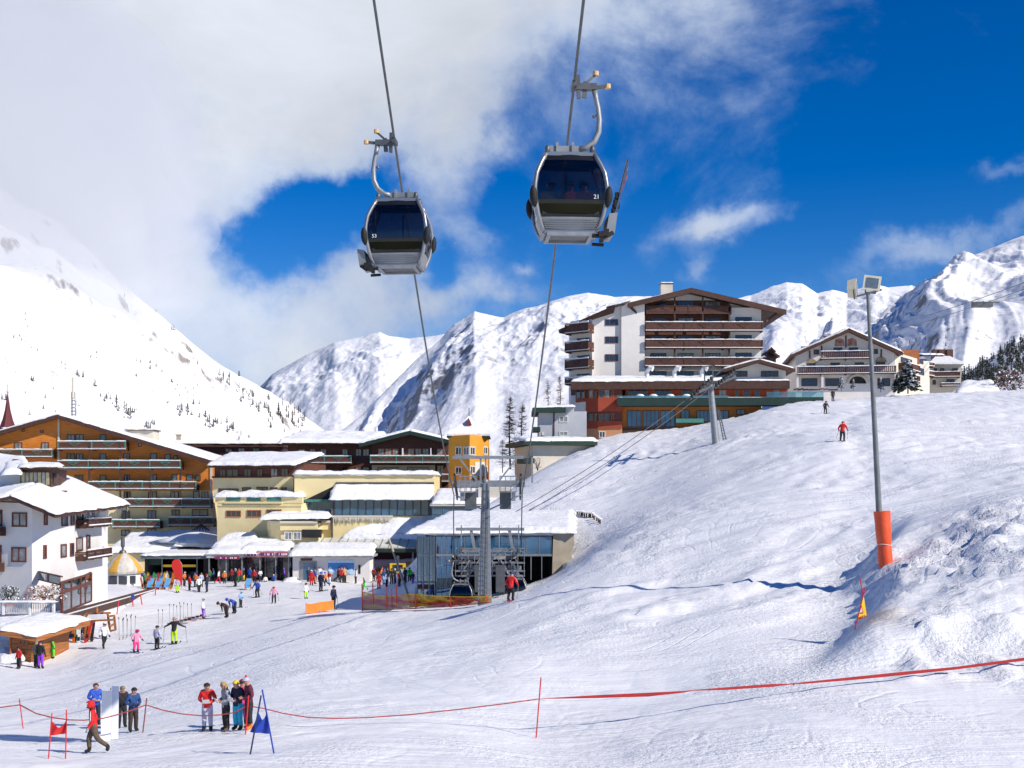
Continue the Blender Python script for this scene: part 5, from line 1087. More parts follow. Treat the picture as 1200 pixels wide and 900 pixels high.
q.build('service_gantry', steel, root)
q = MB(); q.bar((pL.x+.6, 88, zm-.5), (pL.x+.6, 88, -9), .25); q.build('support_leg', steel, root)
q = MB(); q.bar((pR.x-.6, 88, zm-.5), (pR.x-.6, 88, -9), .25); q.build('support_leg', steel, root)
c = copy_tree(cab53); c.location = W(541, 712, 86.2); c.location.z = -8.6; c.scale = (.8,)*3; c['label'] = 'parked gondola cabin half hidden behind the yellow and red net'
c = copy_tree(cab53); c.location = W(604, 700, 87.5); c.location.z = -8.3; c.scale = (.8,)*3; c['label'] = 'gondola cabin standing in the dark hall mouth behind the red-jacketed skier'
for c in [o for o in COL.objects if o.name.startswith('gondola_cabin.') ]:
    for ch in list(c.children):
        if ch.name.startswith('cabin_number') and c.location.y > 60: bpy.data.objects.remove(ch)
# second lift: tower on the slope
pb = hit(840, 519, 90, 200); dd = pb.y; k_ = dd/F
root = thing('chairlift_tower', 'leaning grey lift tower with a slanting sheave arm on the smooth slope', 'pylon', pb)
q = MB(); a = Vector(pb); a.z -= 1; b = W(832.5, 451, dd); q.tube([a, b], [.42, .3], 10); q.build('shaft', steel, root, smooth=40)
q = MB(); a2 = W(848, 517, dd+1); q.bar(a2, W(841, 480, dd+.5), .1); q.bar(shift(a2, .3), W(842.5, 480, dd+.5), .1)
for k in range(12): t = k/12; p = a2.lerp(W(841, 480, dd+.5), t); q.bar(p, shift(p, .3), .05)
q.build('ladder', dsteel, root)
pa, pb2 = W(812, 462, dd-.5), W(862, 441, dd+.5)
q = MB(); q.bar(pa, pb2, .32, .3); q.build('crossarm', dsteel, root)
for (ax, ay, bx, by) in ((808, 459, 828, 474), (846, 441, 868, 443)): pass
sheaves(root, W(809, 468, dd-3), W(835, 444, dd+3.5), 8, .26); sheaves(root, W(838, 455, dd-3), W(862, 434, dd+3.5), 8, .26)
q = MB(); q.bar(W(826, 450, dd), W(825, 430, dd), .12); q.bar(W(835, 450, dd), W(836, 428, dd), .12); q.bar(W(823, 430, dd), W(838, 428, dd), .12); q.bar(W(812, 458, dd), W(864, 437, dd), .08); q.build('service_gantry', dsteel, root)
def sagged(a, b, n, s): return [a.lerp(b, i/n)-Vector((0, 0, s*4*(i/n)*(1-i/n))) for i in range(n+1)]
cable('chairlift_cable', 'upper lift cable running from the slope tower down behind the station roof', sagged(W(812, 462, dd-1), W(598, 603, 101), 16, .5), .035, 'chairlift cables'); cable('chairlift_cable', 'lower lift cable running from the slope tower down behind the station roof', sagged(W(838, 450, dd), W(616, 601, 101), 16, .5), .035, 'chairlift cables')
q1, q2 = W(1033, 384, 300), W(1230, 320, 190); cable('far_cable', 'upper of two thin cables crossing the right-hand mountain', sagged(q1, q2, 14, .6), .06, 'far cables'); q3, q4 = W(1037, 389, 300), W(1230, 328, 190); cable('far_cable', 'lower of two thin cables crossing the right-hand mountain', sagged(q3, q4, 14, .6), .06, 'far cables')
p = q3.lerp(q4, .70); root = thing('far_lift_carrier', 'dark lift carrier hanging on the far cables before the right mountain', 'gondola', p)
MB().box(p.x-2.0, p.x+1.6, p.y-.6, p.y+.6, p.z-1.2, p.z-.4).build('cabin', dsteel, root); q = MB(); q.bar(p, shift(p, 0, 0, -.4), .2); q.bar(shift(p, -2.2, 0, -.3), shift(p, 3, 0, -.3), .3); q.build('carriage', dsteel, root)

# ================================================================== lamp post, pad, warning flags
pb = hit(1034, 662, 40, 90); d = pb.y; kk = d/F
root = thing('floodlight_post', 'tall slightly leaning grey post carrying two pale floodlights', 'lamp post', pb)
tp = W(1017, 345, d); a = Vector(pb); a.z -= .6; q = MB(); q.tube([a, a.lerp(tp, .5), tp], [.165, .125, .085], 12); q.build('post', pm('weathered_steel', (.17, .18, .185), .6, .3, .25, 1.5), root, smooth=40)
q = MB(); q.bar(W(1003, 347.5, d), W(1033, 339.5, d-.1), .09); q.build('crossbar', dsteel, root)
def flood(c, w, h, dp, ry, rz):
    M = Matrix.Translation(c) @ Matrix.Rotation(R(rz), 4, 'Z') @ Matrix.Rotation(R(ry), 4, 'Y'); 
    q = MB().hexa([(-w*.42, dp, -h*.4), (w*.42, dp, -h*.4), (w*.5, 0, -h/2), (-w*.5, 0, -h/2), (-w*.42, dp, h*.4), (w*.42, dp, h*.4), (w*.5, 0, h/2), (-w*.5, 0, h/2)]); q.v = [tuple(M @ Vector(v)) for v in q.v]; fo = q.build('floodlight', pm('lamp_cream', (.62, .58, .45), .5), root)
    q = MB().box(-w*.36, w*.36, -.02, -.004, -h*.34, h*.34); q.v = [tuple(M @ Vector(v)) for v in q.v]; q.build('lamp_glass', pm('lamp_lens', (.16, .2, .22), .12, .3, .2, 4), fo)
    q = MB(); q.bar((-.25, .1, -h/2-.12), (.25, .1, -h/2-.12), .06); q.bar((-.25, .1, -h/2-.12), (-.25, .1, -.1), .05); q.bar((.25, .1, -h/2-.12), (.25, .1, -.1), .05); q.v = [tuple(M @ Vector(v)) for v in q.v]; q.build('lamp_bracket', dsteel, fo)
flood(W(1022, 331.5, d-.1), .82, .70, .5, 8, -8); flood(W(1004, 338, d-.1), .8, .62, .42, 32, 68)
p0 = W(1038.5, 664, d-.02); p1 = W(1033.5, 599, d); q = MB(); p0.z -= .3
n = 16; prof = []
for i, (t, r_) in enumerate([(0, .33), (.15, .35), (.42, .34), (.45, .32), (.48, .34), (.72, .38), (.75, .37), (1, .40)]):
    prof.append((p0.lerp(p1, t), r_))
q.tube([p for p, _ in prof], [r_ for _, r_ in prof], 18); o = q.build('crash_pad', orangep, None, p0, smooth=40); tag(o, 'orange crash pad wrapped round the foot of the floodlight post', 'crash pad')
o['label'] = 'tall orange crash pad wrapped round the foot of the floodlight post'
q = MB(); c = p0.lerp(p1, .46); q.tube([c+Vector((.345*math.cos(a), .345*math.sin(a), .03*math.sin(a*2))) for a in np.linspace(0, 2*math.pi, 20)], .014, 5); q.build('tie_cord', whitep, o)
# yellow warning flag on two crossed red poles
b1 = hit(1000, 739, 35, 80); d = b1.y; b2 = Vector(W(1016, 722, d)); 
root = thing('warning_flag', 'yellow warning cloth with a red triangle slung between two crossed red poles', 'warning sign', b1)
q = MB().tube([shift(b1, 0, 0, -.2), W(1013.8, 689, d)], .025, 8); q.build('pole', redp, root); q = MB().tube([W(1015.7, 723, d+.1), W(1008, 678, d+.1)], .025, 8); q.build('pole', redp, root)
pts = [W(1012.2, 699, d+.04), W(1015.6, 721, d+.06), W(1003.5, 728.5, d), W(1006, 718, d)]; q = MB(); e = Vector((0, .012, 0)); q.add(pts+[p+e for p in pts], [(0, 1, 2, 3), (7, 6, 5, 4), (0, 4, 5, 1), (1, 5, 6, 2), (2, 6, 7, 3), (3, 7, 4, 0)]); cl = q.build('cloth', pm('warning_yellow', (.85, .62, .02), .7, 0, .06, 4), root)
def tri(ps, off, nm, mat): 
    q = MB(); v = [Vector(p)+Vector((0, -off, 0)) for p in ps]; q.add(v+[p+Vector((0, .003, 0)) for p in v], [(0, 1, 2), (5, 4, 3), (0, 3, 4, 1), (1, 4, 5, 2), (2, 5, 3, 0)]); return q.build(nm, mat, cl)
t0 = [W(1009.6, 708.5, d+.03), W(1011.8, 718.5, d+.03), W(1005.8, 719.8, d+.03)]; tri(t0, .012, 'triangle_border', redp); c = (t0[0]+t0[1]+t0[2])/3; tri([c+(p-c)*.6 for p in t0], .018, 'triangle_field', whitep)
q = MB(); 
for k in range(5): p = W(1005+k*1.9, 725.5-k*.9, d+.02); q.box(p.x-.02, p.x+.02, p.y-.02, p.y-.014, p.z-.05, p.z+.05)
q.build('lettering', redp, cl)

# ================================================================== slalom gates, poles, ropes
def gpole(pa, pb, d, mat, parent=None, r=.02, n='pole'): return MB().tube([W(*pa, d), W(*pb, d)], r, 8).build(n, mat, parent)
D_ = 36.0
root = thing('slalom_gate', 'red slalom gate with red flag between two red poles at the lower left', 'slalom gate', W(66, 905, 35))
gpole((55.6, 905), (61, 836), 35, redp, root); gpole((76.5, 905), (78, 832), 35.1, redp, root)
def flag(pts, d0, parent, mat, n=9):
    """pts: top-left, top-right, bottom-right, bottom-left; sagging cloth"""
    q = MB(); tl, tr, br, bl = [W(*p, d0) for p in pts]; vs = []; m_ = 7
    for j in range(m_+1):
        for i in range(n+1):
            s_, t = i/n, j/m_; p = tl.lerp(tr, s_).lerp(bl.lerp(br, s_), t); p.z -= .19*math.sin(math.pi*s_)*(1-t)**1.5+.02*math.sin(math.pi*s_); p.y += .05*math.sin(s_*9+t*3); vs.append(p)
    fs = [(j*(n+1)+i, j*(n+1)+i+1, (j+1)*(n+1)+i+1, (j+1)*(n+1)+i) for j in range(m_) for i in range(n)]
    k = len(vs); q.add(vs+[v+Vector((0, .008, 0)) for v in vs], fs+[tuple(k+i for i in f_[::-1]) for f_ in fs]); return q.build('flag', mat, parent, smooth=True)
flag([(60.5, 845), (78, 843), (78.6, 859), (58.6, 861.5)], 35.05, root, redp)
root = thing('slalom_gate', 'blue slalom gate of two poles leaning together with a blue flag', 'slalom gate', W(307, 910, 34.5))
gpole((288.5, 910), (306, 815), 34.5, pm('navy_pole', (.01, .02, .09), .5), root, .024); gpole((326, 910), (307.3, 808), 34.6, bluep, root, .024)
flag([(303.2, 836), (312.6, 834), (316.6, 859.5), (292.8, 857.5)], 34.55, root, bluep)
roots = []
for k, (pa, pb_, lab) in enumerate([((27.5, 854), (22.7, 819), 'red rope pole at the far left beside a dark snow shadow'), ((167, 859), (172, 818), 'dark red rope pole right of the spectator in the blue jacket'), ((287.5, 861), (291.3, 815), 'red rope pole standing before the four spectators'), ((628, 865), (634, 794), 'lone tall red pole in the middle of the foreground piste')]):
    b_ = hit(*pa); o = MB().tube([shift(b_, 0, 0, -.1), W(*pb_, b_.y)], .022, 8).build('rope_pole', redp if k != 1 else pm('dull_red', (.2, .03, .03), .6), None, b_); tag(o, lab, 'pole', 'red poles along the rope'); roots.append(b_)
ropem = pm('rope_red', (.42, .06, .045), .7, 0, .3, 8)
r1 = [(-20, 831, 41), (0, 829, 41), (23.5, 826, 41), (28, 828.5, 41), (42, 836, 40.8), (62, 841, 40.5), (80, 843.5, 40.3), (98, 844, 40.2), (120, 842, 40.2), (140, 837, 40.2), (155, 832, 40.3), (171, 826, 40.4)]
r2 = [(171, 826, 40.4), (190, 832, 40.3), (212, 836.5, 40.2), (235, 838.7, 40), (258, 837.8, 39.9), (275, 835, 39.8), (290, 827, 39.8)]
r3 = [(290, 827, 39.8), (308, 830, 39.8), (332, 836, 39.8), (360, 840.5, 39.8), (392, 842, 39.8), (430, 841, 39.8), (480, 837.5, 39.8), (540, 831, 39.8), (600, 823.5, 39.8), (631, 819, 39.8)]
o = MB().tube([W(*p) for p in r1+r2[1:]+r3[1:]], .022, 6).build('rope', ropem, None, W(*r1[0]), smooth=True); tag(o, 'thin red rope sagging from pole to pole along the lower left', 'rope')
r4 = [(631, 819.5, 39.8), (642, 818.5, 39.9), (700, 816.3, 40.3), (760, 814, 40.6), (800, 810.8, 40.8), (812, 809, 40.9), (850, 807, 41.2), (905, 803.2, 41.6), (929, 801.5, 41.8), (940, 800.6, 41.9), (1000, 795, 42.2), (1060, 789, 42.4), (1120, 783, 42.6), (1200, 772.5, 43), (1260, 764, 43.3)]
hw_ = [.01, .012, .05, .065, .03, .012, .045, .05, .012, .03, .055, .06, .05, .055, .05]
q = MB(); vs = []
for (p, h) in zip(r4, hw_): v = W(*p); vs += [shift(v, 0, -.006, -h), shift(v, 0, -.006, h), shift(v, 0, .006, h), shift(v, 0, .006, -h)]
fs = [];
for i in range(len(r4)-1):
    for k in range(4): fs.append((i*4+k, i*4+(k+1) % 4, i*4+4+(k+1) % 4, i*4+4+k))
q.add(vs, fs); o = q.build('tape', pm('tape_red', (.38, .015, .015), .6), None, W(*r4[0])); tag(o, 'flat dark red barrier tape running to the right edge of the piste', 'barrier tape')
q = MB(); v = W(929, 801.5, 41.8)
for k in range(4): q.bar(shift(v, -.06+.04*k, 0, .05-.03*k), shift(v, .05, 0, -.08+.04*k), .02)
q.build('knot', ropem, o)
# white advertising boards standing on end
b_ = hit(128, 868, 34, 50); d = b_.y; root = thing('white_board', 'blank white free-standing board in two upright panels beside the spectators', 'board', b_)
q = MB(); q.hexa([W(118, 869, d-.12), W(129.5, 868, d+.06), W(129.5, 868, d+.18), W(118, 869, d), W(119.5, 809.5, d-.12), W(131, 809.5, d+.06), W(131, 809.5, d+.18), W(119.5, 809.5, d)]); q.build('panel', whitep, root)
q = MB(); q.hexa([W(130, 867, d+.4), W(138.6, 866, d+.5), W(138.6, 866, d+.62), W(130, 867, d+.55), W(131.2, 804, d+.4), W(139.5, 804, d+.5), W(139.5, 804, d+.62), W(131.2, 804, d+.55)]); q.build('panel', pm('board_white2', (.66, .68, .74), .5), root)
q = MB(); q.bar(W(129.8, 809, d-.02), W(129.9, 806, d-.02), .03); q.build('clip', steel, root)
# orange banner on the piste
b_ = hit(375, 719, 80, 110); d = b_.y; f = Fac(712, d, 845, d+1.5, CC4); root = thing('orange_banner', 'slack orange banner strung between thin blue poles on the piste', 'banner', b_)
q = MB(); vs = []; n = 12
for i in range(n+1):
    t = i/n; x = 712+133*t; sg = 6*math.sin(math.pi*t*1.5); vs += [f.P(x, 268-12*t+sg*.6+2*math.sin(t*9), .05*math.sin(t*12)), f.P(x, 314-14*t+sg*.4, .05*math.sin(t*12+1))]
k = len(vs); fs = [(2*i, 2*i+1, 2*i+3, 2*i+2) for i in range(n)]; q.add(vs+[v+Vector((0, .015, 0)) for v in vs], fs+[tuple(k+j for j in f_[::-1]) for f_ in fs]); q.build('cloth', pm('banner_orange', (.78, .2, .02), .7, 0, .15, 2), root, smooth=True)
for x, t, c in ((711, 262, 345), (778, 300, 338), (848, 250, 332)): MB().tube([f.P(x, c, .1), f.P(x, t, .1)], .022, 6).build('pole', pm('pole_blue', (.15, .3, .5), .5), root)
# safety net in front of the station
netm = bpy.data.materials.new('safety_net'); netm.use_nodes = True; t = netm.node_tree; t.nodes.clear(); o_ = t.nodes.new('ShaderNodeOutputMaterial'); di = t.nodes.new('ShaderNodeBsdfDiffuse'); tr = t.nodes.new('ShaderNodeBsdfTransparent'); ms = t.nodes.new('ShaderNodeMixShader')
tcn = t.nodes.new('ShaderNodeTexCoord'); sp_ = t.nodes.new('ShaderNodeSeparateXYZ'); t.links.new(tcn.outputs['Object'], sp_.inputs[0])
def strand(o, p): return nmath('LESS_THAN', nmath('FRACT', nmath('DIVIDE', o, p, tree=t), tree=t), .42, tree=t)
mk = nmath('MAXIMUM', strand(sp_.outputs[0], .09), strand(sp_.outputs[2], .09), tree=t); t.links.new(mk, ms.inputs[0]); t.links.new(tr.outputs[0], ms.inputs[1]); t.links.new(di.outputs[0], ms.inputs[2]); t.links.new(ms.outputs[0], o_.inputs[0])
nz = t.nodes.new('ShaderNodeTexNoise'); nz.inputs['Scale'].default_value = 1.1; mpn = t.nodes.new('ShaderNodeMapping'); mpn.inputs['Scale'].default_value = (.3, .3, 2.5); t.links.new(tcn.outputs['Object'], mpn.inputs[0]); t.links.new(mpn.outputs[0], nz.inputs[0])
rp = t.nodes.new('ShaderNodeValToRGB'); t.links.new(nz.outputs['Fac'], rp.inputs[0]); rp.color_ramp.elements[0].color = (.62, .07, .03, 1); rp.color_ramp.elements[0].position = .44; rp.color_ramp.elements[1].color = (.75, .42, .03, 1); rp.color_ramp.elements[1].position = .52; t.links.new(rp.outputs[0], di.inputs[0])
f = Fac(98, 86, 700, 79, CC5); root = thing('safety_net', 'sagging yellow and red safety net on red posts in front of the station', 'safety net', f.P(300, 295))
q = MB(); vs = []; n = 30; top_ = lambda x: np.interp(x, [98, 130, 215, 352, 420, 515, 600, 700], [214, 226, 236, 222, 232, 236, 238, 236])-(4 if 0 else 0); bot_ = lambda x: np.interp(x, [98, 215, 352, 450, 545, 700], [300, 297, 292, 286, 282, 262])
for i in range(n+1):
    x = 98+602*i/n; ph = .12*math.sin(i*1.3)
    for j in range(4): vs.append(f.P(x, top_(x)+(bot_(x)-top_(x))*j/3, ph*(1 if j % 2 else -.4)))
q.add(vs, [(i*4+j, i*4+j+1, i*4+j+5, i*4+j+4) for i in range(n) for j in range(3)]); q.build('net', netm, root, fix=False)
q = MB(); q.tube([f.P(98+60.2*i, top_(98+60.2*i), .02) for i in range(11)], .03, 6); q.build('top_rope', yellowp, root); q = MB(); q.tube([f.P(98+60.2*i, bot_(98+60.2*i), .02) for i in range(11)], .03, 6); q.build('bottom_rope', redp, root)
for x, t_, c in ((102, 176, 300), (152, 172, 272), (215, 190, 297), (240, 198, 282), (262, 180, 268), (352, 222, 292), (515, 234, 284), (684, 230, 246)): MB().tube([f.P(x, c+3, .06), f.P(x+(2 if x % 2 else -2), t_, .06)], .045, 7).build('post', orangep, root)
# slanting wooden barrier pole
o = MB().tube([W(456, 632, 100), W(481, 706, 92)], [.09, .12], 8).build('leaning_pole', pm('pale_wood', (.5, .42, .3), .7), None, W(481, 706, 92)); tag(o, 'long pale wooden pole leaning over the queue left of the station', 'pole')
# short log barrier on the slope right of the station
for k in range(13):
    px = 676+k*2.3; py = 601+k*.35+(max(0, k-8))*1.4; b_ = hit(px, py+3.5, 93, 130); o = MB()
    o.tube([shift(b_, 0, 0, -.4), shift(b_, .05*rnd.uniform(-1, 1), 0, .34)], [.085, .07], 6); q = o.build('barrier_stake', beam, None, b_); tag(q, 'short dark wooden stake in the snow-topped row on the slope beside the station', 'stake', 'stakes of the low barrier on the slope')
    MB().ball(shift(b_, .0, 0, .40), .13, 8, 1.2, 1.2, .7).build('snow_cap', snow, q, smooth=True)

# ================================================================== the village square: shops, kiosk, bar, terraces
root = thing('ski_shop', 'open-fronted dark shop with a yellow sign band under a flat snowy roof', 'shop', W(204, 690, 130))
f = Fac(842, 141, 1215, 141, C8); m = MB(); f.box(m, 845, 1215, 70, 260, -9, -8.8); f.box(m, 845, 862, 70, 260, -8.79, -.2); f.box(m, 1190, 1215, 70, 260, -8.79, -.2); m.build('interior_wall', dark, root)
m = MB(); f.box(m, 838, 1220, 52, 72, -9, .9); ro = m.build('roof', pm('shop_fascia', (.10, .12, .13), .5), root)
snow_cap(f.P(838, 51, .9), f.P(1220, 51, .9), f.P(1220, 51, -9), f.P(838, 51, -9), .28, ro, seed=101)
m = MB(); f.box(m, 940, 1140, 110, 124, -.6, -.5); m.build('sign_band', yellowp, root); m = MB(); f.box(m, 850, 940, 75, 112, -.6, -.5); m.build('green_panel', dgreen, root)
for x in (850, 945, 1150): m = MB(); f.box(m, x-2, x+2, 72, 250, -.45, -.3); m.build('post', steel, root)
m = MB()
for k in range(16): x = 960+k*12; h = rnd.uniform(20, 45); f.box(m, x, x+8, 190-h, 215, -2.5, -2.2)
m.build('clothes_rail', pm('dark_cloth', (.05, .05, .09), .8, 0, .8, 3), root)
root = thing('round_tent_hall', 'long cream hall with deep snow and a tent-like conical roof behind the shops', 'building', W(230, 690, 140))
f = Fac(504, 152, 1180, 152, C1); m = MB(); f.box(m, 506, 1005, 812, 1010, -9, 0); m.build('wall', cream, root)
m = MB(); f.box(m, 500, 840, 826, 832, -9, .5); f.box(m, 840, 940, 796, 801, -9, .4); m.build('eaves', beam, root)
snow_cap(f.P(500, 828, .7), f.P(842, 828, .7), f.P(842, 745, -8), f.P(520, 760, -8), .7, root, seed=103, lump=.5)
snow_cap(f.P(825, 798, .6), f.P(1008, 800, .6), f.P(1008, 745, -8), f.P(830, 740, -8), .7, root, seed=104, lump=.5)
c = f.P(905, 770, -4); q = MB(); nn_ = 28; vs = [(c.x, c.y, f.z(905, 700))]
for ring, (r_, z_) in enumerate(((1.2, 735), (4.4, 765), (7.0, 785))):
    for i in range(nn_): a = 2*math.pi*i/nn_; w_ = 1+.03*math.sin(a*7); vs.append((c.x+r_*w_*math.cos(a), c.y+r_*.7*w_*math.sin(a), f.z(905, z_)+.08*math.sin(a*14)))
fs = [(0, 1+i, 1+(i+1) % nn_) for i in range(nn_)]
for r_ in range(2): fs += [(1+r_*nn_+i, 1+(r_+1)*nn_+i, 1+(r_+1)*nn_+(i+1) % nn_, 1+r_*nn_+(i+1) % nn_) for i in range(nn_)]
q.add(vs, fs+[tuple(1+2*nn_+i for i in range(nn_))]); tent = q.build('tent_roof', snow, root, smooth=True)
q = MB()
for i in range(9): a = -math.pi+math.pi*i/8; q.bar((c.x, c.y-.05, f.z(905, 699)), (c.x+1.15*math.cos(a), c.y+.85*math.sin(a), f.z(905, 733)+.05), .12, .05)
q.build('bare_rib', beam, tent)
m = MB(); f.box(m, 946, 1003, 790, 860, -.4, .1); m.build('glazing', pane_b, root)

def sign(f, parent, a, b, t, c, o, cols, seed):
    s_ = MB(); f.box(s_, a, b, t, c, o, o+.12); so_ = s_.build('sign', pm('sign_red', (.42, .02, .03), .4), parent); r2_ = random.Random(seed); g = [MB(), MB()]; x = a+4
    while x < b-6: w_ = r2_.uniform(2.5, 6); f.box(g[r2_.random() > .5], x, x+w_, t+(c-t)*.25, c-(c-t)*.25, o+.121, o+.14); x += w_+r2_.uniform(1.2, 3)
    for q_, mt in zip(g, cols): 
        if q_.v: q_.build('lettering', mt, so_)
root = thing('ski_rental_shops', 'row of glass-fronted ski shops under red and blue lit signs and heaped snow roofs', 'shop', W(295, 690, 128))
f = Fac(-30, 139.5, 362, 139, C2); m = MB(); f.box(m, -25, 360, 708, 900, -7, -3.6); m.build('wall', pm('shop_grey', (.10, .10, .11), .6, 0, .5, .8), root)
m = MB(); f.box(m, -28, 140, 716, 735, -3.5, .4); f.box(m, 140, 362, 703, 731, -3.5, .4); ro = m.build('roof', pm('fascia_grey', (.42, .43, .45), .5), root)
snow_cap(f.P(-30, 716, .5), f.P(206, 712, .5), f.P(200, 672, -6.5), f.P(-25, 672, -6.5), .6, ro, seed=106, lump=.5)
snow_cap(f.P(130, 700, .2), f.P(345, 700, .2), f.P(340, 662, -6.5), f.P(130, 662, -6.5), .6, ro, seed=107, lump=.5)
snow_cap(f.P(-40, 690, -3), f.P(180, 672, -3), f.P(130, 632, -6.3), f.P(-10, 640, -6.3), .6, ro, seed=108, lump=.5)
sign(f, root, 14, 128, 728, 740, .42, (whitep, bluep), 3); sign(f, root, 151, 214, 708, 727, .42, (whitep, bluep), 4); sign(f, root, 226, 289, 708, 727, .42, (whitep, bluep), 5); sign(f, root, 301, 355, 708, 726, .42, (whitep, bluep), 6)
for a in (-20, 60, 134, 218, 292, 352): m = MB(); f.box(m, a, a+5, 731, 860, .1, .25); m.build('post', steel, root)
for a, b in ((5, 56), (68, 130)): m = MB(); f.box(m, a, b, 745, 830, -1.5, -1.4); m.build('shop_window', pane_d, root)
for a, b in ((144, 214), (226, 288), (300, 350)): m = MB(); f.box(m, a, b, 735, 830, -1.5, -1.4); m.build('shop_window', pane_d, root)
# ticket kiosk
root = thing('ticket_kiosk', 'small white kiosk with grey door and blue mountain poster under a snow roof', 'kiosk', W(387, 690, 122))
f = Fac(370, 138.6, 735, 138.2, C2); m = MB(); f.box(m, 372, 732, 728, 880, -2.6, 0); m.build('wall', white_r, root)
m = MB(); f.box(m, 362, 752, 720, 730, -2.9, 1.0); ro = m.build('roof', pm('fascia_grey2', (.35, .36, .37), .5), root)
snow_cap(f.P(362, 722, 1.0), f.P(754, 720, 1.0), f.P(740, 684, -2.8), f.P(372, 684, -2.8), .75, ro, seed=111, lump=.3)
m = MB(); f.box(m, 410, 464, 737, 748, .0, .08); m.build('name_board', framew, root); m = MB(); f.box(m, 404, 486, 750, 838, 0, .06); d_ = m.build('door', steel, root); m = MB(); f.box(m, 424, 478, 758, 836, .061, .09); m.build('pane', pane_b, d_)
mur = pm('poster_sky', (.05, .24, .62), .4, 0, .1, 1); m = MB(); f.box(m, 538, 660, 745, 812, 0, .05); po = m.build('poster', mur, root)
m = MB(); f.box(m, 538, 660, 745, 758, .051, .06); m.build('poster_banner', pm('poster_pale', (.55, .7, .85), .4), po)
m = MB(); pts = [(540, 812)]+[(540+i*10, 790-9*math.sin(i*1.9)-6*math.sin(i*.8+1)) for i in range(13)]+[(658, 812)]; f.poly(m, pts[::-1], .051, .07); m.build('poster_mountains', pm('poster_snow', (.5, .7, .85), .4, 0, .5, 2), po)
m = MB(); f.box(m, 680, 690, 768, 810, 0, .05); m.build('notice', dark, root)
# green-edged canopy
root = thing('queue_canopy', 'long pale ribbed canopy with dark green edge over the lift queue', 'canopy', W(410, 690, 126))
f = Fac(335, 144, 955, 143.5, C2); m = MB(); a, b, c, d = f.P(330, 684, 1.5), f.P(955, 684, 1.5), f.P(955, 642, -1.2), f.P(350, 642, -1.2); dn = Vector((0, 0, -.15)); m.hexa([a+dn, b+dn, c+dn, d+dn, a, b, c, d]); m.build('panels', pm('canopy_cream', (.55, .55, .48), .5, 0, .2, 1), root)
for k in range(1, 15): m = MB(); t_ = k/15; m.bar(a.lerp(b, t_)+Vector((0, 0, .03)), d.lerp(c, t_)+Vector((0, 0, .03)), .08, .06); m.build('rib', steel, root)
m = MB(); f.box(m, 328, 957, 685, 706, 1.3, 1.5); m.build('edge', dgreen, root)
m = MB(); m.bar(f.P(655, 634, -1), f.P(882, 620, -1), .06); m.bar(f.P(655, 640, -1), f.P(882, 634, -1), .06); m.bar(f.P(882, 620, -1), f.P(882, 640, -1), .06); m.build('railing', steel, root)
for x in (350, 540, 755, 940): m = MB(); f.box(m, x-2.5, x+2.5, 704, 860, .9, 1.1); m.build('post', steel, root)
snow_cap(W(398, 634, 144.6), W(520, 634, 144.2), W(512, 602, 146.6), W(425, 623, 146.6), 1.1, None, 'snow_bank', 115, lump=.4, jit=.6); o = bpy.data.objects['snow_bank']; struct(o)
q = MB(); 
snow_cap(W(328, 688, 136), W(356, 689, 136), W(352, 682, 138.3), W(334, 682, 138.3), 1.0, None, 'snow_heap', 116, lump=.6, jit=.6); struct(bpy.data.objects['snow_heap'])
# yellow information box
p = W(466, 670, 129); root = thing('hanging_sign_box', 'square yellow and grey sign box on a post under the canopy', 'sign', W(466, 690, 129))
MB().box(p.x-.85, p.x+.85, p.y, p.y+.3, p.z-.1, p.z+.9).build('sign', yellowp, root); q = MB().box(p.x-.55, p.x+.55, p.y-.03, p.y-.01, p.z+.05, p.z+.75); q.build('screen', pane_d, root); q = MB(); q.bar((p.x, p.y+.15, p.z+.9), (p.x, p.y+.15, p.z+1.7), .25); q.bar((p.x, p.y+.2, p.z-.1), (p.x, p.y+.2, -10.9), .12); q.build('post', dsteel, root)
# fan, flag and umbrella bar
p = W(145, 688, 127); root = thing('umbrella_bar', 'round white bar with a tan and white tent canopy beside the white house', 'bar', W(146, 688, 127)); zb = W(0, 688, 127).z
q = MB().lathe((p.x, p.y, zb), [(1.75, -1), (1.75, 1.55), (.1, 1.6)], 16); q.build('counter_wall', white_r, root)
cn = [(1.95, 1.5), (2.05, 1.75), (2.0, 2.0), (1.3, 2.9), (.25, 3.7), (.001, 3.75)]; q = MB()
for k in range(12): q.lathe((p.x, p.y, zb), cn, 3, 1 if k in (8, 11) else 0, 2*math.pi*k/12, 2*math.pi*(k+1)/12)
q.build('canopy', [pm('tent_canvas', (.55, .52, .46), .8, 0, .2, 2), pm('tent_tan', (.62, .34, .05), .8)], root)
q = MB(); q.lathe((p.x-.1, p.y, zb+3.6), [(.45, 0), (.3, .3), (.12, .35), (.12, .6), (.22, .75), (.22, 1.7), (.001, 1.75)], 10); q.build('flue', dsteel, root)
for a in (-2.5, -1.9, -1.3, -.8): q = MB(); c_, s_ = math.cos(a), math.sin(a); q.box(p.x+1.74*c_-.42, p.x+1.74*c_+.42, p.y+1.74*s_-.1, p.y+1.74*s_+.1, zb+.45, zb+1.3); q.build('window', pane_d, root)
p = W(146, 676, 134); o = MB().lathe((p.x, p.y, -10.8), [(.06, 0), (.06, 1.2), (.42, 1.5), (.34, 2.6), (.12, 4.0), (.03, 4.2)], 9); q = o.build('closed_parasol', pm('parasol_yellow', (.68, .33, .02), .8, 0, .15, 3), None, (p.x, p.y, -10.8), smooth=True); tag(q, 'tall folded yellow parasol sticking up behind the umbrella bar', 'parasol')
pb = hit(212, 690, 100, 130); root = thing('feather_flag', 'tall red teardrop flag standing in front of the dark ski shop', 'flag', pb); d = pb.y; s_ = d/F
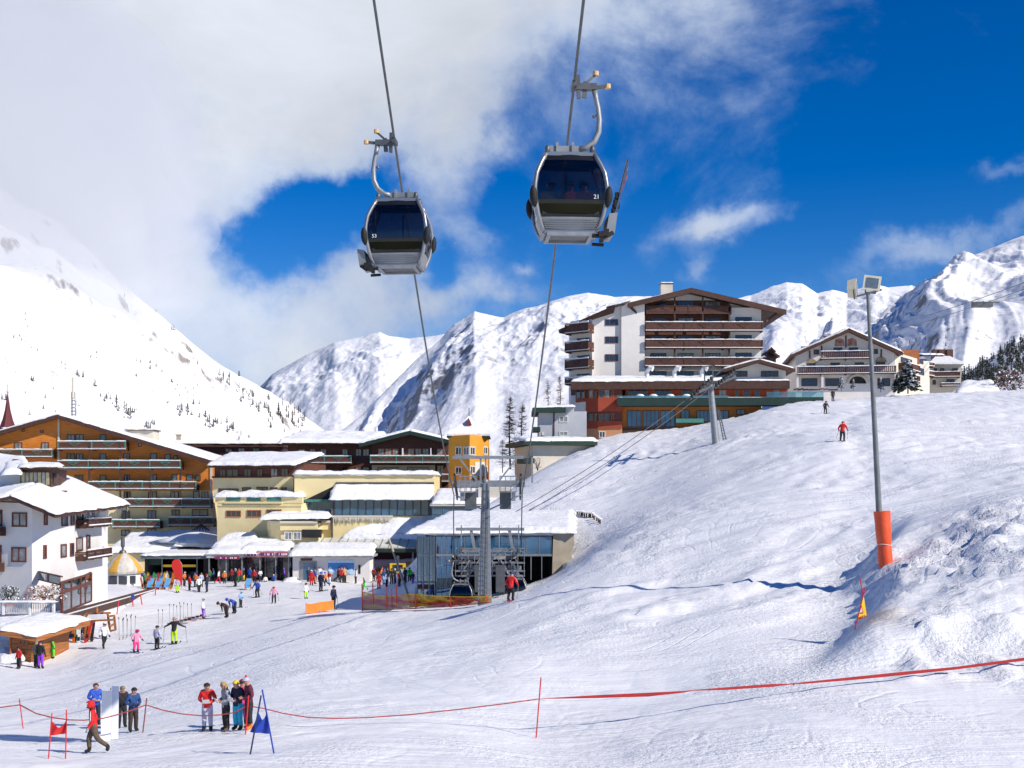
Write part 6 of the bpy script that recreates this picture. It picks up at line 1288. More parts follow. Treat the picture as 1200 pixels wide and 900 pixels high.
q = MB(); c0 = [(-10, 32), (-6.5, 34.6), (-2, 34), (1, 29), (1.8, 18), (1.4, 4), (-3.5, 4), (-7.5, 17), (-11, 26)]; q.prism([(pb.x+x*s_, pb.z+z*s_) for x, z in c0], pb.y-.03, pb.y+.03); q.build('cloth', pm('flag_red', (.62, .025, .02), .6, 0, .08, 2), root); q = MB(); q.tube([shift(pb, .05, 0, -.2), shift(pb, .16, 0, 18*s_), shift(pb, .1, 0, 29*s_), shift(pb, -.25, 0, 34.6*s_)], .03, 6); q.build('pole', steel, root)

# ---- terrace in front of the white house
deck = [W(64, 728, 82), W(181, 690, 122), W(128, 690, 124), W(40, 700, 95), W(-60, 722, 84)]
hz = [W(64, 723, 82).z, W(181, 690.5, 122).z, W(128, 690.5, 124).z, W(0, 705, 95).z-.8, W(0, 723, 83).z]
q = MB(); q.foot([(v.x, v.y) for v in deck], -14, [h-.15 for h in hz]); root = thing('house_terrace', 'raised snowy terrace with a brown plank edge below the white house', 'terrace', deck[0]); q.build('base', pm('terrace_wall', (.72, .73, .77), .8, 0, .05, 1), root)
q = MB(); q.foot([(v.x, v.y) for v in deck], -.1, .0); q.v = [(v[0], v[1], v[2]+hz[i % 5]) for i, v in enumerate(q.v)]; q.build('snow_cover', snow, root)
e0, e1 = Vector((deck[0].x, deck[0].y, hz[0])), Vector((deck[1].x, deck[1].y, hz[1]))
for dz, w_ in ((-.35, .5), (.12, .14)): q = MB(); q.bar(e0+Vector((0, -.15, dz)), e1+Vector((0, -.15, dz)), .16, w_); q.build('edge_plank', beam, root)
q = MB(); q.bar(shift(e0, -.2, -.1, -.2), shift(e0, -.2, -.1, -1.0), .25); q.bar(e0.lerp(e1, .0), W(50, 726, 81.4), .2, .5); q.build('edge_post', beam, root)
# glazed wind screen
root = thing('glazed_windscreen', 'brown-framed two-tier glass windscreen round the terrace of the white house', 'windscreen', W(88, 718, 80))
fa_, fb_ = Fac(212, 90, 362, 84, C8), Fac(362, 84, 533, 95, C8)
gl_ = clear_glass('screen_glass', (.7, .76, .78), .3)
q = MB(); fa_.box(q, 208, 362, 158, 166, -.08, .08); fa_.box(q, 210, 216, 160, 245, -.08, .08); fa_.box(q, 208, 362, 206, 213, -.05, .05); fa_.box(q, 356, 364, 212, 330, -.08, .08); fa_.box(q, 280, 285, 166, 206, -.05, .05); q.build('frame', framew, root)
q = MB(); P_ = fb_.P
tops = [(362, 212, 390), (415, 196, 368), (470, 180, 345), (497, 172, 335), (533, 155, 322)]
for x, t, c in tops: q.bar(P_(x, t), P_(x, c), .16)
for k in range(4):
    (x0, t0, c0_), (x1, t1, c1_) = tops[k], tops[k+1]
    for w0 in (0, .42, .0): pass
    for t_ in (0.0, .30, .36, 1.0): q.bar(P_(x0, t0+(c0_-t0)*t_), P_(x1, t1+(c1_-t1)*t_), .10, .14)
q.build('frame', framew, root)
for k in range(4):
    (x0, t0, c0_), (x1, t1, c1_) = tops[k], tops[k+1]
    for u0, u1 in ((0.02, .3), (.36, .98)):
        q = MB(); a, b = P_(x0, t0+(c0_-t0)*u0), P_(x1, t1+(c1_-t1)*u0); c, d = P_(x1, t1+(c1_-t1)*u1), P_(x0, t0+(c0_-t0)*u1); n_ = fb_.n*.03; q.hexa([d, c, c+n_, d+n_, a, b, b+n_, a+n_]); q.build('glass_panel', gl_, root)
q = MB(); fa_.box(q, 217, 355, 167, 205, -.01, .02); q.build('glass_panel', gl_, root)
# white baluster railing
fr = Fac(-150, 82.4, 318, 81.8, C8); root = thing('baluster_railing', 'white slatted railing along the front of the snowy terrace', 'railing', fr.P(10, 400))
q = MB(); fr.box(q, -150, 322, 326, 335, -.05, .06); fr.box(q, -150, 322, 392, 398, -.04, .05); q.build('rail', pm('rail_grey', (.45, .46, .48), .6), root)
for k in range(46): x = -145+k*10; q = MB(); fr.box(q, x, x+3.2, 334, 394, -.02, .02); q.build('baluster', pm('rail_grey', 0), root)
for x in (22, 177, 314): q = MB(); fr.box(q, x-6, x+6, 318, 402, -.1, .1); q.build('post', whitep, root)
snow_cap(fr.P(-150, 326, .1), fr.P(322, 326, .1), fr.P(322, 326, -.1), fr.P(-150, 326, -.1), .12, root, 'rail_snow', 121)
def bush(name, lab, cat, p, r, n, cols, seed, h=1.0, grp=None, leaf=.09):
    rr = random.Random(seed); q = MB()
    for k in range(14):
        a = rr.random()*6.28; e = Vector((math.cos(a)*r*rr.uniform(.4, 1), math.sin(a)*r*rr.uniform(.3, .8), h*rr.uniform(.5, 1.0))); q.tube([p, p+e*.5+Vector((0, 0, .1)), p+e], [.035, .02, .008], 5)
    for k in range(n):
        a = rr.random()*6.28; z = rr.random(); rad = r*math.sqrt(rr.random())*(1-.3*z); c = p+Vector((math.cos(a)*rad, math.sin(a)*rad*.8, h*z)); s_ = leaf*rr.uniform(.6, 1.5)
        d1 = Vector((rr.uniform(-1, 1), rr.uniform(-1, 1), rr.uniform(-1, 1))).normalized()*s_; d2 = Vector((rr.uniform(-1, 1), rr.uniform(-1, 1), rr.uniform(-.3, 1))).normalized()*s_; mi = 1 if rr.random() < .6 else 2; 
        q.add([c, c+d1, c+d1+d2, c+d2], [(0, 1, 2, 3)], mi)
    o = q.build(name, cols, None, p, fix=False); tag(o, lab, cat, grp); return o
bark = pm('bark', (.09, .06, .04), .9, 0, .3, 6); leafb = pm('dead_leaf', (.32, .12, .05), .8, 0, .3, 6); needle = pm('needles', (.025, .042, .022), .8, 0, .4, 1.5); snowl = pm('snow_tuft', (.8, .83, .88), .6)
bush('terrace_shrub', 'rust-coloured snowy shrub behind the railing of the terrace', 'shrub', W(52, 703, 84), 1.6, 900, [bark, leafb, snowl], 5, 1.0)
bush('terrace_shrub', 'grey-green snow-dusted conifer bush on the terrace against the white wall', 'shrub', W(10, 703, 86), .9, 500, [bark, needle, snowl], 6, .9)
q = MB(); p = W(8, 706, 83); q.box(p.x-.4, p.x+.5, p.y, p.y+.3, p.z-.15, p.z+.05); o = q.build('planter', orangep, None, p); tag(o, 'orange planter box on the railing at the left edge', 'planter')

# ---- wooden hut and clutter below the terrace
root = thing('wooden_hut', 'small orange-brown log hut under a thick slab of snow', 'hut', W(30, 765, 76))
f = Fac(55, 77.1, 235, 76.9, C8); m = MB(); f.box(m, 60, 235, 490, 680, -4, 0); m.build('wall', hutw, root)
for k in range(7): m = MB(); f.box(m, 58, 236, 512+k*16, 524+k*16, 0, .05); m.build('log', hutw, root) if k % 2 == 0 else None
m = MB(); a, b, c, d = f.P(30, 478, .9), f.P(255, 520, .9), f.P(365, 470, -4), f.P(45, 440, -4); dn = Vector((0, 0, -.35)); m.hexa([a+dn, b+dn, c+dn, d+dn, a, b, c, d]); ro = m.build('roof', hutw, root)
snow_cap(a, b, c, d, .45, ro, seed=131, over=.05); snow_cap(W(-20, 738, 80), W(30, 735, 79), W(60, 722, 84), W(-10, 722, 84), .5, root, 'back_snow', 132)
window(f, root, 115, 165, 545, 590, frameo, pane_d, 1, .06)
for a_, b_, t_ in ((80, 84, 480), (228, 234, 500)): m = MB(); f.box(m, a_, b_, t_, 640, .3, .5); m.build('post', hutw, root)
snow_cap(W(0, 777, 76), W(26, 775, 76), W(28, 762, 79), W(0, 762, 79), .35, None, 'snow_bank', 133, lump=.7, jit=.4); struct(bpy.data.objects['snow_bank.001'])
root = thing('plank_hut', 'corner of a tan plank hut cut off by the left edge', 'hut', W(-8, 765, 84)); f = Fac(-60, 84, 50, 84, C8); m = MB(); f.box(m, -60, 50, 500, 600, -3, 0); m.build('wall', pm('tan_plank', (.45, .26, .08), .7, 0, .2, 2), root); m = MB(); f.box(m, -60, 55, 492, 502, -3, .4); ro = m.build('roof', beam, root); snow_cap(f.P(-60, 491, .4), f.P(55, 491, .4), f.P(55, 480, -3), f.P(-60, 480, -3), .4, ro, seed=134)
# timber gateway with banner
pb = hit(117, 750, 60, 110); d = pb.y; f = Fac(485, d, 680, d, C8); root = thing('timber_gateway', 'rough orange timber frame with a blank white banner at the foot of the terrace', 'frame', pb)
def tb(a, b, o1=0, o2=0, w=.13, nm='timber', mat=None): q = MB(); q.bar(f.P(*a, o1), f.P(*b, o2), w); q.build(nm, mat or hutw, root)
for a, b in (((508, 395), (500, 560)), ((630, 392), (640, 500)), ((498, 397), (645, 392)), ((490, 440), (670, 430)), ((668, 405), (672, 495)), ((640, 500), (675, 490)), ((640, 410), (672, 405)), ((515, 450), (545, 550)), ((540, 480), (510, 570)), ((645, 470), (672, 455)), ((490, 440), (488, 520)), ((488, 520), (545, 515))): tb(a, b, rnd.uniform(-.2, .2), rnd.uniform(-.2, .2))
q = MB(); f.box(q, 520, 625, 400, 428, .1, .13); q.build('banner', whitep, root)
q = MB(); q.lathe(f.P(568, 392), [(.09, 0), (.1, .25), (.05, .4), (.001, .5)], 8); q.build('finial', hutw, root); q = MB(); q.lathe(f.P(603, 392), [(.05, 0), (.06, .12), (.001, .2)], 8); q.build('finial', hutw, root)
# skis and boards parked against the racks
cols = [(.02, .02, .025), (.5, .5, .52), (.5, .03, .03), (.03, .12, .4), (.6, .35, .03), (.5, .12, .02), (.7, .7, .72), (.05, .3, .1)]
cm = [pm('ski_paint_%d' % i, c, .35, 0, .25, 9) for i, c in enumerate(cols)]
def stand_ski(p, h, lean, mat, grp, lab, w=.09):
    q = MB(); a = shift(p, 0, 0, -.1); b = a+Vector((lean, .25, h)); 
    for s_ in (-.05, .05): q.bar(a+Vector((s_, 0, 0)), b+Vector((s_, 0, 0)), w, .03, up=(0, 1, 0)); q.bar(b+Vector((s_, 0, 0)), b+Vector((s_+.02, -.05, .12)), w*.7, .02, up=(0, 1, 0))
    c = a.lerp(b, .4); q.box(c.x-.08, c.x+.08, c.y-.1, c.y-.02, c.z-.12, c.z+.12, 1)
    o = q.build('ski_pair', [mat, black], None, p); tag(o, lab, 'skis', grp); return o
for k in range(34):
    px = rnd.uniform(46, 108); py = 752+rnd.uniform(-4, 8)-(px-46)*.08; p = hit(px, py, 60, 120); stand_ski(p, rnd.uniform(.9, 1.7), rnd.uniform(-.5, .5), cm[rnd.randrange(8)], 'skis parked around the wooden hut', 'pair of skis leaning among the racks between wooden hut and timber gateway')
for k in range(9):   # low racks and benches
    px = 52+k*5.8; p = hit(px, 752-k*.8, 60, 120); root = thing('ski_rack', 'low orange wooden ski rack between the hut and the timber gateway', 'rack', p, 'low wooden racks beside the hut')
    x, y, z = p; s_ = rnd.uniform(.35, .6); q = MB(); q.bar((x-s_, y, z+.55), (x+s_, y+.2, z+.6), .08, .12); q.build('rail', hutw, root)
    for t_ in (-1, 1): q = MB(); q.bar((x+t_*s_*.8-.1, y, z-.1), (x+t_*s_*.8+.1, y+.1, z+.8), .07); q.build('leg', hutw, root)
    q = MB(); q.bar((x-s_, y+.1, z+.25), (x+s_, y+.3, z+.3), .06); q.build('crossbar', hutw, root)
for k in range(40):
    px = 168+rnd.uniform(0, 34); py = 690+rnd.uniform(-2, 1); p = hit(px, py, 90, 140); stand_ski(p, rnd.uniform(1.2, 1.75), rnd.uniform(-.4, .4), cm[rnd.randrange(8)], 'skis parked before the shop', 'pair of skis propped in the crowded racks in front of the dark ski shop')
for k, (px, py) in enumerate(((188, 735), (201, 731), (209.5, 730), (213, 729), (222, 727), (142, 750), (146.5, 748), (151, 746), (156, 744))):
    p = hit(px, py, 60, 130); h = 1.25+.2*(k % 2); q = MB()
    for s_ in (-.12, .12):
        q.tube([shift(p, s_, 0, -.1), shift(p, s_*1.4, 0, h)], .016, 5); q.lathe(shift(p, s_*1.4, 0, h), [(.001, -.02), (.035, 0), (.03, .12), (.001, .13)], 6, 1)
        q.lathe(shift(p, s_, 0, .06), [(.001, 0), (.06, 0), (.06, .02), (.001, .02)], 6, 1)
    o = q.build('ski_poles', [steel, black], None, p); tag(o, 'pair of thin ski poles stuck upright in the snow beside the beginners\' line', 'ski poles', 'ski poles stuck upright in the snow')
for a, b, lab, mt in (((137, 720), (139, 704), 'red marker pole nearest the timber gateway', redp), ((156, 711), (155, 697), 'marker pole with blue tip and red shaft by the terrace edge', redp), ((166.5, 709), (164.5, 696), 'thin leaning red marker pole third along the terrace edge', redp), ((182, 698), (182.5, 689), 'short red marker pole at the far end of the terrace edge', redp)):
    p = hit(*a, 60, 140); o = MB().tube([p, W(*b, p.y)], .05, 6).build('marker_pole', mt, None, p); tag(o, lab, 'pole', 'red poles along the terrace')
    if 'blue' in lab: v = W(155.3, 699.5, p.y); MB().box(v.x-.12, v.x+.12, v.y-.09, v.y+.09, v.z-.25, v.z+.2).build('blue_tip', bluep, o)
for k, (px, a) in enumerate(((176, .2), (186, -.1), (196, .3), (291, .1))):
    p = hit(px, 691, 90, 140); root = thing('deck_chair', ['deck chair with blue cloth leftmost before the ski shop', 'deck chair with blue cloth in the middle before the ski shop', 'deck chair with blue cloth nearest the red teardrop flag', 'white and blue sandwich board at the rental shops'][k] if k < 3 else 'blue and white deck chair on its own at the rental shops', 'chair', p, 'deck chairs by the shops')
    x, y, z = p; q = MB(); 
    for s_ in (-.3, .3): q.bar((x+s_, y-.5, z), (x+s_, y+.5, z+1.2), .06); q.bar((x+s_, y+.4, z), (x+s_, y-.4, z+.6), .06)
    q.build('frame', hutw, root); q = MB(); q.hexa([(x-.27, y-.35, z+.28), (x+.27, y-.35, z+.28), (x+.27, y-.3, z+.24), (x-.27, y-.3, z+.24), (x-.27, y+.42, z+1.15), (x+.27, y+.42, z+1.15), (x+.27, y+.47, z+1.1), (x-.27, y+.47, z+1.1)]); q.build('seat_cloth', pm('chair_blue', (.1, .32, .6), .8), root)

# ================================================================== people
EDG = [('pel', 'spi'), ('spi', 'che'), ('che', 'nec'), ('nec', 'hdl'), ('hdl', 'hea'), ('hea', 'top'), ('che', 'shL'), ('shL', 'elL'), ('elL', 'wrL'), ('wrL', 'haL'), ('che', 'shR'), ('shR', 'elR'), ('elR', 'wrR'), ('wrR', 'haR'),
       ('pel', 'hiL'), ('hiL', 'knL'), ('knL', 'anL'), ('anL', 'toL'), ('pel', 'hiR'), ('hiR', 'knR'), ('knR', 'anR'), ('anR', 'toR')]
BASE = dict(pel=(0, 0, .93), spi=(0, 0, 1.13), che=(0, .01, 1.34), nec=(0, .0, 1.49), hdl=(0, -.02, 1.57), hea=(0, -.015, 1.65), top=(0, 0, 1.72),
            shL=(-.185, .01, 1.40), elL=(-.27, .03, 1.13), wrL=(-.27, -.07, .90), haL=(-.27, -.10, .83), shR=(.185, .01, 1.40), elR=(.27, .03, 1.13), wrR=(.27, -.07, .90), haR=(.27, -.10, .83),
            hiL=(-.095, 0, .86), knL=(-.11, -.02, .49), anL=(-.12, .02, .10), toL=(-.14, -.15, .05), hiR=(.095, 0, .86), knR=(.11, -.02, .49), anR=(.12, .02, .10), toR=(.14, -.15, .05))
RAD = dict(pel=.165, spi=.155, che=.165, nec=.075, hdl=.095, hea=.112, top=.075, shL=.095, elL=.072, wrL=.052, haL=.048, hiL=.125, knL=.092, anL=.075, toL=.062)
for k in list(RAD):
    if k.endswith('L'): RAD[k[:-1]+'R'] = RAD[k]
MATOF = {'top': 4, 'hea': 4, 'hdl': 4, 'nec': 0, 'haL': 3, 'haR': 3, 'anL': 2, 'anR': 2, 'toL': 2, 'toR': 2}
def lean(P, ang, keys=('spi', 'che', 'nec', 'hdl', 'hea', 'top', 'shL', 'elL', 'wrL', 'haL', 'shR', 'elR', 'wrR', 'haR')):
    c, s = math.cos(R(ang)), math.sin(R(ang)); 
    for k in keys: x, y, z = P[k]; z -= .93; P[k] = (x, y*c-z*s, .93+z*c+y*s)
    return P
POSE = {}
def pose(name, L_=0, drop=0, **kw):
    P = dict(BASE); P.update(kw)
    if L_: lean(P, L_)
    if drop:
        for k in P:
            if k[:2] not in ('kn', 'an') and k[:3] not in ('toL', 'toR'): P[k] = (P[k][0], P[k][1], P[k][2]-drop)
    POSE[name] = P
pose('stand')
pose('hands', 4, elL=(-.29, .04, 1.14), wrL=(-.12, -.2, 1.10), haL=(-.05, -.25, 1.11), elR=(.29, .04, 1.14), wrR=(.12, -.22, 1.07), haR=(.05, -.26, 1.08), hdl=(0, -.05, 1.56), hea=(0, -.06, 1.635), top=(0, -.04, 1.71))
pose('arms_out', 4, elL=(-.40, -.02, 1.26), wrL=(-.62, -.12, 1.16), haL=(-.69, -.15, 1.13), elR=(.40, -.02, 1.26), wrR=(.62, -.12, 1.16), haR=(.69, -.15, 1.13))
pose('walk', 8, knL=(-.10, -.16, .50), anL=(-.10, -.13, .10), toL=(-.11, -.30, .05), knR=(.10, .10, .50), anR=(.10, .46, .22), toR=(.10, .40, .06), elL=(-.27, .12, 1.13), wrL=(-.28, .02, .91), haL=(-.28, -.02, .85), elR=(.27, -.05, 1.12), wrR=(.27, -.2, .93), haR=(.27, -.25, .88))
pose('ski', 22, .10, knL=(-.13, -.13, .47), anL=(-.14, .0, .12), toL=(-.14, -.17, .06), knR=(.13, -.13, .47), anR=(.14, .0, .12), toR=(.14, -.17, .06), elL=(-.33, -.02, 1.18), wrL=(-.34, -.24, 1.10), haL=(-.34, -.31, 1.10), elR=(.33, -.02, 1.18), wrR=(.34, -.24, 1.10), haR=(.34, -.31, 1.10))
pose('bend', 72, .05, knL=(-.12, -.06, .48), knR=(.12, -.06, .48), elL=(-.22, -.15, 1.22), wrL=(-.2, -.38, 1.1), haL=(-.2, -.44, 1.08), elR=(.22, -.15, 1.22), wrR=(.2, -.38, 1.1), haR=(.2, -.44, 1.08))
pose('sit', 6, .45, knL=(-.13, -.42, .50), anL=(-.13, -.45, .10), toL=(-.14, -.6, .05), knR=(.13, -.42, .50), anR=(.13, -.45, .10), toR=(.14, -.6, .05), wrL=(-.18, -.25, .98), haL=(-.16, -.31, .96), wrR=(.18, -.25, .98), haR=(.16, -.31, .96))
EYE = pm('eye_dark', (.015, .012, .01), .3)
DUM = [pm('dummy_%d' % i, (.5, .5, .5)) for i in range(5)]
def body_mesh(name, P):
    names = list(P); bm = bmesh.new(); sk = bm.verts.layers.skin.verify(); V_ = {}
    for n_ in names: v = bm.verts.new(P[n_]); v[sk].radius = (RAD[n_], RAD[n_]*(.82 if n_ in ('pel', 'spi', 'che') else 1)); V_[n_] = v
    for a, b in EDG: bm.edges.new((V_[a], V_[b]))
    V_['pel'][sk].use_root = True
    me = bpy.data.meshes.new('t'); bm.to_mesh(me); bm.free(); o = bpy.data.objects.new('t', me); COL.objects.link(o)
    m1 = o.modifiers.new('s', 'SKIN'); m1.use_smooth_shade = True; m2 = o.modifiers.new('u', 'SUBSURF'); m2.levels = 2; m2.render_levels = 2
    dg = bpy.context.evaluated_depsgraph_get(); em = o.evaluated_get(dg).to_mesh(); q = MB(); q.add([tuple(v.co) for v in em.vertices], [tuple(p.vertices) for p in em.polygons])
    bpy.data.objects.remove(o)
    seg = []
    for a, b in EDG:
        mb_ = MATOF.get(b); ma = MATOF.get(a)
        if b in ('hiL', 'hiR'): mi = 1
        elif b.startswith('kn'): mi = 1
        elif b.startswith('an'): mi = 1
        elif b in ('toL', 'toR'): mi = 2
        elif b.startswith('ha'): mi = 3
        elif b == 'hdl' or b == 'hea' or b == 'top': mi = 4
        else: mi = 0
        seg.append((Vector(P[a]), Vector(P[b]), mi))
    q.m = []
    for f_ in q.f:
        c = sum((Vector(q.v[i]) for i in f_), Vector())/len(f_); best = None
        for a, b, mi in seg:
            t = max(0, min(1, (c-a).dot(b-a)/(b-a).length_squared)); dd_ = (c-a.lerp(b, t)).length
            if best is None or dd_ < best[0]: best = (dd_, mi, t)
        mi = best[1]
        if mi == 1:
            for an in ('anL', 'anR'):
                if (c-Vector(P[an])).length < .13: mi = 2
            if (c-Vector(P['pel'])).length < .17 and c.z > P['pel'][2]-.1: mi = 0
        q.m.append(mi)
    for s_ in 'LR':       # fingers and thumb, each its own tapered bent chain rooted in the palm
        h, w_ = Vector(P['ha'+s_]), Vector(P['wr'+s_]); d_ = (h-w_).normalized(); sx = d_.cross(Vector((0, 0, 1)) if abs(d_.z) < .9 else Vector((0, -1, 0))).normalized(); up = sx.cross(d_)
        for i, ln in enumerate((.075, .088, .082, .062)):
            b0 = h+sx*(.033-.022*i)+d_*.01; q.tube([b0, b0+d_*ln*.5-up*.01, b0+d_*ln*.9-up*.04], [.0125, .0115, .009], 6, 3)
        sg = 1 if s_ == 'L' else -1; b0 = h+sx*.035*sg-d_*.01; q.tube([b0, b0+sx*.03*sg+d_*.02-up*.01, b0+sx*.035*sg+d_*.06-up*.03], [.014, .012, .010], 6, 3)
    hd = Vector(P['hea']); up = (Vector(P['top'])-Vector(P['hdl'])).normalized(); fw = Vector((0, -1, 0)); fw = (fw-up*fw.dot(up)).normalized(); sx = Vector((1, 0, 0))
    for s_ in (-1, 1): q.ball(hd+fw*.088+sx*.034*s_+up*.0, .013, 6, mi=5); q.ball(hd+sx*.098*s_-up*.01, .024, 6, .5, 1, 1.3, mi=4)
    q.add([hd+fw*.09+up*.005-sx*.008, hd+fw*.09+up*.005+sx*.008, hd+fw*.118-up*.035, hd+fw*.088-up*.04-sx*.018, hd+fw*.088-up*.04+sx*.018], [(0, 1, 2), (0, 2, 3), (1, 4, 2), (2, 4, 3)], 4)
    q.add([hd+fw*.094-up*.062-sx*.024, hd+fw*.094-up*.062+sx*.024, hd+fw*.09-up*.07+sx*.02, hd+fw*.09-up*.07-sx*.02], [(0, 1, 2, 3)], 5)
    me = bpy.data.meshes.new('person_'+name); me.from_pydata(q.v, [], q.f)
    for m_ in DUM: me.materials.append(m_)
    me.materials.append(EYE); me.polygons.foreach_set('material_index', q.m); me.polygons.foreach_set('use_smooth', [True]*len(q.f)); me.update()
    return me
BODY = {k: body_mesh(k, P) for k, P in POSE.items()}
CL = dict(red=(.60, .012, .012), dred=(.28, .015, .02), burg=(.10, .012, .035), blue=(.02, .09, .50), dblue=(.012, .06, .20), navy=(.012, .016, .05), black=(.012, .012, .014), white=(.75, .75, .77), grey=(.32, .33, .37), lgrey=(.45, .46, .58), brown=(.10, .07, .045),
          lime=(.45, .72, .01), green=(.04, .75, .02), dgreen=(.02, .12, .04), pink=(.80, .03, .22), lpink=(.75, .30, .45), purple=(.25, .04, .60), yellow=(.75, .5, .02), orange=(.75, .2, .02), olive=(.22, .19, .11), cyan=(.02, .42, .62), lblue=(.30, .50, .80), skin=(.50, .26, .17), blond=(.40, .24, .10), tan=(.45, .3, .15), maroon=(.16, .02, .1), dbrown=(.04, .022, .014))
CM = {k: pm('cloth_'+k, v, .75, 0, .22, 7, .05, 9) for k, v in CL.items()}
def local(root, q, name, mat, smooth=True): o = q.build(name, mat, root, smooth=smooth); return o
def headgear(P, root, kind, col, scale=1):
    hd = Vector(P['hea']); up = (Vector(P['top'])-Vector(P['hdl'])).normalized(); q = MB()
    def dome(r, a0, a1, sy=1.08, n=14):
        vs, fs = [], []; m_ = 7; ax = up; sx = Vector((1, 0, 0)); fy = sx.cross(ax)
        for j in range(m_+1):
            t = a0+(a1-a0)*j/m_
            for i in range(n): p_ = 2*math.pi*i/n; vs.append(hd+(sx*math.cos(p_)+fy*math.sin(p_)*sy)*r*math.cos(t)+ax*r*math.sin(t))
        for j in range(m_):
            for i in range(n): fs.append((j*n+i, j*n+(i+1) % n, (j+1)*n+(i+1) % n, (j+1)*n+i))
        return vs, fs
    if kind in ('helmet', 'beanie', 'pom'):
        vs, fs = dome(.132 if kind == 'helmet' else .122, R(8), R(89)); q.add(vs, fs); 
        if kind == 'helmet': 
            for s_ in (-1, 1): q.ball(hd+Vector((s_*.112, .01, -.02)), .05, 8, .5, 1, 1.3)
        if kind == 'pom': pass
        o = local(root, q, 'helmet' if kind == 'helmet' else 'hat', CM[col]); 
        if kind == 'pom': o2 = local(root, MB().ball(hd+up*.15, .045, 8), 'pompom', CM['red'])
        if kind == 'helmet': g = MB(); fw = Vector((0, -1, 0)); g.tube([hd+Vector((.118*math.sin(a), -.125*math.cos(a), .018)) for a in np.linspace(-1.1, 1.1, 9)], .03, 8); local(root, g, 'goggles', black)
    elif kind == 'hood':
        vs, fs = dome(.145, R(-50), R(89), 1.1); ks = [f_ for f_ in fs if not (sum(vs[i].y for i in f_)/4 < hd.y-.085 and abs(sum(vs[i].z for i in f_)/4-hd.z) < .085)]; q.add(vs, ks); local(root, q, 'hood', CM[col])
    elif kind == 'hair':
        vs, fs = dome(.122, R(-5), R(89), 1.05); ks = [f_ for f_ in fs if not (sum(vs[i].y for i in f_)/4 < hd.y-.07 and sum(vs[i].z for i in f_)/4 < hd.z+.06)]; q.add(vs, ks)
        if col == 'blond':
            for k in range(9): a = R(20+k*17.5); x, y = .1*math.cos(a), .09*math.sin(a)+.01; q.tube([hd+Vector((x, y, .04)), hd+Vector((x*1.25, y*1.2+.01, -.15)), hd+Vector((x*1.2, y*1.0-.0, -.36-.03*(k % 3)))], [.035, .045, .015], 6)
        local(root, q, 'hair', CM[col])
PN = [0]
def person(px, py, h, ps, face, jac, pan, head, lab, boots='black', glove='black', skis=None, poles=False, grp=None, pack=None, d0=None, xyz=None, extra=None):
    """feet at a measured spot of the photo, dropped on the snow; face = yaw in degrees, 0 looks at the camera"""
    P = POSE[ps]; zmax = max(v[2] for v in P.values())+.06
    p = Vector(xyz) if xyz is not None else hit(px, py, d0 or 30, 200); s_ = 1.0
    if h: s_ = h*p.y/F/zmax; s_ = min(max(s_, .50), 1.12)
    b = bpy.data.objects.new('person', BODY[ps]); COL.objects.link(b); b.location = p; b.rotation_euler = (0, 0, R(face)); b.scale = (s_,)*3
    for i, c in enumerate((jac, pan, boots, glove, 'skin')): b.material_slots[i].link = 'OBJECT'; b.material_slots[i].material = CM[c]
    tag(b, lab, 'person', grp); ORG[b.name] = Vector((0, 0, 0))
    if head: headgear(P, b, *head)
    if pack: q = MB(); c = (Vector(P['che'])+Vector(P['spi']))/2+Vector((0, .2, .02)); q.ball(c, .17, 10, 1, .65, 1.35); local(b, q, 'backpack', CM[pack])
    if extra: extra(b, P)
    if skis:
        for s in 'LR':
            a = Vector(P['an'+s]); q = MB(); x = a.x; z = .02 if ps != 'walk' else a.z-.08; L0 = .75; pts = [(-.62, 0), (.62, 0), (.78, .03), (.86, .09)]
            for (t0, z0), (t1, z1) in zip(pts[:-1], pts[1:]): q.bar((x, a.y-.05-t0, z+z0), (x, a.y-.05-t1, z+z1), .075, .022)
            q.box(x-.035, x+.035, a.y-.2, a.y+.12, z+.012, z+.05); local(b, q, 'ski', CM[skis], False)
    if poles:
        M = Matrix.Translation(p) @ Matrix.Rotation(R(face), 4, 'Z') @ Matrix.Scale(s_, 4)
        for s in 'LR':
            hnd = Vector(P['ha'+s]); sd = -1 if s == 'L' else 1; a = hnd+Vector((0, 0, .08)); e = Vector((hnd.x+sd*.12, hnd.y+(.45 if ps == 'ski' else -.02), .08 if ps != 'ski' else .18)); A_, E_ = M @ a, M @ e; q = MB(); q.tube([A_, E_], .012*1.3, 6, 0); q.tube([A_, A_.lerp(E_, .12)], .022, 6, 1); c = A_.lerp(E_, .94); q.ball(c, .035, 6, 1, 1, .4, 1)
            o = q.build('ski_pole', [steel, black], None, A_); tag(o, '%s-hand ski pole of the %s' % ('right' if s == 'L' else 'left', ' '.join(lab.split()[:11])), 'ski pole')
    return b
def sheet(b, P):      # papers held in both hands
    c = (Vector(P['haL'])+Vector(P['haR']))/2+Vector((0, -.05, .03)); q = MB(); q.hexa([c+Vector(v) for v in ((-.12, -.02, -.06), (.12, -.02, -.06), (.12, -.01, -.055), (-.12, -.01, -.055), (-.12, -.1, .08), (.12, -.1, .08), (.12, -.09, .085), (-.12, -.09, .085))])
    M = Matrix.Translation(b.location) @ Matrix.Rotation(b.rotation_euler.z, 4, 'Z') @ Matrix.Scale(b.scale[0], 4); q.v = [tuple(M @ Vector(v)) for v in q.v]; o = q.build('paper', whitep, None, M @ c); tag(o, 'sheet of paper held by the person '+' '.join(b['label'].split()[1:8]), 'paper')
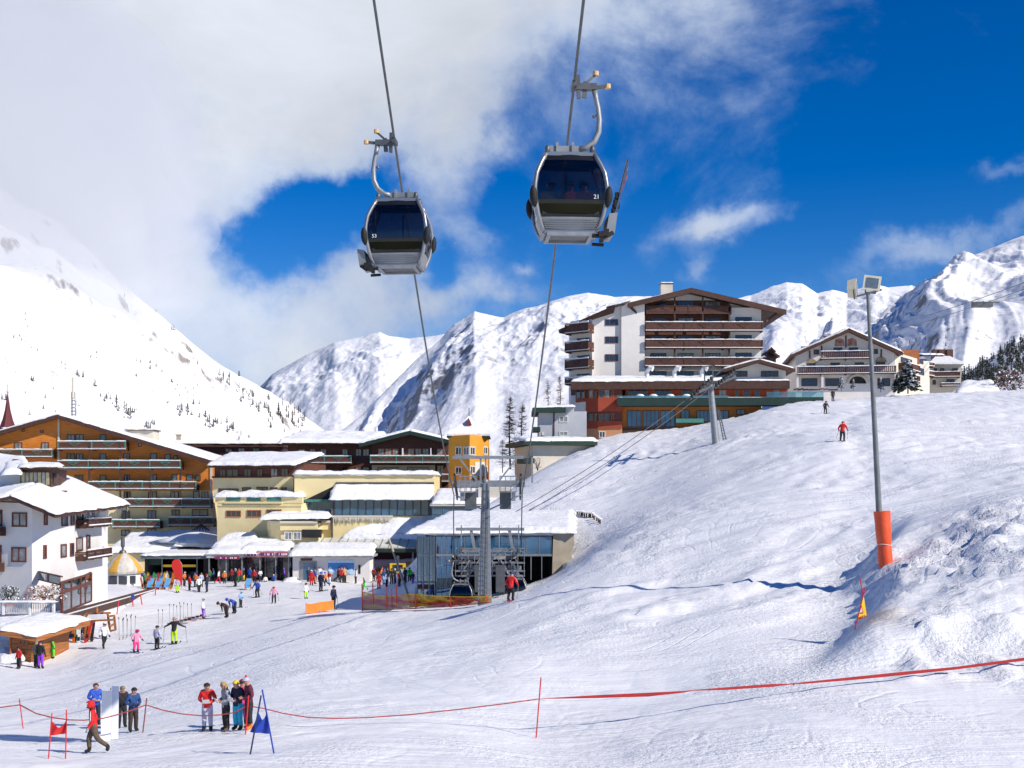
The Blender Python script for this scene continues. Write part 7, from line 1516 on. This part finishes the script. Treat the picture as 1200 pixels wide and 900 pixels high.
def stripe(b, P):
    q = MB()
    for s_ in (-1, 1):
        e = 'L' if s_ < 0 else 'R'; a, c = Vector(P['sh'+e]), Vector(P['el'+e]); o_ = Vector((s_*.045, -.055, .02)); q.tube([a+o_+Vector((-s_*.03, 0, .03)), a.lerp(c, .5)+o_, c+o_*.9], .016, 6)
    local(b, q, 'stripe', CM['white'])
# -- foreground
person(110, 883, 62, 'walk', -68, 'red', 'brown', ('hood', 'red'), 'person in red hooded jacket and brown trousers walking left past the white board', glove='grey', extra=stripe)
person(112, 850, 50, 'hands', 25, 'blue', 'navy', ('hair', 'dbrown'), 'person in bright blue jacket standing behind the left edge of the white board', glove='skin', d0=38)
person(143, 853, 50, 'hands', 30, 'black', 'black', ('beanie', 'olive'), 'person all in black with olive cap standing right of the white board')
person(156, 858, 53, 'hands', 40, 'dblue', 'dbrown', ('beanie', 'black'), 'person in steel-blue jacket and black beanie with folded arms')
person(243, 858, 58, 'hands', 6, 'red', 'lgrey', ('beanie', 'black'), 'person in red jacket and pale lilac trousers reading a paper', glove='skin', extra=sheet)
person(265, 857, 59, 'hands', -55, 'grey', 'black', ('hair', 'blond'), 'person with long fair hair, grey top and black trousers', glove='skin', extra=sheet, boots='brown')
person(279, 856, 60, 'hands', -30, 'navy', 'cyan', ('beanie', 'yellow'), 'person in navy jacket, turquoise trousers and yellow hat', glove='skin', boots='dbrown', extra=sheet)
person(284, 853, 54, 'stand', 10, 'pink', 'maroon', ('helmet', 'dred'), 'person in pink half hidden behind the turquoise trousers', d0=41.5)
person(292, 855, 62, 'hands', -60, 'burg', 'black', ('pom', 'lgrey'), 'person in burgundy jacket and grey bobble hat at the right of the spectators', glove='skin', boots='orange')
# -- skiers on the slope
person(598, 704.5, 34, 'ski', 155, 'red', 'black', ('helmet', 'dblue'), 'skier in red and white jacket gliding down before the station', skis='dred', poles=True, extra=stripe)
person(987, 517, 24, 'ski', 150, 'red', 'black', ('helmet', 'orange'), 'lone skier in red jacket and orange helmet high on the slope', skis='black', poles=True)
person(967, 485, 15, 'ski', 10, 'black', 'black', ('helmet', 'black'), 'dark-clad skier on the slope below the terrace end', skis='black', poles=True)
person(976, 470, 14, 'stand', 0, 'black', 'navy', ('helmet', 'black'), 'highest dark figure on the slope in front of the painted chalet', skis='black')
# -- by the wooden hut
person(22, 784, 26, 'stand', -30, 'red', 'black', ('helmet', 'black'), 'child in red vest and black trousers at the far left below the hut', pack='black')
person(42.5, 783, 33, 'stand', 150, 'olive', 'black', ('beanie', 'olive'), 'person in olive jacket standing at the left shoulder of the purple trousers', grp=None)
person(47.5, 784, 33, 'stand', 170, 'black', 'purple', ('helmet', 'navy'), 'person in black jacket and vivid purple trousers by the hut')
person(53, 773, 26, 'stand', 60, 'dred', 'dred', ('helmet', 'grey'), 'child in dark red suit behind the purple trousers')
person(62.5, 772, 20, 'arms_out', -50, 'green', 'green', ('hood', 'green'), 'small child in a neon green suit beside the hut')
person(122, 760, 31, 'walk', 40, 'white', 'black', ('helmet', 'white'), 'person in white jacket with blue backpack striding right by the timber gateway', pack='blue', poles=False)
person(159, 765, 28, 'ski', 40, 'lpink', 'pink', ('helmet', 'pink'), 'child skier in pale jacket, hot pink trousers and pink helmet', skis='dblue')
person(184, 761, 28, 'stand', 160, 'lgrey', 'black', ('helmet', 'black'), 'skier in pale grey jacket and black trousers beside lime trousers', skis='black')
person(204, 755, 32, 'arms_out', 175, 'black', 'lime', ('helmet', 'grey'), 'skier in black jacket and lime trousers holding both arms out', skis='black', poles=True)
person(238, 725, 24, 'stand', 90, 'white', 'purple', ('helmet', 'grey'), 'skier in white jacket and dark purple trousers at the end of the beginners line', skis='grey', poles=True)
person(266, 724, 22, 'bend', -50, 'dbrown', 'dbrown', ('helmet', 'dbrown'), 'person in dark brown bending down on the piste', skis=None)
person(275, 719, 20, 'bend', -40, 'blue', 'navy', ('helmet', 'blue'), 'person in bright blue jacket bending down beside the brown figure')
person(282, 712, 19, 'hands', 60, 'lblue', 'black', ('helmet', 'lblue'), 'child in light blue jacket behind the two bending figures', skis='black')
person(302, 700, 21, 'ski', -20, 'blue', 'black', ('helmet', 'navy'), 'skier in blue jacket with a tangle of skis near the rental shops', skis='black', poles=True)
person(321, 706.5, 20, 'ski', 10, 'lpink', 'black', ('helmet', 'lpink'), 'small skier in pale pink jacket alone on the square', skis='black', poles=True)
person(358.5, 702, 19, 'stand', 40, 'white', 'lime', ('helmet', 'black'), 'child in black and white top with lime trousers left of the orange banner')
person(365, 686, 18, 'stand', -10, 'red', 'red', ('helmet', 'white'), 'child in red with a white helmet behind the lime trousers')
person(376, 693, 23, 'stand', 150, 'navy', 'navy', ('helmet', 'blue'), 'skier in navy with blue straps in the middle of the square', skis='black')
person(391, 714, 28, 'stand', 60, 'navy', 'black', ('helmet', 'black'), 'skier in navy jacket leaning on the end of the orange banner', skis='grey', poles=True)
# -- crowd in front of the shops
G = 'crowd in front of the shops and kiosk'
crowd = [(208, 694.5, 17, 'lgrey', 'lime', 'child in grey jacket and lime trousers at the foot of the red teardrop flag'), (216, 687, 17, 'orange', 'black', 'person in orange jacket just inside the dark ski shop'),
 (222, 692, 18, 'red', 'black', 'person in red jacket and black trousers right of the teardrop flag'), (233, 694.5, 19, 'white', 'black', 'person in white jacket and black trousers outside the ski shop'), (242.5, 694.5, 22, 'navy', 'navy', 'tall dark figure with a red collar outside the ski shop'),
 (229, 688, 17, 'orange', 'navy', 'person in dull orange top behind the white jacket'), (236, 688, 17, 'lgrey', 'black', 'person in light grey jacket behind the tall dark figure'),
 (256, 684, 17, 'white', 'red', 'person in white top and red trousers at the left of the rental shops'), (263, 684, 15, 'orange', 'black', 'person in orange jacket stooping at the rental shop windows'), (268, 681, 16, 'dgreen', 'black', 'person in dark green jacket in the rental shop doorway'),
 (276, 687.5, 22, 'black', 'black', 'broad figure in black with a red backpack outside the rental shops'), (280, 683, 17, 'red', 'dgreen', 'person in red hat and jacket behind the black figure'), (285.5, 681.5, 16, 'black', 'yellow', 'person in black jacket and bright yellow trousers by the rental shops'), (292.5, 681.5, 17, 'blue', 'navy', 'person in bright blue jacket by the rental shops'),
 (246, 682, 15, 'dgreen', 'black', 'person in dark green by the corner of the ski shop'), (251, 681, 15, 'lblue', 'navy', 'person in light blue between the two shops'), (271.5, 682, 16, 'dred', 'black', 'person in dark red at the rental shop window'),
 (361, 682, 17, 'navy', 'black', 'person in navy leaning on the kiosk door frame'), (369, 684.5, 18, 'blue', 'orange', 'person in blue and orange left of the blue poster'), (375, 681, 17, 'white', 'grey', 'person in white jacket beside the kiosk door'), (379, 682, 16, 'lgrey', 'black', 'person in pale jacket below the left edge of the poster'),
 (386, 684.5, 15, 'red', 'white', 'child in red jacket and white trousers below the poster'), (391.5, 681.5, 18, 'red', 'dred', 'leftmost red jacket directly under the blue poster'), (396, 682, 18, 'burg', 'black', 'person in burgundy jacket under the middle of the poster'), (400.5, 683, 18, 'red', 'black', 'person in red jacket and black trousers under the poster'), (404, 683, 19, 'tan', 'black', 'person in tan coat under the right part of the poster'), (409, 681, 17, 'grey', 'white', 'person in grey under the right edge of the poster'),
 (413.5, 682.5, 18, 'red', 'red', 'person all in red right of the blue poster'), (425, 682, 19, 'red', 'dred', 'person in red jacket at the left of the shaded queue'), (429, 680, 16, 'red', 'black', 'person in red jacket second in the shaded queue'), (433.5, 678, 18, 'black', 'black', 'black figure at the kiosk corner'), (427, 691.5, 15, 'dgreen', 'green', 'child in green trousers at the end of the net'),
 (444, 690.5, 20, 'red', 'red', 'person in red overalls in the blue shadow behind the net'), (450, 685, 19, 'dblue', 'lblue', 'person in blue with pale trousers in the shaded queue'), (454, 683, 18, 'navy', 'black', 'dark blue figure in the shaded queue'), (459, 685, 19, 'black', 'black', 'black figure holding skis under the sign box'), (463, 684.5, 18, 'black', 'navy', 'second black figure under the sign box'),
 (475, 684, 19, 'navy', 'black', 'dark figure near the glass wall of the station'), (484, 684.5, 14, 'burg', 'purple', 'small figure in burgundy right beside the station glass'), (447, 681, 17, 'orange', 'navy', 'person with orange collar far back in the queue'), (438, 681, 16, 'dred', 'black', 'dark red figure at the back of the queue'), (470, 681, 16, 'grey', 'black', 'grey figure far back below the canopy'),
 (417, 684, 17, 'white', 'navy', 'person in white jacket right of the all-red figure by the kiosk'), (421, 681, 16, 'navy', 'black', 'navy figure behind the first red jackets of the queue'), (453, 688, 18, 'lgrey', 'navy', 'person in grey-white anorak in front of the blue queue figures'), (468, 687, 18, 'red', 'black', 'red jacket right of the black figures in the shaded queue'), (480, 682, 17, 'green', 'black', 'person in bright green jacket close to the station glass'), (382, 687, 17, 'orange', 'navy', 'person in orange jacket in front of the kiosk door group'), (298, 683, 16, 'red', 'black', 'red jacket right of the bright blue one at the rental shops'), (305, 682, 15, 'white', 'black', 'white-jacketed figure near the seated pair at the rental shops'), (333, 681, 16, 'purple', 'black', 'person in purple jacket by the snow heap left of the kiosk')]
heads = ['black', 'white', 'navy', 'grey', 'dred', 'blue', 'brown']
for i, (px, py, h, j, t_, lab) in enumerate(crowd):
    person(px, py, h, ['stand', 'hands', 'stand', 'walk'][i % 4], (i*67) % 360, j, t_, ('helmet' if i % 3 else 'beanie', heads[i % 7]), lab, skis=('black' if i % 5 == 0 else None), grp=G)
for i, (px, py, h, j, t_, lab) in enumerate([(311, 682, 11, 'white', 'dgreen', 'person in white and green sitting on the snow by the rental shops'), (321, 681, 11, 'blue', 'black', 'person in blue jacket sitting on the snow near the kiosk')]):
    p = hit(px, py, 90, 160); p.z -= .3; person(px, py, h, 'sit', 20-40*i, j, t_, ('helmet', heads[i]), lab, grp=G, xyz=p)
# -- passengers of cabin 21
for x, y, j, t_, hd_, lab, yaw in ((-.52, .30, 'white', 'black', ('helmet', 'white'), 'seated passenger in white and black at the left of cabin 21', 25), (.06, .34, 'red', 'dred', ('beanie', 'yellow'), 'seated passenger in red jacket and yellow hat in the middle of cabin 21', 0), (.46, .30, 'dred', 'red', ('helmet', 'dgreen'), 'seated passenger with green helmet at the right of cabin 21', -10)):
    p = cab21.matrix_world @ Vector((x*1.05, y-.1, .27)); b = person(0, 0, None, 'sit', yaw+5, j, t_, hd_, lab, xyz=p, grp='passengers in cabin 21')
# beginners' skis lying in the row
for k in range(7):
    p = hit(208+k*4.6, 731.5-k*1.4, 60, 130); q = MB(); a = rnd.uniform(-.4, .4)
    for s_ in (0, .14): q.bar(p+Vector((-.8, s_, .05)), p+Vector((.8, s_+a, .09+.1*(k % 2))), .09, .03)
    q.box(p.x-.1, p.x+.1, p.y-.05, p.y+.2, p.z+.06, p.z+.2, 1); o = q.build('ski_pair', [cm[k % 8], black], None, p); tag(o, 'pair of skis lying on the snow in the beginners\' row', 'skis', 'skis lying in the beginners row')

# ================================================================== trees
def conifer(h, r, n, mats, seed, droop=.35, levels=16, snowf=0.0, dens=1.0, name='conifer', parts=False, leaf=.5, keep=1.0):
    """tapered trunk, whorls of branches carrying many small sprays; returns trunk and crown builders at the origin"""
    rr = random.Random(seed); t_, c_ = MB(), MB()
    t_.tube([(0, 0, -.3), (.02*h*rr.uniform(-1, 1), 0, h*.5), (0, 0, h*.97)], [h*.022, h*.014, h*.003], 6)
    for k in range(n):
        f_ = (rr.random())**.8; z = h*(.12+.86*f_); rad = r*(1-f_)**.8*rr.uniform(.5, 1.12)+.02*h; a = rr.random()*6.283
        if rr.random() > keep: continue
        tip = Vector((math.cos(a)*rad, math.sin(a)*rad, z-droop*rad+.1*rad*rr.uniform(-1, 1))); root_ = Vector((0, 0, z))
        side = Vector((-math.sin(a), math.cos(a), 0)); wd = leaf*h*.06*rr.uniform(.6, 1.5)
        for q_ in range(3):
            s0 = .25+.27*q_; p = root_.lerp(tip, s0); e = root_.lerp(tip, min(1, s0+.34)); up = Vector((0, 0, .02*h*rr.uniform(-1, 1))); j = side*rr.uniform(-.5, .5)*wd
            mi = 1 if rr.random() > snowf else 2
            c_.add([p-side*wd+j, e-side*wd*.4+up, e+side*wd*.4-up, p+side*wd+up*1.5+j], [(0, 1, 2, 3)], mi-1)
            c_.add([p+Vector((0, 0, wd*.6)), e, p-Vector((0, 0, wd*.9))+j], [(0, 1, 2)], 0)
    return t_, c_
larch = pm('larch_twigs', (.20, .12, .075), .9, 0, .35, 1.2); spruce = pm('spruce_needles', (.030, .04, .022), .85, 0, .45, 1.0)
def far_mesh(kind, seed):
    t_, c_ = conifer(8, 2.0 if kind == 'spruce' else 2.3, 46 if kind == 'spruce' else 40, None, seed, leaf=1.3 if kind == 'spruce' else .8, snowf=.12)
    k = len(t_.v); q = MB(); q.add(t_.v, t_.f, 0); b = len(q.v); q.v += c_.v; q.f += [tuple(i+b for i in f_) for f_ in c_.f]; q.m += [m_+1 for m_ in c_.m]
    o = q.build('conifer' if kind == 'spruce' else 'larch', [bark, spruce if kind == 'spruce' else larch, snowl], None, fix=False); return o
def on_mount(nm, px, py):
    PX, X, D, Z, nv = MOUNT[nm]; j = int(np.argmin(np.abs(PX[0]-px))); pyv = HY-Z[:nv, j]/D[:nv, j]*F
    ok = np.where(np.abs(pyv-py) < 2.5)[0]
    if len(ok) == 0: return None
    i = int(ok[0]); return Vector((float(X[i, j]), float(D[i, j]), float(Z[i, j])))
protos = [far_mesh('spruce', 1), far_mesh('spruce', 2), far_mesh('larch', 3), far_mesh('larch', 4)]; used = [False]*4
def far_tree(p, hpx, kinds, lab, grp):
    k = rnd.choice(kinds); o = protos[k] if not used[k] else protos[k].copy()
    if used[k]: COL.objects.link(o)
    used[k] = True; s_ = hpx*p.y/F/8; o.location = p; o.scale = (s_*rnd.uniform(.85, 1.2), s_, s_*rnd.uniform(.85, 1.15)); o.rotation_euler = (0, 0, rnd.random()*6.28); tag(o, lab, 'tree', grp)
bands = [((50, 510, 135, 572), 5, 14, 4.5), ((0, 560, 70, 640), 12, 10, 4), ((100, 480, 95, 455), 8, 4, 5), ((175, 592, 245, 640), 6, 5, 6), ((262, 652, 292, 668), 4, 3, 9), ((305, 600, 355, 585), 5, 4, 8), ((328, 690, 334, 698), 2, 2, 12), ((112, 672, 116, 680), 2, 2, 8),
         ((345, 725, 415, 750), 10, 12, 7), ((415, 765, 560, 865), 12, 26, 9), ((440, 632, 720, 740), 26, 26, 6), ((620, 770, 860, 870), 14, 40, 9), ((750, 645, 900, 745), 10, 26, 7.5), ((850, 712, 1080, 850), 26, 62, 9), ((560, 440, 440, 380), 10, 5, 6), ((610, 485, 625, 505), 4, 3, 8), ((660, 590, 700, 615), 8, 5, 7), ((1030, 755, 1120, 830), 8, 8, 8), ((60, 720, 300, 780), 30, 8, 6), ((1, 730, 20, 760), 5, 3, 9)]
for (x0, y0, x1, y1), sp, cnt, hp in bands:
    for k in range(cnt):
        t = rnd.random(); px = (x0+(x1-x0)*t+rnd.gauss(0, sp))/3; py = 220+(y0+(y1-y0)*t+rnd.gauss(0, sp))/3; p = on_mount('mountain_slope_left', px, py)
        if p is None: continue
        p.z -= .3; far_tree(p, hp*rnd.uniform(.5, 1.25)*.85, [0, 1, 2, 3] if x0 > 330 else [2, 3, 0], 'small conifer among the scattered trees on the left snow slope', 'trees on the left mountainside')
for k in range(45):
    px = rnd.uniform(1010, 1110); py = rnd.uniform(398, 420)-(px-1060)*.14; p = on_mount('mountain_right', px, py)
    if p: far_tree(p, rnd.uniform(2.5, 4.5), [0, 1], 'tiny dark conifer on the shaded foot of the right-hand mountain', 'trees on the right mountainside')
for o, u_ in zip(protos, used):
    if not u_: bpy.data.objects.remove(o)
# forested spur at the right edge: one dense wood
mountain('mountain_spur_right', [(1080, 478, 820), (1108, 458, 820), (1126, 442, 830), (1150, 426, 840), (1180, 408, 860), (1200, 398, 880), (1260, 372, 900), (1500, 330, 950)], [(1080, 500, 480), (1500, 500, 460)], 1080, 1500, 160, 90, 6, 90, mountain_mat('spur_snow', .05, (.1, .085, .08), .02, .8, .16), 33, 1.0, .3, 2, .5)
PX, X_, D_s, Z_s, nv = MOUNT['mountain_spur_right']; q = MB(); rr = random.Random(77); forms = [conifer(8, 1.9, 30, None, 50+i, leaf=1.4, snowf=.14) for i in range(4)]
cnt = 0
while cnt < 1500:
    j = rr.randrange(PX.shape[1]); i = rr.randrange(int(nv*.25), nv); px = PX[i, j]; py = HY-Z_s[i, j]/D_s[i, j]*F
    gap = fbm(P1, np.array([X_[i, j]/38]), np.array([D_s[i, j]/38]), 2)[0]
    low = 456-(px-1120)*.2
    if px < 1118 or (py > low+8 and rr.random() > .5) or (gap > .42 and rr.random() > .2): continue
    t_, c_ = forms[rr.randrange(4)]; s_ = rr.uniform(.6, 1.15)*.8; a = rr.random()*6.28; ca, sa = math.cos(a)*s_, math.sin(a)*s_; o_ = (float(X_[i, j]), float(D_s[i, j]), float(Z_s[i, j])-.3)
    for mb_, add in ((t_, 0), (c_, 1)):
        b = len(q.v); q.v += [(o_[0]+v[0]*ca-v[1]*sa, o_[1]+v[0]*sa+v[1]*ca, o_[2]+v[2]*s_) for v in mb_.v]; q.f += [tuple(k+b for k in f_) for f_ in mb_.f]; q.m += [m_+add for m_ in mb_.m]
    cnt += 1
o = q.build('conifer_wood', [bark, spruce, snowl], None, fix=False); tag(o, 'dense dark conifer wood on the spur at the right edge', 'wood', None, 'stuff')
# nearer trees
def bare_larch(h, r, n, seed):
    rr = random.Random(seed); t_, c_ = MB(), MB(); t_.tube([(0, 0, -.3), (.03*h*rr.uniform(-1, 1), 0, h*.5), (0, 0, h)], [h*.016, h*.010, h*.002], 6)
    for k in range(n):
        f_ = rr.random()**.85; z = h*(.10+.88*f_); L_ = r*(1-f_)**.7*rr.uniform(.5, 1.1)+.02*h; a = rr.random()*6.283; p0 = Vector((0, 0, z)); d_ = Vector((math.cos(a), math.sin(a), rr.uniform(-.15, .25))); p1 = p0+d_*L_*.55+Vector((0, 0, -.05*L_)); p2 = p0+d_*L_+Vector((0, 0, .06*L_))
        c_.tube([p0, p1, p2], [h*.0035, h*.0025, h*.0012], 3)
        for q_ in range(7):
            s_ = rr.uniform(.25, 1); p = p0.lerp(p2, s_); e = p+Vector((rr.uniform(-1, 1), rr.uniform(-1, 1), rr.uniform(-1.0, .2)))*h*.035; c_.tube([p, e], [h*.0016, h*.0008], 3)
    return t_, c_
def near_tree(nm, px, py, d, hpx, rpx, kind, lab, seed, n=260, grp=None, sf=0.0, leaf=.5):
    base = W(px, py, d); k = d/F; h, r = hpx*k, rpx*k; root = thing(nm, lab, 'tree', base, grp); t_, c_ = conifer(h, r, n, None, seed, leaf=leaf, snowf=sf) if kind != 'larch' else bare_larch(h, r, int(n*.5), seed)
    o = t_.build('trunk', bark, root); c_o = c_.build('crown', [larch if kind == 'larch' else spruce, snowl], root, fix=False)
    ORG_ = ORG[root.name]
    for ob in (o, c_o): 
        for v in ob.data.vertices: v.co = v.co+ORG_
near_tree('larch', 598, 548, 210, 84, 13, 'larch', 'tall bare brown larch left of the grey house, behind the ochre tower house', 3, 300, None, leaf=.2)
near_tree('larch', 612, 540, 215, 70, 11, 'larch', 'bare brown larch touching the eaves of the grey house', 4, 260, leaf=.2)
near_tree('larch', 642, 488, 225, 42, 8, 'larch', 'left one of two larches above the roof of the grey house', 5, 220, leaf=.2)
near_tree('larch', 656, 490, 228, 50, 8, 'larch', 'right one of two larches above the grey house, against the tall hotel', 6, 240, leaf=.2)
near_tree('larch', 589, 552, 205, 38, 14, 'larch', 'low reddish-brown larch at the foot of the tall bare larches', 7, 260, leaf=.45)
near_tree('larch', 604, 554, 203, 30, 12, 'larch', 'small bushy larch beside the cream garage', 8, 200, leaf=.45)
near_tree('snowy_spruce', 1064, 459, 176, 38, 17, 'spruce', 'large snow-laden spruce at the right corner of the painted chalet', 9, 420, sf=.5, leaf=.8)
near_tree('snowy_spruce', 1052, 458, 178, 22, 9, 'spruce', 'smaller snowy spruce leaning on the largest one at the painted chalet', 10, 220, sf=.5, leaf=.8)
near_tree('snowy_spruce', 986, 456, 178, 16, 5, 'spruce', 'slim snow-covered spruce left of the arched door of the chalet', 11, 160, sf=.75, leaf=.8)
near_tree('snowy_spruce', 1000, 456, 178, 13, 4, 'spruce', 'smallest snow-covered spruce before the arched door of the chalet', 12, 140, sf=.75, leaf=.8)
near_tree('snowy_spruce', 1032, 457, 178, 16, 4.5, 'spruce', 'narrow white-dusted spruce just right of the floodlight post', 13, 160, sf=.75, leaf=.8)
p = W(1184, 460, 186); bush('bare_bush', 'reddish bare bush on the crest at the right edge', 'bush', p, 3.2, 500, [bark, pm('twig_red', (.16, .07, .055), .9), snowl], 14, 3.6, leaf=.22)
p = W(1148, 462, 186); snow_cap(W(1120, 463, 183), W(1172, 461, 183), W(1165, 452, 196), W(1125, 454, 196), 1.5, None, 'snow_mound', 141, lump=.5, jit=.8); struct(bpy.data.objects['snow_mound'])
p = W(938, 456, 182); q = MB()
for k in range(9): x = p.x-1+k*.75; q.bar((x, p.y+rnd.uniform(-.5, .5), p.z-.1), (x+.7, p.y, p.z+rnd.uniform(-.1, .1)), .22, .2)
o = q.build('log_pile', beam, None, p); tag(o, 'line of dark snow-topped logs in front of the painted chalet', 'logs')
p = W(588, 541, 128); bush('terrace_plant', 'tiny brown shrub in front of the cream garage', 'shrub', W(630, 552, 142), .5, 90, [bark, leafb, snowl], 15, 1.6)

# ================================================================== cloud lying on the left mountain
def cloud(name, c, r, seed, dens, lab):
    bm = bmesh.new(); bmesh.ops.create_icosphere(bm, subdivisions=5, radius=1); P = Perlin(seed)
    co = np.array([v.co[:] for v in bm.verts]); n = fbm(P, co[:, 0]*1.3+co[:, 2]*.9+5, co[:, 1]*1.3+co[:, 2]*1.4, 4)*.38; k = 1+n
    for v, kk in zip(bm.verts, k): v.co = Vector((v.co.x*r[0]*kk, v.co.y*r[1]*kk, v.co.z*r[2]*kk))
    me = bpy.data.meshes.new(name); bm.to_mesh(me); bm.free(); o = bpy.data.objects.new(name, me); COL.objects.link(o); o.location = c
    m = bpy.data.materials.new('cloud_vapour'); m.use_nodes = True; t = m.node_tree; t.nodes.clear(); ou = t.nodes.new('ShaderNodeOutputMaterial'); v = t.nodes.new('ShaderNodeVolumePrincipled')
    v.inputs['Color'].default_value = (.97, .98, 1, 1); v.inputs['Density'].default_value = dens; v.inputs['Anisotropy'].default_value = 0.2; t.links.new(v.outputs[0], ou.inputs['Volume']); me.materials.append(m)
    tag(o, lab, 'cloud', None, 'stuff'); return o
cloud('cloud', W(-40, 185, 1150), (235, 290, 180), 4, .0046, 'pale cloud wrapping the upper part of the left mountain')
